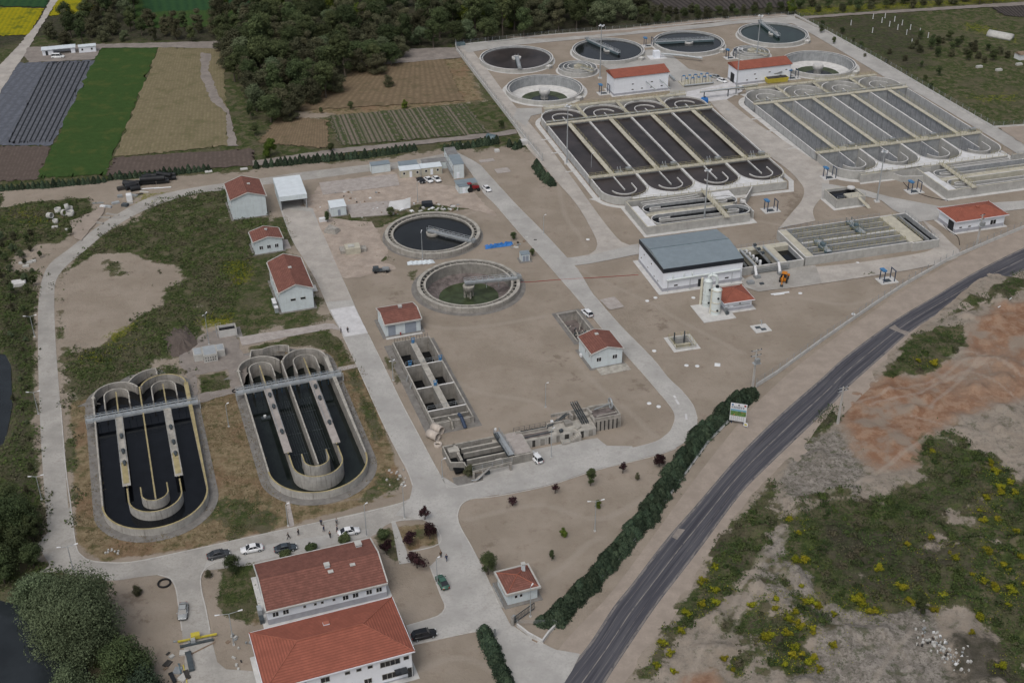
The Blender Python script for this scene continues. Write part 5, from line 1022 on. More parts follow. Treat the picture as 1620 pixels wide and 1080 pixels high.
def house(label, o, rz, W, D, h, roof, rise, wm='wall_old', rm='tile_old', plinth=0, parapet=0.0, over=.25, chim=None, name='building', cat='building', apron=.9, ridge='y', trim='trim_old'):
    t = thing(name, label, cat, o, rz)
    m1 = MB(); m1.box(0, W, 0, D, 0, h, wm)
    if roof == 'gable_y':      # gable towards the viewer, ridge runs back
        m1.add([(0, 0, h), (W, 0, h), (W / 2, 0, h + rise), (0, D, h), (W, D, h), (W / 2, D, h + rise)], [(0, 1, 2), (4, 3, 5)], wm)
    if roof == 'gable_x':
        m1.add([(0, 0, h), (0, D, h), (0, D / 2, h + rise), (W, 0, h), (W, D, h), (W, D / 2, h + rise)], [(1, 0, 2), (3, 4, 5)], wm)
    if roof == 'shed': m1.add([(0, 0, h), (0, D, h), (0, D, h + rise), (W, 0, h), (W, D, h), (W, D, h + rise)], [(1, 0, 2), (3, 4, 5), (1, 2, 5, 4)], wm)
    m1.build('wall', t)
    if plinth: m1 = MB(); m1.wall([(0, 0), (W, 0), (W, D), (0, D)], .06, 0, plinth, 'plinth_grey', None, True); m1.build('plinth', t)
    e = over; th = .14; m1 = MB(); Z = h + .02
    if roof == 'gable_y':
        k = rise / (W / 2)
        for a, b, za, zb in ((-e, W / 2, Z - e * k, Z + rise), (W / 2, W + e, Z + rise, Z - e * k)):
            m1.hull([[(a, -e, za), (a, -e, za + th), (b, -e, zb + th), (b, -e, zb)], [(a, D + e, za), (a, D + e, za + th), (b, D + e, zb + th), (b, D + e, zb)]], rm)
    elif roof == 'gable_x':
        k = rise / (D / 2)
        for a, b, za, zb in ((-e, D / 2, Z - e * k, Z + rise), (D / 2, D + e, Z + rise, Z - e * k)):
            m1.hull([[(-e, a, za), (-e, a, za + th), (-e, b, zb + th), (-e, b, zb)], [(W + e, a, za), (W + e, a, za + th), (W + e, b, zb + th), (W + e, b, zb)]], rm)
    elif roof == 'hip':
        i = min(W, D) / 2; zt = Z + rise; c = [(-e, -e, Z), (W + e, -e, Z), (W + e, D + e, Z), (-e, D + e, Z)]
        r_ = [(i, D / 2, zt), (W - i, D / 2, zt)] if W >= D else [(W / 2, i, zt), (W / 2, D - i, zt)]
        if abs(W - D) < .6: r_ = [(W / 2, D / 2, zt)] * 2
        vs = c + r_; m1.add(vs, [(0, 1, 5, 4), (1, 2, 5), (2, 3, 4, 5), (3, 0, 4)] if W >= D else [(0, 1, 4), (1, 2, 5, 4), (2, 3, 5), (3, 0, 4, 5)], rm)
        m1.wall([(-e, -e), (W + e, -e), (W + e, D + e), (-e, D + e)], .08, Z - .22, Z + .02, trim, None, True)
        for a, b in ((0, 4), (1, 5), (2, 5), (3, 4), (4, 5)):
            if vs[a] != vs[b]: m1.tube(Vector(vs[a]) + Vector((0, 0, .03)), Vector(vs[b]) + Vector((0, 0, .03)), .11, 'tile_ridge', 5)
    elif roof == 'shed':
        m1.hull([[(-e, -e, Z), (-e, -e, Z + th), (-e, D + e, Z + rise + th), (-e, D + e, Z + rise)], [(W + e, -e, Z), (W + e, -e, Z + th), (W + e, D + e, Z + rise + th), (W + e, D + e, Z + rise)]], rm)
    elif roof == 'flat': m1.box(-e, W + e, -e, D + e, Z, Z + .15, rm)
    r0 = m1.build('roof', t)
    if parapet:      # pale gable verges and gutters of the old houses
        m2 = MB(); p = parapet
        if roof == 'gable_y':
            k = rise / (W / 2)
            for y in (-e - .12, D + e - .12):
                for a, b, za, zb in ((-e, W / 2, h - e * k, h + rise), (W / 2, W + e, h + rise, h - e * k)):
                    m2.hull([[(a, y, za), (a, y, za + p), (b, y, zb + p), (b, y, zb)], [(a, y + .24, za), (a, y + .24, za + p), (b, y + .24, zb + p), (b, y + .24, zb)]], trim)
            for x in (-e - .25, W + e): m2.box(x, x + .25, -e, D + e, h - .2 - e * k, h + .1 - e * k, trim)
        else:
            k = rise / (D / 2) if roof == 'gable_x' else 0
            for x in (-e - .12, W + e - .12):
                for a, b, za, zb in (((-e, D / 2, h - e * k, h + rise), (D / 2, D + e, h + rise, h - e * k)) if roof == 'gable_x' else ((-e, D + e, h, h + rise),)):
                    m2.hull([[(x, a, za), (x, a, za + p), (x, b, zb + p), (x, b, zb)], [(x + .24, a, za), (x + .24, a, za + p), (x + .24, b, zb + p), (x + .24, b, zb)]], trim)
            for y in (-e - .3, D + e): m2.box(-e, W + e, y, y + .3, h - .2 - e * k, h + .12 - e * k, trim)
        m2.build('verge_trim', r0)
    if chim:
        for (x, y, s_, hh, z_) in chim: m2 = MB(); m2.box(x - s_, x + s_, y - s_, y + s_, z_, z_ + hh, 'wall_old', top='trim_old'); m2.box(x - s_ - .1, x + s_ + .1, y - s_ - .1, y + s_ + .1, z_ + hh, z_ + hh + .15, 'trim_old'); m2.build('chimney', r0)
    if apron: m1 = MB(); m1.wall([(-.35, -.35), (W + .35, -.35), (W + .35, D + .35), (-.35, D + .35)], apron, 0, .09, 'concrete_old_apron' if wm == 'wall_old' else 'concrete_apron', None, True); m1.build('apron', t)
    return t, r0
# old plant houses
t, r0 = house('tall windowless white house with dull red gable roof, left of the white canopy', (-83.4, 342.2), R(18.6), 10.2, 12.6, 6.4, 'gable_y', 1.7, parapet=.25, chim=[(6.4, 7, .35, .5, 7.4)], apron=.6)
window(t, 3.0, 2.5, 1.2, 1.2, 2, 'left')
t, r0 = house('smallest white gable house with three pairs of dark windows, below the tall house', (-72.9, 319.4), R(19.5), 8.0, 6.9, 3.9, 'gable_y', 1.1, parapet=.22, chim=[(4.3, 4.5, .3, .4, 4.9)], apron=.7)
for x in (1.3, 3.5, 5.7): window(t, x, 1.3, 1.1, 1.2, 2)
m1 = MB(); m1.box(8.5, 10.4, .5, 6.4, 0, .14, 'slab_old'); m1.build('entrance_slab', t); door(t, 3, 1.4, 2.3, 'right', W=8.0)
t, r0 = house('long white gable house with red roof, beside the grass at the main road', (-60.3, 286.3), R(18.6), 8.6, 18.0, 5.9, 'gable_y', 1.7, parapet=.25, chim=[(4.6, 10, .35, .45, 7.2)], apron=.7)
for x in (2.6, 5.2): window(t, x, 3.0, 1.4, .7, 1, frame='trim_old')
for y in (2.5, 6, 9.5, 13): window(t, y, 2.6, 1.6, 1.2, 2, 'left')
for y in (1.0, 3.6, 5.2): m1 = MB(); m1.cbox(-1.2, y, .7, .9, 1.3, 1.4, 'galvanised'); m1.cbox(-1.2, y, 1.46, 1.0, 1.4, .1, 'white_plastic'); m1.build('cooling_unit', t)
m1 = MB(); m1.box(8.9, 11.2, 8.5, 12, 0, .18, 'concrete_top'); m1.box(8.9, 9.9, 5.5, 8.2, 0, .5, 'concrete_old'); m1.rail([(9.4, 5.6), (9.4, 16)], .1, 'rail_grey', h=.9); m1.build('entrance_slab', t)
t, r0 = house('white electrical house with two wide grey doors under a rusty red roof', (-32.0, 273.9), R(18.6), 9.2, 8.2, 3.7, 'gable_x', 1.0, parapet=.22, over=.3, chim=[(5.4, 5.8, .4, .45, 4.4)], apron=1.1)
door(t, .7, 1.9, 2.9); door(t, 5.1, 2.9, 3.0); window(t, 2, 2.2, .7, .6, 1, 'left')
m1 = MB(); m1.box(-.2, 9.2, -1.6, -.9, 0, .15, 'concrete_apron'); m1.box(3.6, 3.9, -.6, -.3, .1, .8, 'paint_red'); m1.build('step', t)
t, r0 = house('small white house with red gable roof and two window pairs, on the east road', (19.4, 258.4), R(19), 7.9, 8.6, 4.2, 'gable_y', 1.2, parapet=.22, chim=[(3.7, 6.4, .35, .4, 5.1)], apron=.7)
for x in (1.1, 5.3): window(t, x, 1.7, 1.3, 1.2, 2)
window(t, 1.5, 2.2, .5, .9, 1, 'left'); window(t, 4, 2.2, .5, .9, 1, 'left')
m1 = MB(); m1.box(1.0, 8.8, -3.6, -.5, 0, .11, 'concrete_old_top'); m1.build('slab', t); m1 = MB(); m1.cbox(-.5, 6, .5, .5, .9, .7, 'white_plastic'); m1.build('cooling_unit', t)
door(t, 3, 1.2, 2.2, 'right', W=7.9)
# canopy shed
t = thing('canopy_shed', 'white flat-roofed open vehicle canopy beside the tall house', 'shed', (-70.0, 348.2), R(16.5)); Wc, Dc, hc = 8.0, 14.5, 4.8
m1 = MB(); m1.box(-.2, Wc + .2, -.3, Dc, hc - 1.5, hc, 'wall_old', top='metal_roof_white'); m1.build('roof', t)
m1 = MB(); m1.box(0, .1, .2, Dc - .1, 0, hc - 1.51, 'wall_old'); m1.build('side_wall', t); m1 = MB(); m1.box(.1, Wc, Dc - .3, Dc - .2, 0, hc - 1.51, 'wall_old'); m1.build('back_wall', t)
for x, y in ((.15, -.1), (Wc - .15, -.1), (Wc - .15, 4.8), (Wc - .15, 9.6)): m1 = MB(); m1.box(x - .12, x + .12, y, y + .24, 0, hc - 1.51, 'galvanised'); m1.build('post', t)
m1 = MB(); m1.box(Wc - .6, Wc - .3, .5, 9, 0, .9, 'concrete_old'); m1.box(.3, Wc, -.2, Dc, 0, .06, 'slab_old'); m1.build('kerb_wall', t)
# plain white kiosk, containers, cabins
t, r0 = house('little white flat-roofed kiosk with grey door, beside the old floor slab', (-54.2, 344.1), R(16.7), 4.6, 4.6, 2.8, 'shed', .25, rm='metal_roof_white', over=.15, trim='metal_roof_white', apron=.5)
door(t, 2.0, .8, 2.0)
def cabin(label, o, rz, W, D, h, rm='metal_roof_white', wins=(), doors=(), name='site_cabin', cat='cabin', rise=.2, wm='wall_old', lwin=()):
    t, r0 = house(label, o, rz, W, D, h, 'shed', rise, wm, rm, over=.08, apron=0, name=name, cat=cat)
    m1 = MB()
    for x in (0, W): m1.box(x - .08, x + .08, -.05, .08, 0, h, 'trim_old')
    m1.build('corner_post', t)
    for x in wins: window(t, x, 1.1, .8, .9, 1)
    for y in lwin: window(t, y, h - 1.7, .8, .9, 1, 'left')
    for x in doors: door(t, x, .85, 2.1, m='wall_white')
    return t
cabin('long white site cabin at the left of the cabin row, two windows', (-35.5, 372.0), R(14), 6.6, 3.2, 2.5, wins=(.9, 5.2), doors=(3.0,), wm='concrete_yellow')
cabin('white site cabin with central door, behind the two parked white sedans', (-28.9, 373.9), R(14), 6.8, 3.2, 2.5, wins=(1.2, 5.0), doors=(3.0,), wm='concrete_yellow')
cabin('grey-roofed low cabin behind the first cabin', (-36.0, 376.4), R(14), 6.0, 3.2, 2.3, rm='metal_roof')
cabin('dark flat-roofed low cabin behind the middle cabin', (-28.6, 378.0), R(14), 8.0, 3.2, 2.3, rm='roof_faded')
cabin('white shipping container with grey roof standing on blocks near the hedge', (-45.0, 375.8), R(18), 6.2, 2.6, 2.6, rm='metal_roof', name='container', cat='container')
t = cabin('narrow two-storey white cabin block with grey roof at the yard corner', (-18.4, 371.5), R(14), 3.4, 7.4, 4.8, rm='metal_roof', lwin=(1.2, 3.4, 5.4)); door(t, 1, .9, 2.1, m='wall_white')
m1 = MB(); m1.rail([(-1.0, 0), (-1.0, 7)], 2.5, 'galvanised'); m1.box(-1.1, -.05, 0, 7, 2.4, 2.5, 'steel'); m1.build('balcony', t)
t = cabin('faded dark-roofed two-storey cabin block adjoining the grey-roofed one', (-20.4, 379.0), R(14), 3.4, 6.4, 4.6, rm='roof_faded', lwin=(1.2, 3.4))
t = cabin('white hut with grey sloping roof beside the red tractor', (-16.3, 359.9), R(16), 3.4, 4.6, 2.3, rm='metal_roof', wins=()); door(t, 1.2, .9, 1.9, m='wall_white')
m1 = MB(); m1.box(-.4, 6.4, 1.2, 4.9, 2.55, 2.65, 'metal_roof'); m1.build('awning', t)
t = cabin('small pale metal switch cabinet beside the link road', (2.7, 314.2), R(14), 2.5, 2.0, 2.1, rm='metal_roof', name='switch_cabinet', cat='cabinet'); door(t, .4, .8, 1.8); door(t, 1.35, .8, 1.8)
m1 = MB(); m1.box(-.6, 3.1, -.8, 2.6, 0, .12, 'concrete_old_apron'); m1.build('plinth', t)
# farm buildings at the far left
t = thing('farm_shed', 'low white farm shed with an open bay behind the mulch field', 'shed', (-188.4, 493.8), R(17)); m1 = MB()
m1.box(0, 4.2, 0, 3.6, 0, 2.4, 'wall_white'); m1.box(11, 12.6, 0, 3.6, 0, 2.4, 'wall_white'); m1.box(4.2, 11, 3.4, 3.6, 0, 2.4, 'wall_white'); m1.build('wall', t)
m1 = MB(); m1.box(-.3, 13, -.4, 4, 2.41, 2.65, 'metal_roof_white'); m1.build('roof', t); door(t, 1.2, .9, 2.0, m='door_dark')
t = thing('farm_hut', 'small white hut with blue-grey windows at the end of the farm shed', 'hut', (-174.6, 497.0), R(17)); m1 = MB(); m1.box(0, 6.6, 0, 2.8, 0, 2.6, 'wall_white'); m1.build('wall', t); m1 = MB(); m1.box(-.2, 6.8, -.3, 3, 2.61, 2.8, 'metal_roof_white'); m1.build('roof', t)
window(t, .9, 1.1, .8, .9, 1); window(t, 4.6, 1.1, .8, .9, 1)
# admin building
t, r0 = house('long administration building with weathered red gable roof and chimneys, behind the cars', (-45.0, 171.2), R(19.3), 22.4, 13.0, 3.7, 'gable_x', 1.9, wm='wall_white', plinth=1.35, parapet=.35, over=.25, chim=[(12.6, 6.0, .45, 1.1, 4.9), (13.0, 4.8, .4, .5, 4.7), (17.3, 5.2, .4, .5, 4.8), (19.8, 11.0, .55, .8, 4.2)], apron=1.3)
for x in (.9, 2.8, 14.0, 15.9, 18.5, 20.4): window(t, x, 1.75, 1.15, 1.15, 2)
for x in (6.6, 8.6, 9.9, 12.1): window(t, x, 2.2, .55, .6, 1, frame='trim_old')
for y in (2, 5, 9): window(t, y, 1.7, 1.2, 1.2, 2, 'left')
m1 = MB(); m1.cbox(-1.0, 3.6, .8, .8, 1.6, 1.3, 'galvanised'); m1.cbox(-1.0, 1.4, .5, .8, 1.4, 1.0, 'steel_dark'); m1.build('cooling_unit', t)
# front building, hip roof, bottom of the photo
oF = at(394, 1000, 6.4); eF = at(652, 1028, 6.4); c3 = at(620, 943, 6.4); rzF = math.atan2(c3[1] - oF[1], c3[0] - oF[0]); WF = math.hypot(c3[0] - oF[0], c3[1] - oF[1]) - .9; DF = 14.0
nF = loc2w((c3[0], c3[1]), rzF, (-WF - .45, -DF - .0))
t, r0 = house('two-storey white building under a bright red hipped roof at the bottom edge', nF, rzF, WF, DF - .5, 6.3, 'hip', 2.3, wm='wall_white', rm='tile_red', over=.5, apron=1.2, trim='wall_white', plinth=.4)
m2 = MB(); m2.box(12.0, 13.1, 9.6, 10.5, 7.2, 7.95, 'wall_white', top='tile_ridge'); m2.build('skylight', r0)
for x, z, w_, h_, n_ in ((15.2, 4.6, .95, .75, 1), (17.2, 4.6, .95, .75, 1), (13.2, 4.6, .95, .75, 1), (19.4, 4.0, 3.6, 1.3, 4), (23.6, 4.4, 1.0, .9, 1), (19.6, 1.0, 3.6, 1.4, 4), (16.4, 1.2, 1.4, 1.2, 2), (13, 1.2, 1.4, 1.2, 2), (9, 4.2, 1.6, 1.2, 2), (5, 4.2, 1.6, 1.2, 2), (1.5, 4.2, 1.6, 1.2, 2)): window(t, x, z, w_, h_, n_, frame='trim_old')
door(t, 24.2, 1.0, 2.3, m='glass_dark'); m1 = MB(); m1.box(21.8, 24.0, -1.6, -.1, 2.7, 2.85, 'glass_dark'); m1.build('door_canopy', t)
m1 = MB(); m1.tube((WF - .1, -.15, .2), (WF - .1, -.15, 6.2), .07, 'white_plastic', 6); m1.build('downpipe', t)
for y in (3, 6, 9): window(t, y, 4.2, 1.4, 1.2, 2, 'left'); window(t, y, 4.2, 1.4, 1.2, 2, 'right', W=WF)
# gatehouse
t, r0 = house('small white gatehouse with weathered red pyramid roof at the entrance', (-1.0, 176.2), R(19.5), 5.9, 5.9, 2.9, 'hip', 1.25, parapet=0, over=.35, trim='trim_old', apron=1.0)
m2 = MB(); m2.wall([(-.4, -.4), (6.3, -.4), (6.3, 6.3), (-.4, 6.3)], .3, 2.7, 3.15, 'trim_old', None, True); m2.build('parapet', r0)
m2 = MB(); m2.box(4.4, 5.0, 4.2, 4.8, 3.4, 5.1, 'wall_old'); m2.box(4.3, 5.1, 4.1, 4.9, 5.1, 5.25, 'trim_old'); m2.build('chimney', r0)
window(t, 1.3, 1.3, .65, .8, 1); window(t, 2.3, 1.3, .65, .8, 1); window(t, 1.2, 1.0, 2.2, 1.3, 3, 'left')
m1 = MB(); m1.box(-2.9, -.9, -.3, 6, 0, .08, 'paving_old'); m1.build('side_slab', t)
m1 = MB(); m1.rail([(-1.0, 0), (-1.0, 5.6)], .1, 'rail_grey', h=.9, step=1.3); m1.build('railing', t)
# new plant: two far halls
def hall(label, o, W, D, h, holes, dr=None, rz=R(17)):
    t, r0 = house(label, o, rz, W, D, h, 'shed', .001, wm='wall_white', rm='tile_red', over=.0, apron=1.1)
    bpy.data.objects.remove(r0); m1 = MB(); Z = h; e = .35
    m1.hull([[(-e, -e, Z), (-e, -e, Z + .15), (-e, D * .72, Z + 1.5), (-e, D + e, Z + .5), (-e, D + e, Z)], [(W + e, -e, Z), (W + e, -e, Z + .15), (W + e, D * .72, Z + 1.5), (W + e, D + e, Z + .5), (W + e, D + e, Z)]], 'tile_red')
    m1.build('roof', t)
    m1 = MB(); m1.wall([(0, 0), (W, 0), (W, D), (0, D)], .05, 0, .9, 'plinth_grey', None, True); m1.build('plinth', t)
    for x, z in holes: window(t, x, z, .95, .5, 1, frame='frame_white')
    return t
t = hall('white hall with red roof, left of the pair by the round tanks', (38.1, 445.6), 21.6, 7.6, 6.9, [(6.9, 1.5), (10.6, 1.6), (14.3, 1.6), (18.5, 1.7), (6.9, 3.6), (14.5, 3.7)])
for x in (12.6, 18.2): m1 = MB(); m1.ptube([(x, -.1, 4.4), (x + .2, -1.4, 4.2), (x + 1.6, -6.2, 2.9)], .2, 'galvanised', 8); m1.build('air_pipe', t)
t = hall('white hall with red roof and dark side gate, right of the pair', (85.1, 456.4), 22.4, 7.6, 6.0, [(3.8, 1.4), (7.6, 1.5), (17.8, 1.8), (6.9, 3.4), (13.0, 3.6), (20, 3.8)])
door(t, 2.2, 3.0, 3.6, 'left', 'door_dark')
t, r0 = house('white pump house with red hipped roof at the right edge, dark gate and window', (129.6, 331.1), R(16.5), 16.4, 8.6, 3.9, 'hip', 1.7, wm='wall_white', rm='tile_red', over=.7, plinth=1.1, apron=1.1, trim='wall_white')
door(t, 1.0, 2.6, 2.9, 'left', 'door_dark')
for x in (1.2, 4.2): window(t, x, 1.3, 1.0, .55, 1)
window(t, 11.6, 1.0, 2.0, 1.6, 2); m1 = MB(); m1.box(8.0, 9.0, -.3, -.01, .9, 2.2, 'galvanised'); m1.build('meter_box', t)
m2 = MB(); m2.box(8.5, 9.4, 3.2, 4.0, 5.2, 5.9, 'tile_ridge'); m2.build('skylight', r0)
m1 = MB(); m1.tube((16.3, -.1, .3), (16.3, -.1, 3.7), .06, 'white_plastic', 6); m1.build('downpipe', t)
# grey-roofed hall with dark fascia
t = thing('screen_hall', 'big white hall with grey metal roof and black fascia band', 'building', (40.5, 296.6), R(15.4)); Wh, Dh, hh_ = 23.0, 18.2, 7.0
m1 = MB(); m1.box(0, Wh, 0, Dh, 0, hh_ - 1.3, 'wall_white'); m1.build('wall', t)
m1 = MB(); m1.box(-.15, Wh + .15, -.15, Dh + .15, hh_ - 1.29, hh_, 'fascia_dark'); m1.build('fascia', t)
m1 = MB(); m1.hull([[(-.1, -.1, hh_), (-.1, Dh * .55, hh_ + 1.0), (-.1, Dh + .1, hh_)], [(Wh + .1, -.1, hh_), (Wh + .1, Dh * .55, hh_ + 1.0), (Wh + .1, Dh + .1, hh_)]], 'metal_roof')
m1.tube((-.1, Dh * .55, hh_ + 1.03), (Wh + .1, Dh * .55, hh_ + 1.03), .09, 'steel_teal', 5)
for k in range(1, 23): m1.box(k - .02, k + .02, -.1, 0, hh_ - .0, hh_ + .02, 'metal_roof')
m1.build('roof', t)
m1 = MB(); m1.wall([(0, 0), (Wh, 0), (Wh, Dh), (0, Dh)], .06, 0, 1.0, 'plinth_grey', None, True); m1.build('plinth', t)
m1 = MB(); m1.wall([(-.7, -.7), (Wh + .5, -.7), (Wh + .5, Dh), (-.7, Dh)], 1.5, 0, .08, 'concrete_apron', None, True); m1.build('apron', t)
window(t, 3.2, 1.2, 1.2, .6, 1); window(t, 18.0, 1.3, 1.2, .6, 1)
for y, z in ((3.0, 1.3), (5.8, 1.3), (10.6, 1.6), (15.8, 2), (8.2, 3.9), (13.8, 3.9)): window(t, y, z, .8, .6, 1, 'left')
door(t, 10.2, 1.5, 2.4, m='door_dark')
m1 = MB(); m1.ptube([(1.0, -.5, 3.6), (22.2, -.5, 3.9)], .28, 'grp_white', 10)
for x in (2.6, 5.8, 8.2): m1.ptube([(x, -.05, 4.8), (x, -.5, 4.7), (x, -.5, 3.7)], .16, 'grp_white', 8)
m1.build('air_duct', t)
for x in (1.2, 7.6, 19.8, 22.4): m1 = MB(); m1.box(x - .05, x + .05, -.75, -.6, 0, 3.4, 'galvanised'); m1.build('duct_support', t)
t, r0 = house('small white house with red pyramid roof beside the scrubber towers', (55.6, 285.6), R(15.6), 7.6, 7.2, 2.9, 'hip', 1.8, wm='wall_white', rm='tile_red', over=.6, plinth=1.0, apron=1.3, trim='wall_white')
m1 = MB(); m1.box(2.4, 7.2, -.12, -.06, 1.4, 1.6, 'steel'); m1.build('cable_tray', t); window(t, 4, 1.8, .5, .4, 1, frame='trim_old')
def tower(label, px, rad, h, cream):
    t = thing('scrubber_tower', label, 'tower', at(*px)); m1 = MB(); m1.lathe([(rad, 0), (rad, h), (rad * .92, h + .25), (.3, h + .7)], 'grp_white', 24)
    m1.build('shell', t)
    m1 = MB()
    for z in (1.2, h * .5, h - .1): m1.lathe([(rad, z), (rad + .1, z), (rad + .1, z + .18), (rad, z + .18)], 'grp_cream' if cream else 'grp_white', 24, cap=False)
    m1.build('flange', t)
    for z in (1.6, h * .72): m1 = MB(); m1.tube((.3, -rad + .05, z), (.32, -rad - .14, z), .28, 'door_dark', 12); m1.build('inspection_port', t)
    return t
tower('taller white scrubber tower, left of the two, closest to the hall', (1117.5, 484), 1.15, 7.6, False)
t = tower('cream-striped scrubber tower, right of the two, dark opening on top', (1131, 496), 1.25, 7.2, True); m1 = MB(); m1.lathe([(.45, 7.8), (.45, 8.3)], 'door_dark', 12); m1.build('vent', t); m1 = MB(); m1.box(-1.5, -1.22, -.35, .35, .2, 7.2, 'grp_cream'); m1.build('ladder_panel', t)
pA, pB = at(1117.5, 484), at(1131, 496); t = thing('scrubber_pipework', 'white duct arching from the tall scrubber tower down to its neighbour', 'duct', pA)
dxp, dyp = pB[0] - pA[0], pB[1] - pA[1]; m1 = MB(); m1.ptube([(0, 0, 8.0), (.1, 0, 8.9), (.9, -.3, 9.5), (1.9, -.5, 9.2), (2.2, -.6, 8.2), (2.2, -.6, 1.2)], .42, 'grp_white', 12); m1.build('duct', t)
m1 = MB(); m1.tube((-1.5, .8, 0), (-1.5, .8, 8.0), .35, 'grp_cream', 8); m1.build('stand_pipe', t)
t = thing('scrubber_slab', 'pale concrete slab with pumps under the scrubber towers', 'slab', at(1138, 500), R(15.6)); m1 = MB(); m1.box(-5.2, 3.8, -2.2, 7.0, 0, .16, 'concrete_apron'); m1.build('slab', t)
for x, y in ((2.2, 1.0), (2.6, 3.2)): m1 = MB(); m1.tube((x, y, .2), (x, y, 1.5), .35, 'steel', 8); m1.cbox(x, y - .9, .55, .7, .7, .8, 'steel_dark'); m1.rail([(x + .6, y - 1), (x + .6, y + 1)], .16, 'galvanised', h=2.2, step=1); m1.build('pump', t)
# old floor slabs
for lb, px in (('cracked pale floor slab of a removed building, beside the container', [(505, 290), (628, 276), (632, 294), (511, 309)]), ('stripped pale floor slab between the kiosk and the bent white sheet', [(548, 325), (620, 318), (624, 340), (556, 345)])):
    ww = atz(px); o = ww[0]; mb = MB(); mb.prism([(x - o[0], y - o[1]) for x, y in ww], 0, .22, 'slab_old'); mb.prism([(x - o[0], y - o[1]) for x, y in [tuple(np.array(ww[0]) * (1 - a) * (1 - b) + np.array(ww[1]) * a * (1 - b) + np.array(ww[2]) * a * b + np.array(ww[3]) * (1 - a) * b) for a, b in ((.06, .2), (.3, .2), (.3, .8), (.06, .8))]], .22, .30, 'slab_old')
    o_ = mb.build('floor_slab'); o_.location = (*o, 0.03); tag(o_, lb, 'slab')
for i, (lb, px, w_, d_) in enumerate((('thin square concrete slab alone on the dirt, near the far end of the east road', (787, 275), 4.6, 3.6), ('pale slab patch with weeds beside the hedge, nearest the cabins', (760, 258), 5, 2.2))):
    mb = MB(); mb.box(0, w_, 0, d_, 0, .16, 'slab_old'); o_ = mb.build('concrete_slab', loc=at(*px), rz=R(18)); tag(o_, lb, 'slab')

# ================================================================== CARS
def car(label, px, rz, paint, kind='sedan', L=4.5, Wd=1.78, group=None):
    t = thing('parked_car', label, 'car', (*at(*px), .06), rz, group); hw = Wd / 2; hl = L / 2
    suv = kind in ('suv', 'hatch', 'van'); hr = {'sedan': 1.42, 'suv': 1.66, 'hatch': 1.5, 'van': 1.85}[kind]; zb = .92 if kind != 'van' else 1.05
    m1 = MB(); secs = []
    st = [(-hl, .72, .45, .70), (-hl + .12, .84, .26, .86 if suv else .84), (-hl + .7, .97, .22, zb), (-hl + 1.6, 1, .2, zb + .02), (0, 1, .2, zb), (hl - 1.5, 1, .2, zb - .02), (hl - .8, .97, .22, zb - .1), (hl - .2, .86, .26, .74), (hl, .66, .42, .62)]
    for x, f, z0, z1 in st:
        y = hw * f; secs.append([(x, -y * .92, z0), (x, -y, z0 + .15), (x, -y, z1 - .18), (x, -y * .86, z1), (x, y * .86, z1), (x, y, z1 - .18), (x, y, z0 + .15), (x, y * .92, z0)])
    m1.hull(secs, paint, True)
    x0, x1, x2, x3 = {'sedan': (-hl + .55, -hl + 1.35, .45, 1.15), 'suv': (-hl + .12, -hl + .55, .55, 1.2), 'hatch': (-hl + .12, -hl + .6, .55, 1.3), 'van': (-hl + .06, -hl + .3, .9, 1.6)}[kind]
    y0, y1 = hw * .86, hw * .66
    m1.hull([[(x1 + .08, -y1, hr - .05), (x1 + .08, y1, hr - .05), (x1 + .08, y1 * .9, hr), (x1 + .08, -y1 * .9, hr)], [((x1 + x2) / 2, -y1 - .03, hr - .02), ((x1 + x2) / 2, y1 + .03, hr - .02), ((x1 + x2) / 2, y1 * .9, hr + .05), ((x1 + x2) / 2, -y1 * .9, hr + .05)], [(x2 - .05, -y1, hr - .06), (x2 - .05, y1, hr - .06), (x2 - .05, y1 * .9, hr), (x2 - .05, -y1 * .9, hr)]], paint)
    for s_ in (-1, 1):      # pillars
        for xa, xb in ((x0 + .15, x1 + .12), (x3 - .1, x2 - .05), ((x1 + x2) / 2, (x1 + x2) / 2)): m1.tube((xa, s_ * y0 * .98, zb - .03), (xb, s_ * (y1 + .015), hr - .04), .045, paint, 5)
    m1.build('body', t)
    m1 = MB(); m1.hull([[(x0, -y0 * .96, zb - .04), (x3, -y0 * .96, zb - .06), (x3, y0 * .96, zb - .06), (x0, y0 * .96, zb - .04)], [(x1, -y1, hr - .07), (x2, -y1, hr - .07), (x2, y1, hr - .07), (x1, y1, hr - .07)]], 'glass_dark'); m1.build('windows', t)
    for x in (-hl + .85, hl - .85):
        for s_ in (-1, 1):
            m1 = MB(); y = s_ * (hw - .1); m1.tube((x, y - .11, .32), (x, y + .11, .32), .33, 'rubber', 14); o = m1.build('wheel', t); m2 = MB(); m2.tube((x, y + s_ * .10, .32), (x, y + s_ * .125, .32), .2, 'galvanised', 10); m2.build('rim', o)
    for s_ in (-1, 1):
        m1 = MB(); m1.cbox(hl - .10, s_ * hw * .62, .64, .16, .34, .14, 'lamp_glass'); m1.build('headlight', t)
        m1 = MB(); m1.cbox(-hl + .06, s_ * hw * .64, .70, .14, .30, .15, 'tail_red'); m1.build('tail_light', t)
        m1 = MB(); m1.cbox(x3 - .25, s_ * (hw + .08), zb + .05, .16, .2, .13, paint); m1.build('mirror', t)
    return t
AO = R(18.6)
car('dark grey saloon car, leftmost of the cars behind the administration building', (346, 880), AO + R(2), 'car_charcoal')
car('white saloon car between the dark grey car and the slate-blue one', (399, 871), AO + R(-2) + math.pi, 'car_white')
car('slate-blue saloon car half hidden by a round bush at the administration building', (452, 870), AO + R(-3), 'car_slate')
car('white saloon car with people beside it at the corner of the administration building', (552, 844), AO + R(-1), 'car_white')
car('silver saloon car alone on the side drive at the lower left', (290, 970), R(-81), 'car_silver')
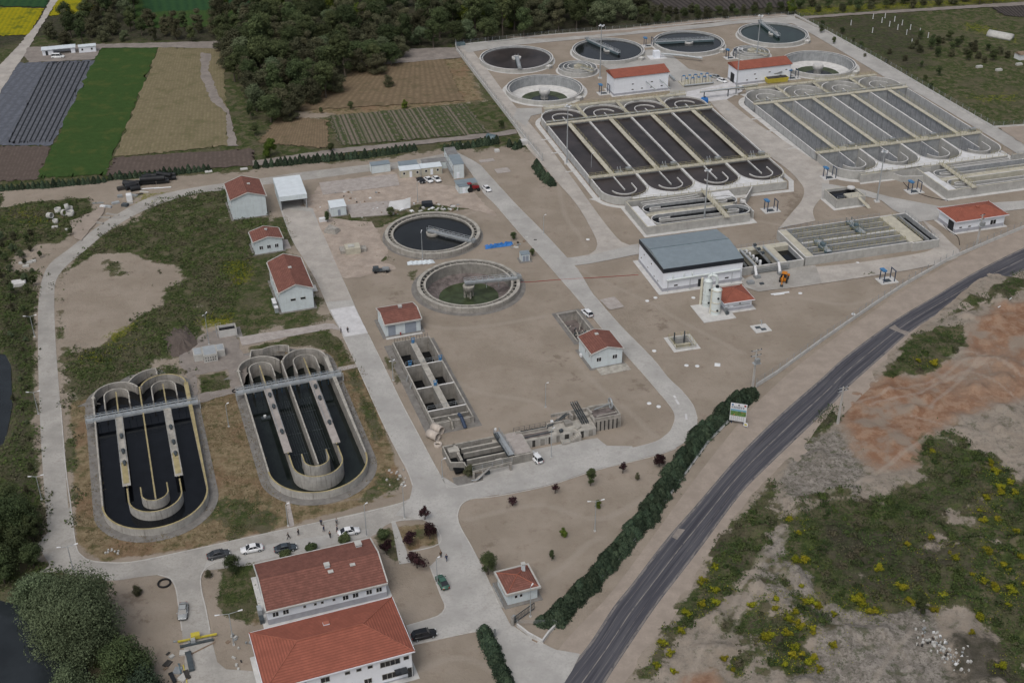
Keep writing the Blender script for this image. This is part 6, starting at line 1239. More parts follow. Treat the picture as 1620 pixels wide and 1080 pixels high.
car('green saloon car standing on the central paving', (700, 924), R(-66) + math.pi, 'car_green', L=4.3)
car('black sports utility car behind the bright red roof', (671, 1007), AO + R(0), 'car_black', 'suv', L=4.7, Wd=1.88)
car('white hatchback parked beside the old inlet works', (848, 727), R(-60) + math.pi, 'car_white', 'hatch', L=4.4)
car('white car with dark roof on the east road behind the small house', (929, 498), R(-62) + math.pi, 'car_white', 'hatch', L=4.2)
car('white car driving on the east road near the cabins', (770, 301), R(-62), 'car_white')
car('black car, left of three cars parked at the site cabins', (666, 288), R(-60), 'car_black', L=4.2)
car('white saloon car, middle of three parked at the site cabins', (678, 287), R(-58), 'car_white', L=4.3)
car('white saloon car, right of three parked at the site cabins', (690.5, 286), R(-58), 'car_white', L=4.3)
car('silver car between the far halls, farther of the two', (1133, 124.5), R(-45), 'car_silver', L=4.6)
car('white car between the far halls, nearer of the two', (1142, 130), R(-48), 'car_white', L=4.6)
car('white car parked in front of the right far hall', (1172, 142), AO, 'car_white', L=4.4)
car('white van in front of the farm shed', (92, 92), R(5), 'car_van', 'van', L=5.2, Wd=1.95)
# ================================================================== PEOPLE: skinned figures
def figure(pose, seed):
    """returns meshes (body, jacket, trousers, hair) for a pose: leg swing, arm bend"""
    sw, arm, lean = pose; r = random.Random(seed)
    def skin(nodes, edges, name, m, sub=1):
        me = bpy.data.meshes.new(name); me.from_pydata([n[:3] for n in nodes], edges, []); ob = bpy.data.objects.new(name, me); C.objects.link(ob)
        md = ob.modifiers.new('s', 'SKIN'); ob.modifiers.new('u', 'SUBSURF').levels = sub
        for v, n in zip(me.skin_vertices[0].data, nodes): v.radius = (n[3], n[3] if len(n) < 5 else n[4])
        me.skin_vertices[0].data[0].use_root = True
        dg = bpy.context.evaluated_depsgraph_get(); dg.update(); nm = bpy.data.meshes.new_from_object(ob.evaluated_get(dg)); bpy.data.objects.remove(ob)
        nm.name = name; nm.materials.clear(); nm.materials.append(MATS[m]); 
        for p in nm.polygons: p.use_smooth = True; p.material_index = 0
        return nm
    kz = .48; hipz = .93
    N = [(0, 0, hipz, .13), (0, 0, 1.12, .12), (0 + lean, 0, 1.38, .14), (lean, 0, 1.50, .055), (lean + .02, 0, 1.56, .055), (lean + .02, 0, 1.66, .085), (lean + .02, 0, 1.76, .06)]
    Ed = [(0, 1), (1, 2), (2, 3), (3, 4), (4, 5), (5, 6)]
    A_, T_ = [], []
    for s_ in (-1, 1):
        f = sw * s_; i = len(N); N += [(0, s_ * .1, .88, .085), (f * .25 + .03, s_ * .11, kz, .06), (f * .45 - .03, s_ * .11, .10, .04), (f * .45 + .12, s_ * .12, .04, .035)]; Ed += [(0, i), (i, i + 1), (i + 1, i + 2), (i + 2, i + 3)]; T_.append(i)
        j = len(N); a = -sw * s_; N += [(lean, s_ * .19, 1.42, .06), (lean + a * .15 - .02, s_ * .24, 1.14, .042), (lean + a * .3 + arm, s_ * (.24 - arm * .3), .92 + arm * .7, .032), (lean + a * .33 + arm * 1.2, s_ * (.23 - arm * .35), .86 + arm * .75, .028)]
        Ed += [(2, j), (j, j + 1), (j + 1, j + 2), (j + 2, j + 3)]; A_.append(j); h = N[j + 3]
        for k, (fl, dy) in enumerate(((.075, -.022), (.085, -.008), (.08, .007), (.065, .02), (.05, .034))):
            q = len(N); b0 = (h[0] + (.0 if k < 4 else .02), h[1] + dy, h[2] - .02); N += [(*b0, .011), (h[0] + .02 + (.02 if k == 4 else 0), h[1] + dy * 1.5, h[2] - .02 - fl * (1 if k < 4 else .5), .009)]; Ed += [(j + 3, q), (q, q + 1)]
    body = skin(N, Ed, 'person_body', 'skin')
    jn = [(0, 0, .92, .155), (0, 0, 1.12, .145), (lean, 0, 1.38, .16), (lean, 0, 1.47, .08)]; je = [(0, 1), (1, 2), (2, 3)]
    for j in A_:
        q = len(jn); jn += [(*N[j][:3], .078), (*N[j + 1][:3], .058), (*N[j + 2][:3], .045)]; je += [(2, q), (q, q + 1), (q + 1, q + 2)]
    tn = [(0, 0, .93, .14)]; te = []
    for i in T_:
        q = len(tn); tn += [(*N[i][:3], .10), (*N[i + 1][:3], .075), (*N[i + 2][:3], .06)]; te += [(0, q), (q, q + 1), (q + 1, q + 2)]
    hn = [(lean + .0, 0, 1.70, .085), (lean - .02, 0, 1.76, .075), (lean - .06, 0, 1.66, .05)]
    return body, skin(jn, je, 'jacket', 'cloth_dark'), skin(tn, te, 'trousers', 'cloth_dark'), skin(hn, [(0, 1), (0, 2)], 'hair', 'hair')
FIG = [figure((.9, .0, .05), 1), figure((.15, .0, 0), 2), figure((.35, .18, .03), 3)]
def person(label, px, rz, k, jc, tc):
    b_, j_, t_, h_ = FIG[k]; me = b_.copy(); o = bpy.data.objects.new('person', me); C.objects.link(o); o.location = (*at(*px), .06); o.rotation_euler.z = rz
    tag(o, label, 'person')
    for n_, src, m_ in (('jacket', j_, jc), ('trousers', t_, tc), ('hair', h_, 'hair')):
        mm = src.copy(); mm.materials.clear(); mm.materials.append(MATS[m_]); c = bpy.data.objects.new(n_, mm); C.objects.link(c); c.parent = o
    m1 = MB()
    for s_ in (-.03, .03): m1.cbox(FACE[k] + .105, s_, 1.675, .012, .02, .012, 'hair')
    m1.cbox(FACE[k] + .115, 0, 1.65, .02, .02, .035, 'skin'); m1.cbox(FACE[k] + .10, 0, 1.61, .015, .045, .01, 'tail_red'); m1.build('face_features', o)
FACE = (.07 - .02, 0, .03)
person('person in dark clothes striding behind the slate-blue car', (457, 853), R(200), 0, 'cloth_dark', 'cloth_dark')
person('person in black standing on the road, above the slate-blue car', (472.5, 847), R(-30), 1, 'cloth_dark', 'cloth_dark')
person('person in dark jacket farthest along the road edge, left of the group', (508.5, 831), R(-100), 1, 'cloth_navy', 'cloth_dark')
person('person in navy jacket standing in the middle of the road group', (512.5, 841), R(-20), 2, 'cloth_navy', 'cloth_navy')
person('person in black standing nearest the round bush, left of the white car', (522.5, 851), R(60), 1, 'cloth_dark', 'cloth_dark')
person('person in blue leaning at the side of the white car by the corner', (533.5, 841), R(0), 2, 'cloth_navy', 'cloth_dark')
person('person in pale top at the back of the group beside the white car', (533, 830), R(-80), 1, 'cloth_grey', 'cloth_dark')
person('person in brown jacket near the purple-leaved trees', (697.5, 882), R(-60), 1, 'cloth_brown', 'cloth_dark')
person('person in navy clothes walking near the purple-leaved trees', (706.5, 887), R(-100), 0, 'cloth_navy', 'cloth_navy')
person('person standing on the pale paving of the main road', (550.5, 526.5), R(-90), 1, 'cloth_dark', 'cloth_dark')
person('person bending at the edge of the pale paving', (540, 527), R(180), 2, 'cloth_navy', 'cloth_dark')

# ================================================================== LAMPS, MASTS, POLES
def street_lamp(label, px, h, arm, rz=0.0, group=None):
    t = thing('street_lamp', label, 'street lamp', at(*px), rz); m1 = MB(); m1.tube((0, 0, 0), (0, 0, h), .11, 'galvanised', 8, .06); m1.box(-.2, .2, -.2, .2, 0, .25, 'concrete_top'); m1.build('pole', t)
    for s_ in ((-1, 1) if arm > 0 else (1,)):
        a = abs(arm); m1 = MB(); m1.tube((0, 0, h), (s_ * a, 0, h + .25), .045, 'galvanised', 5); o = m1.build('arm', t)
        m2 = MB(); m2.hull([[(s_ * a * .8, -.08, h + .2), (s_ * a * .8, .08, h + .2), (s_ * a * .8, .06, h + .3), (s_ * a * .8, -.06, h + .3)], [(s_ * (a + .45), -.14, h + .28), (s_ * (a + .45), .14, h + .28), (s_ * (a + .45), .1, h + .42), (s_ * (a + .45), -.1, h + .42)]], 'lamp_head'); m2.build('lamp_head', o)
    return t
for lb, px, h, a, rz in (('double-arm street lamp outside the bend of the west road', (55, 533), 6.0, 1.2, .2), ('double-arm street lamp at the south-west road corner', (116, 902), 6.0, 1.5, .3),
        ('double-arm street lamp by the west road, level with the black ditch', (61, 655), 6.0, 1.1, .2), ('double-arm street lamp farther south beside the west road', (66, 790), 6.0, 1.1, .2),
        ('single street lamp behind the pale pump block on the paved square', (331, 545), 8.6, .5, 1.2), ('single street lamp in front of the black-water round tank', (668.5, 411), 8.6, .3, 1.5),
        ('street lamp on the verge between main road and six-cell tank', (622, 602), 5.4, .3, .6), ('street lamp beside the stacked concrete pipes', (700, 757), 5.0, -.5, .3),
        ('double-arm street lamp on the bare triangle near the long hedge', (941, 840), 7.6, 1.3, .2), ('street lamp on the paved yard in front of the inlet works', (872, 724), 7.6, -.3, .4),
        ('street lamp in the open dirt behind the inlet works', (863, 644), 6.5, -.2, 0), ('double-arm street lamp in the garden left of the office buildings', (370, 1020), 7.6, 2.0, .3),
        ('street lamp behind the administration building near the round bush', (580, 848), 8.0, -.3, .5), ('street lamp at the road junction north of the purple trees', (640, 820), 8.0, -.3, .5), ('street lamp next to the gatehouse', (839, 975), 7.2, -.4, 1.0),
        ('street lamp between the ditches on the dry grass', (362, 675), 6.0, -.3, .6), ('street lamp beside the corner of the dry grass', (456, 832), 5.5, -.3, .4),
        ('thin street lamp on the yard between cabins and bent sheet', (661, 320), 6.5, -.3, .4), ('lamp post on the dirt east of the link road', (860, 371), 6.0, -.3, .4),
        ('lamp post on the near end of the sludge basin', (935, 274), 6.5, -.3, .4), ('lamp post in front of the purple shrub by the green car', (692, 925), 6.5, -.3, .5)):
    street_lamp(lb, px, h, a, rz)
def mast(label, px, h):
    t = thing('floodlight_mast', label, 'mast', at(*px)); m1 = MB(); m1.tube((0, 0, 0), (0, 0, h), .26, 'galvanised', 8, .12); m1.build('pole', t); m1 = MB(); m1.box(-.8, .8, -.8, .8, 0, .3, 'concrete_apron'); m1.build('footing', t)
    m1 = MB(); m1.lathe([(.2, h - .2), (.75, h - .1), (.75, h), (.2, h)], 'galvanised', 12); m1.build('head_ring', t)
    for k in range(4): a = k * math.pi / 2 + .4; m1 = MB(); m1.cbox(math.cos(a) * .95, math.sin(a) * .95, h, .45, .45, .3, 'lamp_head', a); m1.build('floodlight', t)
for lb, px, h in (('tall floodlight mast left of the sludge basin', (896.8, 259), 19.8), ('tall floodlight mast between the left far tanks', (949, 124), 20.5), ('tall floodlight mast in front of the green round tank', (1197, 91), 16.8),
        ('tall floodlight mast between the far halls', (1164, 150), 17.5), ('tall floodlight mast in front of the empty basin', (1387, 319), 16.5), ('tall floodlight mast in front of the oval channels', (1113.5, 353), 17.0)): mast(lb, px, h)
def power_pole(label, px, h, tr=False, arm=1.4):
    t = thing('power_pole', label, 'pole', at(*px), .4); m1 = MB(); m1.hull([[(-.28, -.2, 0), (.28, -.2, 0), (.28, .2, 0), (-.28, .2, 0)], [(-.14, -.1, h), (.14, -.1, h), (.14, .1, h), (-.14, .1, h)]], 'pole_concrete'); m1.build('pole', t)
    for z in ((h - .3, h - 1.1) if not tr else (h - .2, h - 1.6)): m1 = MB(); m1.box(-arm, arm, -.07, .07, z - .07, z + .07, 'galvanised'); o = m1.build('crossarm', t); [([m2 := MB(), m2.lathe([(.09, z + .07), (.12, z + .2), (.06, z + .35)], 'fascia_dark', 8, x, 0), m2.build('insulator', o)]) for x in (-arm + .1, 0.35, arm - .1)]
    if tr: m1 = MB(); m1.cbox(0, -.7, h - 2.6, 1.1, .8, 1.1, 'steel'); m1.box(-.9, .9, -1.1, .1, h - 3.4, h - 3.25, 'galvanised'); m1.build('transformer', t)
power_pole('concrete power pole with transformer at the end of the hedge', (1190, 617), 11.2, True); power_pole('concrete power pole with crossarms on the far side of the asphalt road', (1325, 672), 10.4)
power_pole('grey power pole in front of the red-roofed pump house', (1544, 392), 10.5, True, .8)
# hoist frames with blue gantry over slab
def hoist(label, px, rz=R(15.6), s=1.0):
    t = thing('hoist_frame', label, 'hoist', at(*px), rz, None); m1 = MB(); m1.box(-2.6 * s, 2.6 * s, -1.9 * s, 1.9 * s, 0, .15, 'concrete_apron'); m1.box(-1.0, .9, -1.0, .6, .15, .2, 'steel_dark'); m1.build('slab', t)
    for x in (-1.6 * s, 1.6 * s):
        m1 = MB()
        for y in (-1.1, 1.1): m1.box(x - .1, x + .1, y - .1, y + .1, .15, 3.2, 'navy_steel')
        m1.box(x - .1, x + .1, -1.3, 1.3, 3.201, 3.4, 'navy_steel'); m1.build('frame', t)
    m1 = MB(); m1.box(-2.2 * s, -1.0 * s, -1.0, 1.0, 3.41, 3.75, 'blue_paint'); m1.build('hoist_trolley', t); return t
for lb, px in (('blue hoist frame on a slab, left of the gravel island', (1219, 333)), ('blue hoist frame on a slab, right of the gravel island below the oval channels', (1446, 303)), ('blue hoist frame on a slab near the road junction by the empty basin', (1312, 281)),
        ('blue hoist frame on a slab nearest the concrete boundary fence', (1403, 444)), ('blue hoist frame between the third and second far round tanks', (1026, 73)), ('blue hoist frame left of the left far hall', (956, 148)), ('blue hoist frame right of the right far hall', (1254, 124)), ('blue hoist frame behind the right far hall', (1156, 92))): hoist(lb, px)
t = thing('valve_rack', 'cluster of blue and yellow pipe frames between the far halls', 'rack', at(1100, 132), R(16)); m1 = MB(); m1.box(-6, 6, -3, 3, 0, .5, 'concrete_yellow'); m1.build('slab', t)
for i in range(5):
    for j in range(2):
        m1 = MB(); x, y = -5 + i * 2.4, -1.5 + j * 3; m1.ptube([(x, y, .5), (x, y, 2.8), (x + 1.4, y, 2.8), (x + 1.4, y, .5)], .09, 'navy_steel' if (i + j) % 2 else 'rail_yellow', 5); m1.cbox(x + .7, y, 2.9, .8, .5, .35, 'blue_paint'); m1.build('frame', t)
m1 = MB(); m1.ptube([(-6, -3.4, .9), (6, -3.4, .9)], .3, 'galvanised', 8); m1.ptube([(-7, 3.6, 1.0), (-7, 8, 1.2), (-12, 12, 1.2)], .4, 'galvanised', 8); m1.build('pipes', t)
t = thing('sampling_kiosk', 'white box kiosk on a slab behind the left far hall', 'kiosk', at(1038, 92), R(14)); m1 = MB(); m1.box(-3, 4, -2, 3, 0, .2, 'concrete_deck'); m1.build('slab', t); m1 = MB(); m1.box(-1, 1.4, -.6, 1.6, .2, 2.8, 'wall_white'); m1.build('cabinet', t)
m1 = MB(); m1.ptube([(2, 0, 1.6), (9, -4, 1.6), (16, -9, 1.4)], .45, 'galvanised', 8); m1.build('pipe', t)
t = thing('pipe_gantry', 'yellow-railed pipe gantry crossing between the two basins', 'gantry', at(1112, 158, 0), R(15)); m1 = MB(); m1.tube((-1, 0, 3.1), (22, 1, 3.1), .3, 'galvanised', 8); m1.box(-1, 22, .6, 1.4, 2.5, 2.62, 'concrete_yellow'); m1.rail([(-1, .6), (22, .6)], 2.62); m1.build('pipe', t)
for x in (.5, 10, 21): m1 = MB(); m1.box(x - .15, x + .15, .2, .5, 0, 2.8, 'steel_dark'); m1.build('post', t)
tk = thing('blue_tank', 'round blue plastic tank at the far right corner of the sludge basin', 'tank', at(1114, 164)); m1 = MB(); m1.lathe([(1.3, 0), (1.4, .5), (1.4, 1.8), (1.1, 2.2), (.4, 2.4)], 'tarp_blue', 18); m1.build('shell', tk); m1 = MB(); m1.lathe([(.4, 2.4), (.4, 2.6)], 'fascia_dark', 10); m1.build('lid', tk)
t = thing('skip_conveyor', 'yellow sludge skip with conveyor in front of the right far hall', 'skip', at(1228, 130.5), R(15)); m1 = MB(); m1.hull([[(-4, -1.2, .3), (4, -1.2, .3), (4, 1.2, .3), (-4, 1.2, .3)], [(-4.4, -1.4, 2.0), (4.4, -1.4, 2.0), (4.4, 1.4, 2.0), (-4.4, 1.4, 2.0)]], 'paint_yellow'); m1.box(-4, 4, -1.1, 1.1, 2.001, 2.2, 'debris_dark'); m1.build('skip_body', t); m1 = MB(); m1.tube((-3, 2.2, 2.2), (2.6, 1.2, 3.6), .28, 'steel', 8); m1.build('conveyor', t)

# ================================================================== FENCES AND WALLS
def fence(name, label, px, post=3.0, h=1.6, base=.5, mesh=True, m='concrete_apron', t_=.3, barb=True):
    P = [at(*q) for q in px]; o = P[0]; t = thing(name, label, 'fence', o); L = [(x - o[0], y - o[1]) for x, y in P]
    if base: m1 = MB(); m1.wall(L, t_, -.1, base, m, 'concrete_apron'); m1.build('base_wall', t)
    Q, tot = resample(L, max(2, int(math.hypot(L[-1][0] - L[0][0], L[-1][1] - L[0][1]) / post)))
    m1 = MB()
    for q_ in Q: m1.box(q_[0] - .05, q_[0] + .05, q_[1] - .05, q_[1] + .05, base, base + h, 'rail_grey')
    m1.build('posts', t); m1 = MB()
    for z in np.linspace(base + .1, base + h - .05, 5 if mesh else 2): m1.ptube([(a, b, z) for a, b in Q], .018, 'rail_grey', 3)
    m1.build('wires', t); return t
fence('boundary_fence', 'concrete boundary wall with wire fence along the asphalt road verge', [(1196, 612), (1228, 592), (1300, 540), (1380, 485), (1430, 452), (1500, 412), (1560, 386), (1620, 361), (1720, 318)], base=1.0)
fence('boundary_fence', 'concrete boundary wall with wire fence along the left side of the new plant', [(721, 72), (722, 80), (760, 130), (800, 182), (824, 214), (858, 256)], base=1.4)
fence('boundary_fence', 'concrete boundary wall with wire fence at the right side, next to the dark green field', [(1257, 25), (1300, 47), (1390, 97), (1480, 150), (1571, 203), (1640, 199), (1720, 190)], base=.8)
fence('boundary_fence', 'wire fence along the far edge of the new plant under the trees', [(722, 72), (800, 64), (880, 55), (1000, 47), (1130, 35), (1257, 25)], base=.4)
fence('gate_wall', 'low concrete wall from the gate to the long hedge', [(818, 990), (836, 1004), (858, 1016), (868, 1002), (880, 990)], base=.7, h=.9)
fence('hedge_base', 'low pale wall below the long hedge on the road side', [(882, 990), (940, 930), (1010, 850), (1070, 770), (1120, 700), (1180, 640)], base=.35, h=.5)
t = thing('sliding_gate', 'grey metal sliding gate open beside the gatehouse', 'gate', at(812, 988), R(45)); m1 = MB(); m1.box(0, 5.6, 0, .1, .2, .35, 'steel_dark'); m1.box(0, 5.6, 0, .1, 1.7, 1.82, 'steel_dark'); m1.rail([(0, .05), (5.6, .05)], .35, 'steel_dark', h=1.3, step=.35); m1.build('gate_leaf', t); m1 = MB(); m1.box(-.4, -.02, -.3, .3, 0, 2.2, 'concrete_old'); m1.build('gate_post', t); m1 = MB(); m1.box(.3, 1.2, .4, 1.0, 0, 1.2, 'steel'); m1.build('motor_box', t)
g_ = MB(); g_.box(-.2, .2, -.25, .25, 0, 2.1, 'steel'); g_.box(-.25, .25, -.3, .3, 2.1, 2.2, 'trim_old'); tag(g_.build('gate_post', loc=at(783, 1006)), 'grey gate post at the end of the small hedge', 'post')

# ================================================================== PROJECT SIGN BOARD
bs = thing('sign_board', 'tall white information board with photo strip in front of the hedge', 'sign', at(1166, 671), R(-16)); Wb, Hb, Zb = 3.7, 4.7, .9
m1 = MB(); m1.box(-Wb / 2, Wb / 2, 0, .14, Zb, Zb + Hb, 'white_plastic'); m1.build('panel', bs)
for x in (-Wb / 2 + .5, Wb / 2 - .5): m1 = MB(); m1.box(x - .1, x + .1, .15, .35, 0, Zb + Hb - .3, 'navy_steel'); m1.build('post', bs)
mt, nt, b = newmat('sign_picture'); vec = nt.nodes.new('ShaderNodeTexCoord').outputs['Object']; MATS['sign_picture'] = mt
c_ = _mix(nt, (.05, .14, .04), (.14, .26, .07), _ramp(nt, _noise(nt, vec, 2.2, 4), .4, .6)); c_ = _mix(nt, c_, (.45, .20, .08), _ramp(nt, _noise(nt, vec, 1.6, 2), .56, .62, 0, .9)); sz = nt.nodes.new('ShaderNodeSeparateXYZ'); nt.links.new(vec, sz.inputs[0])
c_ = _mix(nt, c_, (.18, .38, .50), _ramp(nt, sz.outputs[2], 3.5, 3.7)); nt.links.new(c_, b.inputs['Base Color'])
m1 = MB(); m1.box(-Wb / 2 + .1, Wb / 2 - .1, -.02, -.001, 2.3, 4.1, 'sign_picture'); m1.build('picture_strip', bs)
m1 = MB()
for k, x in enumerate((-1.4, 0, 1.4)): m1.tube((x, -.01, 5.2), (x, -.03, 5.2), .24 if k != 1 else .2, ('blue_paint', 'fascia_dark', 'tail_red')[k], 14)
m1.build('emblems', bs); m1 = MB()
for r_ in range(3):
    for x in np.arange(-1.6, 1.3, .42): m1.box(x, x + RNG.uniform(.2, .36), -.015, -.001, 4.7 - r_ * .18, 4.8 - r_ * .18, 'cloth_navy')
for r_ in range(6):
    for x in np.arange(-1.6, 1.3, .46): m1.box(x, x + RNG.uniform(.2, .4), -.015, -.001, 2.1 - r_ * .2, 2.18 - r_ * .2, 'steel')
m1.build('text_lines', bs)
g_ = MB(); g_.box(-.5, .5, 0, .08, .5, 1.4, 'white_plastic'); g_.box(-.05, .05, .081, .15, 0, 1.3, 'steel'); g_.box(-.3, .3, -.02, -.001, .75, 1.15, 'paint_yellow'); tag(g_.build('small_sign', loc=at(1179, 677), rz=R(-28)), 'small white and yellow sign at the foot of the information board', 'sign')

# ================================================================== MACHINES, PIPES, DEBRIS
t = thing('backhoe_loader', 'orange backhoe loader working near the slanted screens', 'digger', at(1240, 444), R(70)); m1 = MB(); m1.hull([[(-1.6, -.7, .7), (-1.6, .7, .7), (-1.6, .7, 1.5), (-1.6, -.7, 1.5)], [(1.9, -.6, .7), (1.9, .6, .7), (1.9, .5, 1.5), (1.9, -.5, 1.5)]], 'paint_orange'); m1.build('chassis', t)
m1 = MB(); m1.hull([[(-1.2, -.7, 1.5), (.5, -.7, 1.5), (.5, .7, 1.5), (-1.2, .7, 1.5)], [(-1.0, -.6, 2.6), (.3, -.6, 2.6), (.3, .6, 2.6), (-1.0, .6, 2.6)]], 'glass_dark'); m1.box(-1.1, .4, -.7, .7, 2.61, 2.75, 'paint_orange'); m1.build('cab', t)
for x, r_ in ((-1.1, .75), (1.3, .5)):
    for s_ in (-1, 1): m1 = MB(); m1.tube((x, s_ * .75, r_), (x, s_ * 1.1, r_), r_, 'rubber', 14); m1.build('wheel', t)
m1 = MB(); m1.ptube([(-1.7, 0, 1.2), (-2.8, 0, 3.0), (-3.9, 0, 2.2), (-4.0, 0, .8)], .18, 'paint_orange', 6); m1.hull([[(-4.3, -.4, .9), (-3.8, -.4, .9), (-3.8, .4, .9), (-4.3, .4, .9)], [(-4.1, -.35, .2), (-3.7, -.35, .3), (-3.7, .35, .3), (-4.1, .35, .2)]], 'steel_dark'); m1.build('digging_arm', t)
m1 = MB(); m1.tube((1.6, -.5, 1.2), (2.8, -.5, .6), .1, 'paint_orange', 6); m1.tube((1.6, .5, 1.2), (2.8, .5, .6), .1, 'paint_orange', 6); m1.hull([[(2.8, -1.1, .1), (3.5, -1.1, .1), (2.9, -1.1, .9)], [(2.8, 1.1, .1), (3.5, 1.1, .1), (2.9, 1.1, .9)]], 'paint_orange'); m1.build('front_bucket', t)
def tractor(label, px, rz, body, s=1.0):
    t = thing('tractor', label, 'tractor', at(*px), rz); t.scale = (s, s, s); m1 = MB(); m1.hull([[(-.4, -.4, .8), (-.4, .4, .8), (-.4, .35, 1.6), (-.4, -.35, 1.6)], [(1.8, -.3, .7), (1.8, .3, .7), (1.8, .25, 1.3), (1.8, -.25, 1.3)]], body); m1.build('bonnet', t)
    m1 = MB(); m1.hull([[(-1.5, -.55, 1.1), (-.3, -.55, 1.1), (-.3, .55, 1.1), (-1.5, .55, 1.1)], [(-1.4, -.5, 2.3), (-.5, -.5, 2.3), (-.5, .5, 2.3), (-1.4, .5, 2.3)]], 'glass_dark'); m1.box(-1.5, -.4, -.6, .6, 2.31, 2.42, body); m1.build('cab', t)
    for x, r_ in ((-1.0, .8), (1.4, .48)):
        for q_ in (-1, 1): m1 = MB(); m1.tube((x, q_ * .6, r_), (x, q_ * .95, r_), r_, 'rubber', 14); m1.build('wheel', t)
tractor('red tractor parked beside the grey-roofed hut', (748, 302), R(20), 'paint_red', 1.15)
t = thing('truck_chassis', 'dark vehicle chassis wreck at the edge of the dirt yard', 'vehicle wreck', at(603, 430), R(8)); m1 = MB(); m1.box(-2.4, 2.4, -.8, .8, .6, .8, 'steel_dark'); m1.box(-2.2, -.6, -.8, .8, .81, 1.6, 'steel_dark'); m1.box(.4, 2.2, -.7, .7, .81, 1.2, 'steel'); m1.build('frame', t)
for x in (-1.6, 1.6):
    for q_ in (-1, 1): m1 = MB(); m1.tube((x, q_ * .75, .42), (x, q_ * 1.0, .42), .42, 'rubber', 12); m1.build('wheel', t)
# black pipe stacks
k = 0
for (x0, y0, x1, y1, r_, z) in ((232, 281, 278, 279, .5, .5), (240, 287, 279, 284, .55, .5), (248, 291, 268, 289, .55, .5), (216, 293, 246, 291, .6, .6), (223, 294, 262, 291, .6, 1.6), (196, 294, 222, 295, .7, .7), (199, 301, 216, 297, .8, .8), (207, 303, 222, 300, .6, .6), (226, 289, 240, 287, .5, 1.5), (250, 283, 272, 286, .5, 1.4)):
    a, b = at(x0, y0), at(x1, y1); r_ *= 1.35; z *= 1.35; mb = MB(); mb.tube((0, 0, z), (b[0] - a[0], b[1] - a[1], z), r_, 'plastic_pipe', 12); mb.tube((0, 0, z), ((b[0] - a[0]) * .02, (b[1] - a[1]) * .02, z), r_ * 1.08, 'steel_dark', 12); tag(mb.build('plastic_pipe', loc=a), 'thick black plastic pipe in the heap north of the west road', 'pipe', 'black plastic pipes heaped by the west road')
for (x0, y0, x1, y1) in ((224, 300, 252, 298), (244, 299, 271, 297)):
    a, b = at(x0, y0), at(x1, y1); mb = MB(); mb.tube((0, 0, .2), (b[0] - a[0], b[1] - a[1], .2), .2, 'white_plastic', 8); tag(mb.build('white_pipe', loc=a), 'thin white pipe lying below the black pipes', 'pipe', 'white pipes below the black pipes')
def crate_box(name, label, cat, px, sx, sy, sz, m, rz=.3):
    mb = MB(); mb.hull([[(-sx / 2, -sy / 2, 0), (sx / 2, -sy / 2, 0), (sx / 2, sy / 2, 0), (-sx / 2, sy / 2, 0)], [(-sx / 2.1, -sy / 2.1, sz * .9), (sx / 2.1, -sy / 2.1, sz * .9), (sx / 2.1, sy / 2.1, sz * .9), (-sx / 2.1, sy / 2.1, sz * .9)], [(-sx / 2.5, -sy / 2.5, sz), (sx / 2.5, -sy / 2.5, sz), (sx / 2.5, sy / 2.5, sz), (-sx / 2.5, sy / 2.5, sz)]], m); return tag(mb.build(name, loc=at(*px), rz=rz), label, cat)
crate_box('plastic_tank', 'upright white box tank on the scrap heap beside the black pipes', 'tank', (205, 316), 1.8, 1.8, 2.0, 'white_plastic'); crate_box('water_tank', 'white plastic tank lying beside the yard scrap', 'tank', (512, 350), 2.6, 1.2, 1.2, 'white_plastic')
for i, (x, y, sx, sy, sz, m_) in enumerate(((190, 312, 1.6, 1, .8, 'steel'), (183, 322, 2.4, 1, .6, 'galvanised'), (172, 328, 2, .8, .6, 'galvanised'), (163, 328, 1.8, .9, .7, 'white_plastic'), (198, 326, 2, 1.4, .9, 'steel_dark'), (192, 300, 2.4, 1.6, 1.0, 'debris_dark'), (212, 310, 2.6, 1, .5, 'steel'), (155, 322, 3.4, .4, .4, 'steel'), (178, 340, 4.5, .9, .3, 'concrete_old'), (166, 345, 3.4, .8, .4, 'concrete_old'), (158, 354, 2.4, .9, .5, 'concrete_old'), (228, 304, 3.0, .5, .3, 'trim_old'), (206, 322, 1.6, 1.2, .7, 'trim_old'), (221, 308, 2.2, .6, .4, 'debris_dark'))):
    o_ = crate_box('scrap_piece', 'piece of scrap metal or rubble on the heap north of the west road', 'scrap', (x, y), sx, sy, sz, m_, rz=RNG.uniform(-.5, .8)); o_['group'] = 'scrap heap by the west road'
for i, (x, y, r_, hh_) in enumerate(((92, 335, 1.0, 1.2), (104, 334, 1.1, 1.2), (112, 340, 1.1, 1.3), (77, 345, .9, 1.6), (111, 332, .9, 1), (101, 341, 1, .9), (88, 352, .8, 1))):
    mb = MB(); mb.lathe([(r_, 0), (r_, hh_), (r_ * .8, hh_), (r_ * .8, .1)], 'trim_old', 16, cap=False); o_ = mb.build('concrete_ring', loc=at(x, y)); tag(o_, 'pale concrete manhole ring dumped on the grass at the far left', 'ring', 'concrete rings dumped on the grass')
    if i % 2: o_.rotation_euler = (R(80), 0, RNG.uniform(0, 3)); o_.location.z = r_
for i, (x, y) in enumerate(((87, 360), (108, 364), (35, 417), (46, 416), (41, 422), (52, 414))): crate_box('rubble_block', 'pale rubble lump left of the west road, %s' % ('on the grass below the rings', 'at the dirt track mouth', 'leftmost on the brown heap', 'third on the brown heap', 'lowest on the brown heap', 'rightmost on the brown heap')[i], 'rubble', (x, y), 1.8, 1, .5, 'trim_old')
crate_box('concrete_hut', 'low concrete block in the scrub left of the west road', 'block', (30, 450), 3.8, 2.8, 1.0, 'concrete_top')
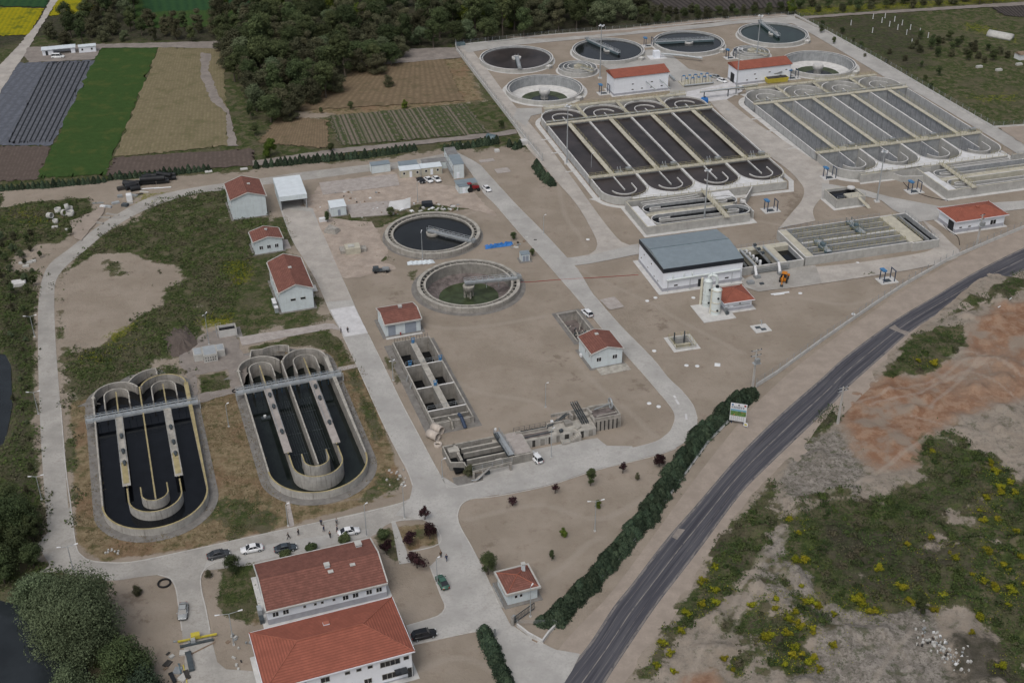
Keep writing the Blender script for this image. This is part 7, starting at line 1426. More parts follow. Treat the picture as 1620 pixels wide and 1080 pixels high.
# two big stacked pipes at the six-cell tank
for lb, a, b in (('nearer of two large pale concrete pipes lying beside the old grit chamber', (678, 690), (693, 697)), ('farther of two large pale concrete pipes lying beside the old grit chamber', (685, 680), (699, 687))):
    A_, B_ = at(*a), at(*b); mb = MB(); d_ = Vector((B_[0] - A_[0], B_[1] - A_[1], 0)); L_ = d_.length; n_ = 20; vs = []
    for xx, rr in ((0, 1.0), (L_, 1.0), (L_, .84), (0, .84)):
        for i in range(n_): a_ = 2 * math.pi * i / n_; vs.append((xx, rr * math.cos(a_), 1 + rr * math.sin(a_)))
    mb.add(vs, [(k_ * n_ + i, k_ * n_ + (i + 1) % n_, ((k_ + 1) % 4) * n_ + (i + 1) % n_, ((k_ + 1) % 4) * n_ + i) for k_ in range(4) for i in range(n_)], 'clay_pipe', True)
    tag(mb.build('concrete_pipe', loc=A_, rz=math.atan2(d_.y, d_.x)), lb, 'pipe')
g_ = MB(); g_.lathe([(.9, 0), (.95, .7), (.7, .75), (.6, .2)], 'clay_pipe', 12, cap=False); tag(g_.build('clay_pot', loc=at(693, 705)), 'small round pot below the large concrete pipes', 'pot')
crate_box('waste_bin', 'square concrete bin on the paving left of the white hatchback', 'bin', (790, 735), 1.5, 1.5, 1.3, 'concrete_apron'); crate_box('generator', 'small dark machine on the paving at the old grit chamber stair', 'machine', (770, 748), 1.2, 1.4, .9, 'steel_dark')
# yard debris
t = thing('tarpaulin', 'crumpled bright blue tarpaulin on the dirt right of the black-water tank', 'tarpaulin', at(790, 390), R(12)); m1 = MB(); bm_n = 14; vs = []; 
for j in range(6):
    for i in range(bm_n): vs.append((-4.2 + i * .62 + RNG.uniform(-.2, .2), -1 + j * .42 + i * .05, .1 + abs(math.sin(i * 1.3 + j)) * .5 * (1 if 0 < j < 5 else 0) + RNG.uniform(0, .3) * (1 if 0 < j < 5 else 0)))
m1.add(vs, [(j * bm_n + i, j * bm_n + i + 1, (j + 1) * bm_n + i + 1, (j + 1) * bm_n + i) for j in range(5) for i in range(bm_n - 1)], 'tarp_blue'); m1.build('sheet', t)
t = thing('bent_sheet', 'big bent white sheet leaning on rubble behind the black-water tank', 'sheet', at(637, 331), R(8)); m1 = MB(); m1.hull([[(-4.5, 0, .2), (-4.5, .1, .2), (-3.8, .5, 2.6), (-3.8, .4, 2.6)], [(0, -.4, .1), (0, -.3, .1), (.3, .6, 2.9), (.3, .5, 2.9)], [(2.4, .2, .2), (2.4, .3, .2), (2.6, .9, 3.4), (2.6, .8, 3.4)]], 'white_plastic'); m1.build('sheet', t)
ZFIX = []
mats_d = ('white_plastic', 'concrete_apron', 'trim_old', 'debris_dark', 'steel', 'wood', 'metal_roof_white')
for grp, lb, poly, n_, smax in (('rubble behind the black-water tank', 'piece of rubble scattered behind the black-water round tank', (620, 322, 725, 334), 46, 1.5), ('rubbish tipped on the waste ground', 'scrap of white rubbish tipped on the waste ground at the lower right', (1460, 1000, 1525, 1062), 110, .5), ('boards below the side drive', 'dark board or offcut stacked near the yellow beam', (262, 1000, 300, 1075), 12, 2.2), ('stones in the dirt yard', 'stone or offcut in the pale dirt yard', (500, 300, 640, 345), 26, .9),
        ('junk beside the tarpaulin', 'piece of junk beside the link road corner', (810, 372, 850, 402), 14, 1.2), ('rubble at the main road edge', 'pale stone at the edge of the main road', (612, 742, 645, 768), 12, .6), ('offcuts at the left of the bright red roof', 'offcut at the left end of the bright red roof', (355, 1000, 398, 1060), 12, .9), ('litter on the grass corner', 'white litter on the grass corner by the south-west bend', (165, 868, 190, 884), 9, .5)):
    for i in range(n_):
        if grp.startswith('rubbish'): s_ = RNG.random(); x = 1460 + 64 * s_ + RNG.normal(0, 9); y = 1003 + 54 * s_ + RNG.normal(0, 7)
        else: x, y = RNG.uniform(poly[0], poly[2]), RNG.uniform(poly[1], poly[3])
        m_ = mats_d[int(RNG.integers(2 if grp.startswith(('off', 'boards')) else 0, 6))] if not grp.startswith(('litter', 'rubble at')) else 'trim_old'
        if grp.startswith('rubbish') and RNG.random() < .3: m_ = 'trim_old'
        sx = RNG.uniform(.3, smax); o_ = crate_box('debris', lb, 'debris', (x, y), sx, RNG.uniform(.25, .8) * sx + .1, RNG.uniform(.15, .5), m_, RNG.uniform(0, 3)); o_['group'] = grp
        if grp.startswith('rubbish'): ZFIX.append(o_)
# scattered white cover plates and stones
for i, (x, y, lb) in enumerate(((930, 379, 'white marker stone on the dirt at the link road'), (1037, 471, 'flat white cover left of the scrubber slab'), (1024, 476, 'small round white cover on the dirt near the hall'), (1097, 471, 'white cover nearest the scrubber slab'), (1035, 555, 'white round cover left of the sluice pit'), (1086, 578, 'left one of two small white covers below the sluice pit'), (1103, 579, 'right one of two small white covers below the sluice pit'), (1027, 638, 'upper white cover near the road bend'), (1042, 643, 'lower white cover near the road bend'), (1135, 577, 'white rectangular cover with grey hatch on the open dirt'), (1266, 464, 'white cover right of the long white sheet'), (1357, 416, 'white stone on the verge of the lower loop road'), (1350, 497, 'white cover near the boundary wall'))):
    g_ = MB(); s_ = .55 if i != 9 else 1.0; g_.lathe([(s_, 0), (s_, .1), (s_ * .7, .16)], 'white_plastic', 8 if i != 9 else 4); o_ = g_.build('cover_plate', loc=at(x, y), rz=.6); tag(o_, lb, 'cover')
t = thing('hatch_slab', 'pale slab with dark hatches on open dirt below the scrubber towers', 'hatch', at(1204, 520), R(16)); m1 = MB(); m1.box(-2.2, 2.2, -1.8, 2, 0, .14, 'concrete_apron'); m1.build('slab', t)
for x, y in ((-.6, .6), (.4, -.6)): m1 = MB(); m1.box(x - .7, x + .7, y - .5, y + .5, .141, .22, 'steel_dark'); m1.build('hatch', t)
m1 = MB(); m1.ptube([(.8, 1.6, .1), (.9, 1.7, 1.3), (.4, 1.7, 1.5)], .1, 'galvanised', 6); m1.build('vent_pipe', t)
g_ = MB(); g_.box(-2.6, 2.6, -.3, .3, 0, .12, 'white_plastic'); g_.box(-2, 1, -.7, -.31, 0, .08, 'white_plastic'); tag(g_.build('white_sheet', loc=at(1234, 464), rz=R(13)), 'long white sheet lying on the dirt below the orange digger', 'sheet')
for lb, x, y, s_ in (('grey pump unit on the paving left of the digger', 1187, 449, 1.4), ('small dark barrel on the paving left of the digger', 1205, 450, .8)): crate_box('pump_unit', lb, 'pump', (x, y), s_ * 1.4, s_, s_ * .7, 'steel' if s_ > 1 else 'steel_dark')
g_ = MB(); P = [at(x, y) for x, y in ((822, 447), (845, 446), (880, 443), (915, 441), (950, 439), (1010, 435))]; o = P[0]; g_.ptube([(x - o[0], y - o[1], .1) for x, y in P], .06, 'tail_red', 5); tag(g_.build('red_hose', loc=o), 'thin red hose running across the east road from the drained tank', 'hose')
g_ = MB(); P = smooth_line([(1425, 283), (1440, 300), (1470, 312), (1500, 318)]); o = P[0]; g_.ptube([(x - o[0], y - o[1], .1) for x, y in P], .1, 'rubber', 5); tag(g_.build('black_hose', loc=o), 'black cable curving across the dirt below the oval channels', 'hose')
g_ = MB(); P = smooth_line([(1490, 352), (1500, 365), (1515, 375), (1518, 388)]); o = P[0]; g_.ptube([(x - o[0], y - o[1], .1) for x, y in P], .1, 'rubber', 5); tag(g_.build('black_hose', loc=o), 'black cable curving beside the red-roofed pump house', 'hose')
g_ = MB(); n_ = 24; [g_.tube((1.15 * math.cos(2 * math.pi * i / n_), 1.15 * math.sin(2 * math.pi * i / n_), .2), (1.15 * math.cos(2 * math.pi * (i + 1) / n_), 1.15 * math.sin(2 * math.pi * (i + 1) / n_), .2), .2, 'rubber', 6) for i in range(n_)]; tag(g_.build('hose_coil', loc=at(260, 923)), 'coiled grey hose on the dirt beside the side drive', 'coil')
g_ = MB(); [g_.tube((.6 * math.cos(2 * math.pi * i / 16), .6 * math.sin(2 * math.pi * i / 16), .16), (.6 * math.cos(2 * math.pi * (i + 1) / 16), .6 * math.sin(2 * math.pi * (i + 1) / 16), .16), .18, 'rubber', 6) for i in range(16)]; tag(g_.build('tyre', loc=at(372, 619)), 'black tyre on the path between the two ditches', 'tyre')
# yellow crane beam and steel on the side drive
t = thing('yellow_beam', 'yellow crane beam with motor lying across the side drive', 'beam', at(312, 1012), R(16)); m1 = MB(); m1.box(-3.4, 3.6, -.15, .15, .4, .7, 'paint_yellow'); m1.build('beam', t); m1 = MB(); m1.cbox(-.2, .3, 1.0, 1.6, 1.0, .6, 'paint_yellow'); m1.build('trolley', t); m1 = MB(); m1.cbox(-.7, -.5, .55, .8, .9, .9, 'galvanised'); m1.build('motor', t)
for lb, a, b, m_, r_ in (('dark steel beam just below the yellow beam', (285, 1024), (338, 1012), 'steel_dark', .3), ('brown plank lying from the drive into the garden', (300, 1036), (340, 1016), 'wood', .14), ('thin blue-grey steel frame near the bottom edge', (283, 1050), (290, 1078), 'steel_teal', .15), ('yellow wooden bar near the bottom edge', (290, 1052), (296, 1080), 'paint_yellow', .1), ('black steel box beam upright beside the drive edge', (298, 1034), (304, 1062), 'steel_dark', .6), ('black tube bundle at the bottom edge', (270, 1066), (277, 1080), 'plastic_pipe', .4), ('white pole lying at the edge of the red earth', (1579, 487), (1608, 466), 'white_plastic', .16), ('grey log pile bar near the hedge by the gatehouse', (842, 1012), (850, 1016), 'wood', .15)):
    A_, B_ = at(*a), at(*b); mb = MB(); mb.wall([(0, 0), (B_[0] - A_[0], B_[1] - A_[1])], r_ * 1.6, .05, .05 + r_, m_); mb.wall([(0, 0), ((B_[0] - A_[0]) * .04, (B_[1] - A_[1]) * .04)], r_ * 1.9, .05, .1 + r_, m_); tag(mb.build('steel_beam' if 'beam' in lb or 'frame' in lb else 'bar', loc=A_), lb, 'beam')
# excavation block in the yard and folded sheets
t = thing('excavated_chamber', 'half-buried yellowish concrete chamber in the dug-out yard', 'chamber', at(548, 404), R(15)); m1 = MB(); m1.box(0, 4.2, 0, 3.4, 0, 1.9, 'concrete_yellow'); m1.box(-1.4, -.05, 1, 4, 0, 1.0, 'concrete_old'); m1.box(4.25, 6, .6, 3, 0, 1.0, 'concrete_old'); m1.build('walls', t); m1 = MB(); m1.box(.8, 2.6, .8, 2.2, 1.91, 2.2, 'trim_old'); m1.build('hatch', t)
t = thing('rubble_block', 'grey broken concrete block below the kiosk', 'block', at(524, 368), R(-20)); m1 = MB(); m1.hull([[(-2, -1.2, 0), (2, -1, 0), (2.2, 2, 0), (-1.8, 2.4, 0)], [(-1.6, -.9, 1.2), (1.4, -.7, 1.5), (1.8, 1.7, 1.1), (-1.5, 2.0, 1.6)]], 'concrete_old'); m1.build('block', t)
for k in range(5):
    mb = MB(); mb.hull([[(0, 0, .05), (1.2, 0, .35), (2.2, 0, .05)], [(0, 2.0, .05), (1.2, 2.0, .4), (2.2, 2.0, .05)]], 'metal_roof_white'); o_ = mb.build('roof_sheet', loc=at(645 + k * 8, 420 - k * .4), rz=R(10 + k * 3)); tag(o_, 'folded pale metal sheet in a row above the drained round tank', 'sheet', 'folded metal sheets above the drained tank')
crate_box('rubbish_skip', 'dark open skip among the rubble behind the black-water tank', 'skip', (676, 326), 3.4, 1.9, 1.5, 'fascia_dark', R(10))
t = thing('canvas_shelter', 'blue canvas shelter at the end of the garden plots', 'shelter', at(778, 223), R(-30)); m1 = MB(); m1.hull([[(x, -1.8, 0) if a == 0 else (x, -1.8 * math.cos(a), 2.4 * math.sin(a)) for a in np.linspace(0, math.pi, 9)] for x in (-1.8, 0, 1.8)], 'steel_teal', True); m1.build('cover', t); m1 = MB(); m1.box(1.81, 1.9, -.7, .7, 0, 1.5, 'fascia_dark'); m1.build('flap', t)
t = thing('polytunnel', 'small white arched polytunnel in the far right field', 'tunnel', at(1582, 59), R(-38)); m1 = MB(); m1.hull([[(x, -2.6 * math.cos(a), 2.2 * math.sin(a)) for a in np.linspace(0, math.pi, 11)] for x in (-5, -2, 2, 5)], 'trim_old', True); m1.build('cover', t)
for i, (x, y, lb) in enumerate(((1549, 107, 'white and dark farm junk pile, left in the right field'), (1580, 112, 'white farm junk pile in the middle of the right field'), (1612, 103, 'farm junk pile at the right picture edge'), (730, 232, 'pale box on the dirt beside the hedge end'))): crate_box('junk_pile', lb, 'junk', (x, y), 2.6 if i < 3 else 1.5, 1.2, .8, 'trim_old')
t = thing('field_hut', 'small brown-roofed hut at the right picture edge', 'hut', at(1613, 96), R(20)); m1 = MB(); m1.box(0, 5, 0, 3.5, 0, 2.2, 'white_plastic'); m1.build('wall', t); m1 = MB(); m1.hull([[(-.3, -.3, 2.21), (-.3, 1.75, 3.1), (-.3, 3.8, 2.21)], [(5.3, -.3, 2.21), (5.3, 1.75, 3.1), (5.3, 3.8, 2.21)]], 'wood'); m1.build('roof', t)
for i in range(15):
    x, y = ((1381, 30), (1400, 29), (1415, 34), (1427, 40), (1407, 42), (1420, 47), (1440, 47), (1395, 36), (1455, 53), (1434, 55), (1442, 70), (1468, 60), (1484, 66), (1380, 52), (1346, 40))[i]
    mb = MB(); mb.tube((0, 0, 0), (0, 0, 2.2), .16, 'white_plastic', 6); mb.box(-.2, .2, -.2, .2, 0, .1, 'white_plastic'); tag(mb.build('orchard_stake', loc=at(x, y)), 'short white stake in the dark green field', 'stake', 'white stakes in the right field')
# blue object at far left corner of the new plant, tyres and pumps near the north wall
crate_box('blue_container', 'blue box at the far left corner of the boundary wall', 'box', (728, 72), 4, 2, 1.4, 'steel_teal'); crate_box('white_tank', 'white round tub where the hedge meets the boundary wall', 'tub', (828, 228), 2.6, 2.4, 1.6, 'concrete_apron'); crate_box('well_cover', 'pale well ring on dirt left of the boundary wall end', 'ring', (786, 240), 1.6, 1.4, .8, 'concrete_apron')
for lb, a, b in (('pale rubble heap north of the tall white house', (330, 272), 0), ('small rubble heap on the dirt strip by the canopy', (386, 268), 0)): crate_box('rubble_heap', lb, 'rubble', a, 2.4, 1.2, .4, 'concrete_apron')
# brown soil heap on the grass
t = thing('soil_heap', 'brown soil heap on the grass left of the paved square', 'soil heap', at(287, 540), .3); m1 = MB(); nn = 20; vs = [(0.5, 0, 1.15)]
for r_, z in ((1.9, .95), (3.4, .4), (5.0, 0)):
    for i in range(nn): a = 2 * math.pi * i / nn; q_ = r_ * RNG.uniform(.85, 1.15); vs.append((q_ * math.cos(a) * .8, q_ * math.sin(a) * 1.5, z * RNG.uniform(.8, 1.2)))
m1.add(vs, [(0, 1 + i, 1 + (i + 1) % nn) for i in range(nn)] + [(1 + k_ * nn + i, 1 + (k_ + 1) * nn + i, 1 + (k_ + 1) * nn + (i + 1) % nn, 1 + k_ * nn + (i + 1) % nn) for k_ in range(2) for i in range(nn)], 'soil_brown'); m1.build('heap', t)

# ================================================================== VEGETATION
def leaf_mesh(name, pts, nrm, size, m, tone, asp=.55):
    """cloud of small bent leaf-clump faces at pts"""
    n = len(pts); u = np.cross(nrm, RNG.normal(size=(n, 3))); u /= np.linalg.norm(u, axis=1, keepdims=True) + 1e-9; v = np.cross(nrm, u); v /= np.linalg.norm(v, axis=1, keepdims=True) + 1e-9
    s = (size * RNG.uniform(.6, 1.4, n))[:, None]; u *= s; v *= s * asp; nn = nrm * s * .25
    P = np.stack([pts - u - v * .5, pts - v + nn, pts + u - v * .3, pts + u * .6 + v, pts - u * .7 + v * .8 - nn], 1).reshape(-1, 3)
    me = bpy.data.meshes.new(name); me.vertices.add(len(P)); me.vertices.foreach_set('co', P.astype(np.float32).ravel()); me.loops.add(n * 5); me.loops.foreach_set('vertex_index', np.arange(n * 5, dtype=np.int32))
    me.polygons.add(n); me.polygons.foreach_set('loop_start', np.arange(0, n * 5, 5, dtype=np.int32)); me.update(calc_edges=True)
    a = me.attributes.new('tone', 'FLOAT', 'POINT'); a.data.foreach_set('value', np.repeat(np.clip(tone, 0, 1), 5).astype(np.float32)); me.materials.append(MATS[m]); return me
def crown_points(n, lobes, shell=.38):
    w_ = np.array([l[3] ** 2 for l in lobes]); k = RNG.choice(len(lobes), n, p=w_ / w_.sum()); L = np.array(lobes)[k]
    d = RNG.normal(size=(n, 3)); d /= np.linalg.norm(d, axis=1, keepdims=True); r = L[:, 3] * (1 - np.abs(RNG.normal(0, shell, n)).clip(0, .9)) * (1 + .18 * np.sin(d[:, 0] * 5 + k) * np.cos(d[:, 2] * 6 + k * 2))
    p = L[:, :3] + d * r[:, None] * np.array([1, 1, .85]); nr = d + RNG.normal(0, .45, (n, 3)); nr /= np.linalg.norm(nr, axis=1, keepdims=True)
    tone = RNG.uniform(0, 1, len(lobes))[k] * .45 + RNG.uniform(0, .55, n); return p, nr, tone
def make_tree(name, h, w_, n, size, leaf, trunk=.3, seed=0, loc=(0, -900), lobes_n=14, bare=.28, tall=1.0):
    rs = np.random.default_rng(seed); t = bpy.data.objects.new(name, None); C.objects.link(t); t.location = (*loc, 0)
    lobes = []
    for i in range(lobes_n):
        a = rs.uniform(0, 6.28); zz = rs.uniform(bare, .9); rr = w_ * .5 * math.sin(math.pi * min(.98, max(.12, (zz - bare) / (1.02 - bare) * .8 + .18))) * rs.uniform(.35, .85); lobes.append((math.cos(a) * rr, math.sin(a) * rr, zz * h, w_ * rs.uniform(.10, .26)))
    lobes.append((0, 0, h * .6, w_ * .3)); lobes.append((0, 0, h * .86, w_ * .18))
    p, nr, tone = crown_points(n, lobes); p[:, 2] = np.maximum(p[:, 2], h * .06); me = leaf_mesh('crown', p, nr, size, leaf, tone); c = bpy.data.objects.new('crown', me); C.objects.link(c); c.parent = t
    m1 = MB(); pts = [(0, 0, 0), (rs.uniform(-.2, .2), rs.uniform(-.2, .2), h * .35), (rs.uniform(-.4, .4), rs.uniform(-.4, .4), h * .75)]
    m1.tube(pts[0], pts[1], trunk, 'bark', 7, trunk * .7); m1.tube(pts[1], pts[2], trunk * .7, 'bark', 7, trunk * .25)
    for l in lobes[:8]: m1.tube((pts[1][0], pts[1][1], l[2] * .55), l[:3], trunk * .35, 'bark', 5, trunk * .1)
    m1.build('trunk', t); return t
def copy_tree(src, loc, s, rz, label, cat, group=None, sz=None):
    r = src.copy(); C.objects.link(r); r.location = loc; r.rotation_euler.z = rz; r.scale = (s, s, (sz or s)); tag(r, label, cat, group)
    for ch in src.children: c = ch.copy(); C.objects.link(c); c.parent = r
    return r
PROTO = {}
for k in range(4): PROTO['f%d' % k] = make_tree('forest_tree', (11, 13, 10, 12)[k], (7.5, 6.2, 8.4, 7)[k], 7500, .17, 'leaf_forest', seed=k, lobes_n=26)
for k in range(3): PROTO['o%d' % k] = make_tree('forest_tree', (10, 8.5, 12)[k], (7.5, 8, 6)[k], 7000, .17, 'leaf_forest_olive', seed=20 + k, bare=.15, lobes_n=26)
for k in range(2): PROTO['b%d' % k] = make_tree('bright_tree', 9, 7, 6500, .18, 'leaf_bright', seed=30 + k, bare=.15)
for k in range(2): PROTO['g%d' % k] = make_tree('willow_tree', 8, 8, 6500, .18, 'leaf_willow', seed=50 + k, bare=.1)
def inpoly(x, y, P):
    c = False
    for i in range(len(P)):
        a, b = P[i - 1], P[i]
        if (a[1] > y) != (b[1] > y) and x < (b[0] - a[0]) * (y - a[1]) / (b[1] - a[1]) + a[0]: c = not c
    return c
def scatter(px, spacing, n_try=4000, seed=1):
    P = atz(px); rs = np.random.default_rng(seed); lo, hi = np.min(P, 0), np.max(P, 0); out = []
    for _ in range(n_try):
        x, y = rs.uniform(lo[0], hi[0]), rs.uniform(lo[1], hi[1])
        if inpoly(x, y, P) and all((x - a) ** 2 + (y - b) ** 2 > spacing ** 2 for a, b in out): out.append((x, y))
    return out
USED = set()
CNT = {}
def plant_zone(px, spacing, kinds, s0, s1, label, cat, group, seed=1, limit=999):
    rs = np.random.default_rng(seed)
    for x, y in scatter(px, spacing, seed=seed)[:limit]:
        k = kinds[int(rs.integers(0, len(kinds)))]; s = rs.uniform(s0, s1); o_ = copy_tree(PROTO[k], (x, y, 0), s, rs.uniform(0, 6.28), label, cat, group, s * rs.uniform(.85, 1.15)); CNT[group] = CNT.get(group, 0) + 1
        if cat != 'tree': o_.name = cat
FK = ['f0', 'f1', 'f2', 'f3', 'o0', 'o1', 'o2', 'g0']
plant_zone([(350, 60), (430, 40), (600, 60), (640, 100), (600, 118), (560, 125), (530, 150), (500, 165), (470, 185), (440, 200), (412, 185), (385, 150), (360, 110)], 6.0, FK, .8, 1.4, 'dark leafy tree in the dense grove behind the straw field', 'tree', 'grove behind the straw field', 3)
plant_zone([(600, 10), (730, 0), (1010, 0), (1015, 34), (940, 46), (800, 62), (725, 70), (640, 84), (590, 70)], 7.4, FK, .9, 1.45, 'dark tree in the wood along the far edge of the new plant', 'tree', 'wood along the far edge', 4)
plant_zone([(430, 0), (600, 0), (600, 50), (430, 44), (380, 40), (345, 40), (350, 8)], 8.2, FK + ['b0'], .85, 1.3, 'dark tree in the wood between green field and picture top', 'tree', 'wood at the picture top', 5)
plant_zone([(66, 66), (100, 40), (150, 34), (215, 40), (300, 46), (345, 48), (348, 66), (250, 68), (150, 70), (90, 70)], 7.0, FK, .55, .95, 'dark tree in the row behind the farm shed and green field', 'tree', 'tree row behind the farm', 6)
plant_zone([(145, 10), (205, 0), (225, 30), (150, 40)], 9, FK, .85, 1.2, 'dark tree left of the far green field', 'tree', 'trees left of the far green field', 7)
plant_zone([(1015, 10), (1060, 20), (1140, 18), (1250, 16), (1260, 22), (1200, 26), (1100, 34), (1010, 42)], 4.6, ['f0', 'o0', 'o1', 'f2'], .3, .55, 'low dark bush along the track behind the new plant', 'bush', 'bushes behind the new plant', 8)
plant_zone([(1250, -4), (1560, -16), (1600, -4), (1560, 8), (1400, 16), (1270, 22)], 6.5, ['f0', 'o0', 'o1', 'f2', 'f3'], .4, .85, 'dark tree beyond the track at the far right', 'tree', 'trees at the far right', 9)
plant_zone([(690, 4), (830, 4), (820, 46), (740, 52)], 8.5, ['b0', 'b1'], .9, 1.25, 'bright yellow-green tree in the wood left of the tanks', 'tree', 'bright trees in the wood', 10)
plant_zone([(-10, 480), (15, 470), (50, 560), (56, 700), (66, 860), (60, 880), (20, 700), (25, 560)], 4.6, ['o0', 'g1', 'g0', 'o2'], .10, .22, 'low dark shrub between pond and west road', 'shrub', 'shrubs on the pond bank', 11)
plant_zone([(-20, 800), (30, 800), (58, 840), (66, 900), (-20, 940)], 4.5, ['f0', 'f2', 'f3'], .5, .75, 'dark green tree at the left edge above the big willow', 'tree', 'trees at the left edge', 12)
plant_zone([(1450, 62), (1530, 66), (1600, 90), (1560, 100), (1480, 92), (1440, 80)], 4.6, ['f0', 'o1'], .22, .42, 'small dark bush in the middle of the right field', 'bush', 'bushes in the right field', 13)
plant_zone([(1270, 48), (1300, 40), (1500, 120), (1480, 150), (1420, 118)], 8, ['f0', 'o1'], .16, .32, 'little dark shrub along the field edge by the boundary wall', 'shrub', 'shrubs beside the right boundary', 14)
plant_zone([(0, 380), (50, 372), (58, 430), (50, 520), (0, 470)], 3.8, ['o0', 'g1', 'f3'], .16, .34, 'scrub bush near the concrete block left of the west road', 'shrub', 'scrub left of the west road', 15)
for lb, k, px, s in (('lone olive bush on the straw slope', 'o1', (615, 138), .55), ('dark round tree at the slope edge', 'f1', (594, 114), .9), ('lone pair tree under the grove edge', 'o0', (598, 112), .5), ('bright green tree at the left end of the garden path', 'b0', (428, 248), .75), ('dark shrub at the garden path corner', 'f2', (524, 240), .32), ('dark bush by the garden at the boundary wall', 'f0', (793, 204), .3), ('green shrub where hedge meets the slope', 'b1', (640, 172), .4), ('dark shrub on the slope above the garden', 'f0', (555, 174), .3), ('slim dark shrub at the slope left of the garden', 'f3', (508, 180), .22), ('pale yellow-green tree behind the new plant road', 'b1', (1252, 22), .75), ('dark tree overhanging the track left of the grove', 'f3', (372, 130), 1.0), ('dark shrub at the stubble edge', 'f1', (398, 190), .55), ('lower dark shrub at the stubble edge', 'f0', (404, 215), .45),
        ('round bush left of the white saloon at the administration building', 'f2', (368, 905), .42), ('round green tree with dark heart beside the gatehouse', 'f0', (772, 908), .48), ('small dark bush at the garden corner by the side drive', 'o1', (330, 912), .2), ('round reddish-green shrub on the bare triangle near the road', 'f1', (934, 768), .36), ('green weed bush on the bare triangle, right of centre', 'b1', (891, 848), .26), ('small weed bush on the bare triangle, below centre', 'f1', (873, 886), .2), ('small dark shrub near the purple shrub by the hedge', 'o2', (1008, 760), .18), ('little thorny shrub on the dirt of the side drive', 'o1', (218, 940), .25), ('bright sapling beside the double-arm lamp of the bare triangle', 'b0', (946, 803), .22), ('dark bush below the switch cabinet', 'f0', (842, 405), .22), ('green weeds beside the blue tarpaulin', 'f2', (812, 379), .25), ('dark round shrub at the gap of the hedges', 'f3', (112, 372), .22), ('dark shrub on the brown heap by the bend', 'f3', (64, 408), .2), ('bush beneath the kiosk', 'f1', (518, 352), .3), ('dark bush between kiosk and black-water tank', 'f2', (618, 342), .32), ('dark leafy shrub beside the tipped rubbish', 'f1', (1455, 975), .42), ('young shrub at the old grit chamber corner', 'o1', (743, 752), .35)):
    h_ = .0 if 'waste' not in lb else .3; copy_tree(PROTO[k], (*at(*px), h_), s, RNG.uniform(0, 6), lb, 'bush' if s < .5 else 'tree')
# big foreground willow group
for i, (px, hh, ww, n, lf, lb) in enumerate(((( 132, 1022), 12.5, 20, 80000, 'leaf_willow', 'huge grey-green willow at the lower left corner'), ((66, 972), 9.0, 11, 20000, 'leaf_willow', 'smaller grey willow touching the west side of the huge one'), ((195, 1075), 7.0, 11.5, 20000, 'leaf_forest', 'dark green tree below the huge willow'), ((22, 850), 9.5, 11, 11000, 'leaf_forest', 'broad dark tree at the left edge beside the west road'), ((6, 905), 7, 8, 6000, 'leaf_forest', 'dark tree at the left edge over the black pond'), ((228, 1092), 5, 7, 6000, 'leaf_conifer', 'dark bluish shrub at the bottom edge right of the willow'), ((112, 1100), 6, 9, 8000, 'leaf_willow', 'grey-green tree cut by the bottom edge'))):
    t = make_tree('willow_tree' if 'willow' in lf else 'broadleaf_tree', hh, ww, n, .15, lf, trunk=.45, seed=70 + i, loc=at(*px), lobes_n=44 if i == 0 else 28, bare=.12); tag(t, lb, 'tree')
# round clipped bushes and purple plums
def bush(lb, px, r_, leaf, n=2600, name='bush', h=None, group=None, z=0.0, size=.11, lob=8):
    rs = np.random.default_rng(abs(hash(lb)) % 1000 if False else int(px[0] * 7 + px[1])); hh = h or r_ * 1.5
    lobes = [(0, 0, hh * .5, r_ * .75)] + [(r_ * .45 * math.cos(a), r_ * .45 * math.sin(a), hh * rs.uniform(.35, .7), r_ * rs.uniform(.35, .55)) for a in rs.uniform(0, 6.28, lob)]
    p, nr, tone = crown_points(n, lobes, .2); p[:, 2] = np.maximum(p[:, 2], .05); me = leaf_mesh('crown', p, nr, size, leaf, tone); t = thing(name, lb, 'bush', (*at(*px), z), 0, group); c = bpy.data.objects.new('crown', me); C.objects.link(c); c.parent = t
    m1 = MB(); m1.tube((0, 0, 0), (0, 0, hh * .5), .12, 'bark', 6, .05); m1.build('trunk', t); return t
for lb, px, r_ in (('clipped round bush hiding the slate-blue car', (453, 883), 1.5), ('clipped round bush between the slate-blue and the white corner car', (493, 872), 1.45), ('clipped round bush in front of the white corner car', (545, 857), 1.35), ('clipped round bush at the right end of the administration building', (606, 851), 1.5)): bush(lb, px, r_, 'leaf_forest', 3200)
def plum(lb, px, h, w_, n): t = make_tree('purple_plum_tree', h, w_, n, .15, 'leaf_purple', trunk=.12, seed=int(px[0]), loc=at(*px), lobes_n=10, bare=.4); tag(t, lb, 'tree')
for a in (('purple-leaved tree at the top of the grass island', (672, 822), 3.4, 3.0, 500), ('purple-leaved tree in the middle of the grass island', (648, 862), 3.6, 3.2, 900), ('purple-leaved tree at the right of the grass island', (680, 852), 3.8, 3.6, 1000), ('purple-leaved tree between office corner and sidewalk', (612, 876), 3.4, 3.0, 800), ('widest purple-leaved tree below the grass island', (660, 898), 3.6, 4.4, 1300), ('purple shrub on the bare triangle nearest the road bend', (1043, 738), 3.2, 3.2, 900), ('thin purple sapling on the bare triangle, left of the purple shrub', (985, 748), 2.8, 2.0, 260), ('thin purple sapling on the bare triangle by the road', (878, 780), 2.8, 1.8, 220), ('purple shrub on a dug mound at the left of the bare triangle', (812, 798), 2.2, 2.6, 300)): plum(*a)
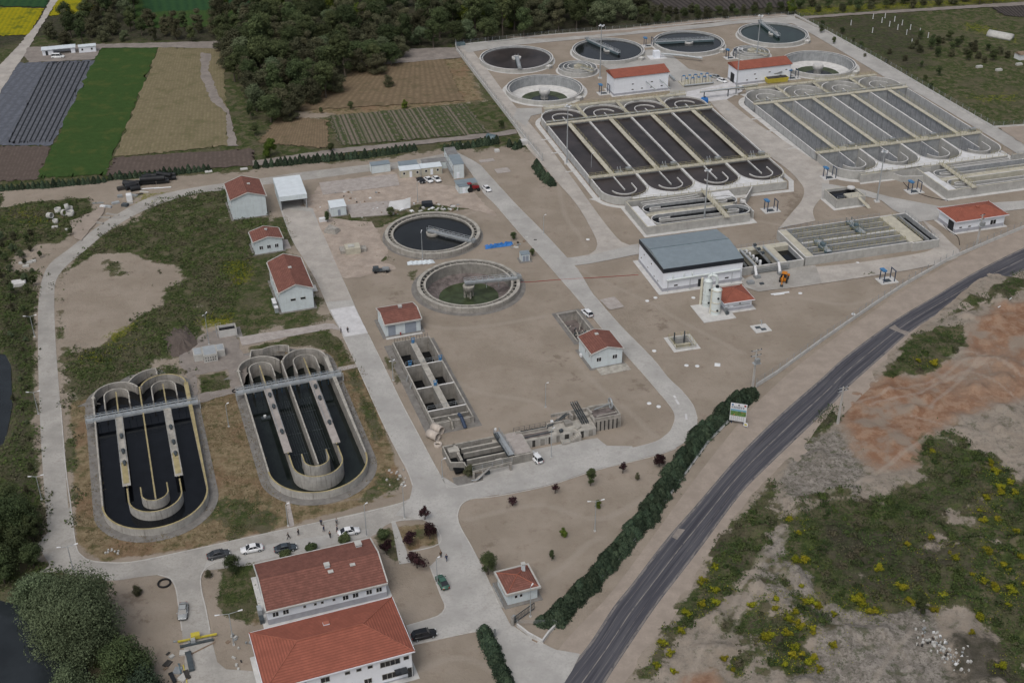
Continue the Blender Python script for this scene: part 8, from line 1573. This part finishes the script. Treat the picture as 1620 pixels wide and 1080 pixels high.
# conifers: one mesh, shared
def conifer(h, r_, n, seed, size):
    rs = np.random.default_rng(seed); z = rs.random(n) ** 1.25; a = rs.uniform(0, 6.28, n); rr = r_ * (1 - z) ** .75 * rs.uniform(.7, 1.12, n) * (1 + .15 * np.sin(a * 5 + z * 20)) + .04
    p = np.stack([np.cos(a) * rr, np.sin(a) * rr, z * h + .08], 1); nr = np.stack([np.cos(a), np.sin(a), np.full(n, .5)], 1) + rs.normal(0, .35, (n, 3)); nr /= np.linalg.norm(nr, axis=1, keepdims=True)
    t = bpy.data.objects.new('conifer_shrub', None); C.objects.link(t); c = bpy.data.objects.new('crown', leaf_mesh('crown', p, nr, size, 'leaf_conifer', rs.random(n))); C.objects.link(c); c.parent = t
    m1 = MB(); m1.tube((0, 0, 0), (0, 0, h * .8), .1, 'bark', 5, .03); m1.build('trunk', t); t.location = (0, -900, 0); return t
CF = [conifer(2.2, .95, 560, k, .17) for k in range(3)]; CB = [conifer(2.9, 1.75, 1500, 10 + k, .17) for k in range(4)]; CM = [conifer(3.6, 1.9, 1500, 20 + k, .18) for k in range(2)]
def hedge(px, step, protos, label, group, s0=.85, s1=1.15, jit=.15, rows=1, gap=1.4):
    P, tot = resample(atz(px), 400); n = int(tot / step); Q, _ = resample(P, n + 1); rs = np.random.default_rng(abs(int(px[0][0])) + 5)
    for i in range(n + 1):
        d = Q[min(i + 1, n)] - Q[max(i - 1, 0)]; d = d / np.hypot(*d); nn_ = np.array([-d[1], d[0]])
        for r_ in range(rows):
            q_ = Q[i] + nn_ * ((r_ - (rows - 1) / 2) * gap) + rs.normal(0, jit, 2); s = rs.uniform(s0, s1); copy_tree(protos[int(rs.integers(0, len(protos)))], (*q_, 0), s, rs.uniform(0, 6.28), label, 'conifer', group, s * rs.uniform(.85, 1.15))
hedge([(-20, 303), (80, 296), (165, 288)], 1.5, CF, 'small dark conifer in the hedge at the end of green and brown fields', 'far left hedge'); hedge([(176, 284), (250, 278), (330, 270)], 1.5, CF, 'small dark conifer in the hedge behind the black pipes', 'hedge behind the black pipes')
hedge([(430, 263), (500, 256), (570, 250), (655, 238)], 1.5, CF, 'dark conifer in the hedge between path and north road', 'hedge along the garden path', 1.0, 1.3); hedge([(704, 238), (745, 233), (786, 227)], 1.4, CF, 'dark conifer in the short hedge behind the cabins', 'short hedge behind the cabins', .95, 1.25)
for px in ((406, 266), (421, 264), (806, 232), (815, 236), (822, 233)): copy_tree(CF[0], (*at(*px), 0), 1.2, px[0], 'single small conifer near a hedge end', 'conifer', 'single conifers at hedge ends')
hedge([(848, 266), (856, 276), (863, 285), (873, 292)], 2.2, CM, 'large dark conifer in the clump beside the new plant wall', 'conifer clump', .8, .95)
hedge([(1186, 624), (1150, 652), (1110, 690), (1080, 730), (1046, 785), (1008, 838), (965, 890), (920, 940), (880, 978), (862, 988)], 1.35, CB, 'dense dark conifer in the long hedge along the asphalt road', 'long hedge by the asphalt road', .62, 1.05, .3, 2, 1.35)
hedge([(768, 1002), (778, 1030), (790, 1060), (804, 1090)], 1.5, CB, 'dense dark conifer in the hedge at the bottom edge by the gate', 'small hedge by the gate', .75, .95)
# yellow-flowering bushes on the waste ground
def flower_proto(seed):
    rs = np.random.default_rng(seed); lobes = [(rs.uniform(-.7, .7), rs.uniform(-.7, .7), rs.uniform(.4, .9), rs.uniform(.35, .6)) for _ in range(7)]
    p, nr, tone = crown_points(1100, lobes, .38); p[:, 2] = np.maximum(p[:, 2], .05); tone = np.where(p[:, 2] + rs.normal(0, .2, 1100) > .7, tone * .6 + .4, tone * .3); return leaf_mesh('flowering_bush', p, nr, .075, 'leaf_flower', tone)
FP = [flower_proto(k) for k in range(4)]
def zat(x, y):
    j, i = ground_at(x, y); return float(GZ[j, i])
FL = crop(980, 780, 3.6, [(1010, 240), (1000, 400), (1050, 402), (970, 170), (545, 425), (465, 515), (545, 560), (475, 655), (550, 640), (385, 695), (345, 800), (240, 865), (285, 935), (300, 1030), (210, 1010), (1090, 635), (1130, 640), (1060, 625), (1000, 690), (1010, 740), (970, 740), (1035, 770), (1100, 810), (885, 680), (890, 620), (750, 650), (1215, 690), (1030, 560), (1000, 900), (1040, 940), (1100, 950), (980, 940), (1070, 985), (1130, 1010), (940, 990), (600, 960), (645, 1015), (860, 820), (960, 810), (830, 830), (1220, 895), (1365, 600), (1380, 640), (1470, 455), (1345, 610), (1460, 680), (1430, 690)])
FL += crop(1260, 800, 3.858, [(15, 185), (500, 410), (640, 515), (680, 575), (700, 600), (380, 590), (810, 240), (675, 260), (930, 320), (970, 350), (1160, 305), (1260, 385), (1290, 410), (1070, 430), (1140, 480), (1200, 500), (1210, 530), (890, 555), (780, 560), (1230, 95), (1340, 180), (1140, 100), (1110, 45), (1290, 625), (1120, 690), (480, 640), (1060, 800), (1370, 320), (1390, 500), (1310, 540), (840, 650), (1240, 1000)])
FL += crop(1260, 560, 4.5, [(1450, 1010), (1540, 1005), (1350, 1050), (1450, 970), (1520, 930), (1410, 850), (1380, 800), (965, 710), (860, 70), (980, 90)])
rs = np.random.default_rng(5)
for x, y in FL:
    for q_ in range(2 if rs.random() < .5 else 1):
        P = at(x + rs.normal(0, 2.5) * q_, y + rs.normal(0, 2) * q_); o_ = bpy.data.objects.new('flowering_bush', FP[int(rs.integers(0, 4))]); C.objects.link(o_); s = rs.uniform(.6, 1.15) * (1 if q_ == 0 else .7)
        o_.location = (*P, zat(*P) - .1); o_.scale = (s * rs.uniform(.8, 1.3), s, s); o_.rotation_euler.z = rs.uniform(0, 6.28); tag(o_, 'bright yellow flowering bush on the waste ground right of the asphalt road', 'bush', 'yellow flowering bushes on the waste ground')
# ground cover: tufts where the zone maps say so
def bil(Wk, x, y): j, i = ground_at(x, y); return Wk[j, i]
HM = (~keepmask).astype(float)
def cover(name, n, box, key, size, leaf, thr, zoff=.05, hgt=.3, extra=None, seed=1, nz=1.2):
    rs = np.random.default_rng(seed); P = atz([(box[0], box[3]), (box[2], box[3]), (box[2], box[1]), (box[0], box[1])]); lo, hi = np.min(P, 0), np.max(P, 0)
    x = rs.uniform(lo[0], hi[0], n); y = rs.uniform(lo[1], hi[1], n); v = bil(Wt[key], x, y) * (bil(HM, x, y) > .5) + (vnoise(x, y, 7, 12) - .5) * nz * .45 + (vnoise(x, y, 2.8, 9) - .5) * nz * .5 + (vnoise(x, y, 1.1, 8) - .5) * nz * .5 ; ok = v > thr
    if extra is not None: ok &= extra(x, y)
    x, y = x[ok], y[ok]; z = bil(GZ, x, y) + zoff + rs.random(len(x)) ** 1.5 * hgt; p = np.stack([x, y, z], 1); nr = rs.normal(0, .55, (len(x), 3)); nr[:, 2] = 1; nr /= np.linalg.norm(nr, axis=1, keepdims=True)
    tone = vnoise(x, y, 4, 3) * .6 + rs.random(len(x)) * .5 - .05; o_ = bpy.data.objects.new(name, leaf_mesh(name, p, nr, size, leaf, tone)); C.objects.link(o_); return stuff(o_)
nogrey = lambda x, y: (bil(Wt['grass'], x, y) > .3)
cover('weeds', 170000, (950, 430, 1640, 1100), 'grass', .17, 'leaf_weed', .62, hgt=.45, seed=2)
cover('grass', 110000, (80, 290, 660, 640), 'grass', .13, 'leaf_grass', .86, hgt=.10, seed=3)
cover('grass', 70000, (300, 540, 700, 1080), 'grass', .14, 'leaf_grass', .75, hgt=.16, seed=4)
cover('dry_grass', 70000, (100, 540, 700, 900), 'dry', .12, 'leaf_dry', .85, hgt=.12, seed=5)
cover('bank_weeds', 90000, (-10, 300, 150, 1080), 'grass', .24, 'leaf_weed', .6, hgt=.6, seed=6, extra=lambda x, y: bil(GZ, x, y) > -1.0)
# dark scrub clumps on the waste ground
rs = np.random.default_rng(77); P = atz([(980, 1080), (1640, 1080), (1640, 560), (1100, 560)]); lo, hi = np.min(P, 0), np.max(P, 0); c = rs.uniform(lo, hi, (1500, 2)); v = bil(Wt['grass'], c[:, 0], c[:, 1]); c = c[(v > .55) & (sdist([at(*q) for q in WL], c[:, 0], c[:, 1], 5) > 2)]
k_ = rs.integers(0, len(c), 60000); rr = rs.uniform(.35, 1.5, len(c))[k_]; d = rs.normal(size=(60000, 3)); d /= np.linalg.norm(d, axis=1, keepdims=True); d[:, 2] = np.abs(d[:, 2]) * .75; p3 = np.concatenate([c[k_], np.zeros((60000, 1))], 1) + d * (rr * rs.uniform(.5, 1, 60000))[:, None]; p3[:, 2] += bil(GZ, p3[:, 0], p3[:, 1])
nr = d + rs.normal(0, .4, d.shape); nr /= np.linalg.norm(nr, axis=1, keepdims=True); o_ = bpy.data.objects.new('scrub', leaf_mesh('scrub', p3, nr, .15, 'leaf_weed', rs.random(len(c))[k_] * .7 + rs.random(60000) * .4 - .1)); C.objects.link(o_); stuff(o_)
for o_ in ZFIX: o_.location.z = zat(o_.location.x, o_.location.y) + .02
# loose yellow flowering weeds round the bushes and on the grass
rs = np.random.default_rng(31); fx = np.array([at(*q) for q in FL]); k_ = rs.integers(0, len(fx), 16000); p2 = fx[k_] + rs.normal(0, 1.7, (16000, 2)); b2 = [at(*q) for q in ((378, 430), (190, 545), (340, 508), (230, 318), (150, 565), (30, 338), (60, 350))]; k_ = rs.integers(0, len(b2), 5000); p2 = np.concatenate([p2, np.array(b2)[k_] + rs.normal(0, 2.6, (5000, 2))])
ok = vnoise(p2[:, 0], p2[:, 1], 1.2, 21) > .5; p2 = p2[ok]; ok = (bil(Wt['grass'], p2[:, 0], p2[:, 1]) > .35) | (bil(Wt['grey'], p2[:, 0], p2[:, 1]) > .5); p2 = p2[ok]
nr = rs.normal(0, .5, (len(p2), 3)); nr[:, 2] = 1; nr /= np.linalg.norm(nr, axis=1, keepdims=True); o_ = bpy.data.objects.new('yellow_flowers', leaf_mesh('yellow_flowers', np.stack([p2[:, 0], p2[:, 1], bil(GZ, p2[:, 0], p2[:, 1]) + .1 + rs.random(len(p2)) * .4], 1), nr, .10, 'leaf_flower', rs.random(len(p2)))); C.objects.link(o_); stuff(o_)
# remove the off-scene prototypes
for src in list(PROTO.values()) + CF + CB + CM:
    for ch in list(src.children): bpy.data.objects.remove(ch)
    bpy.data.objects.remove(src)
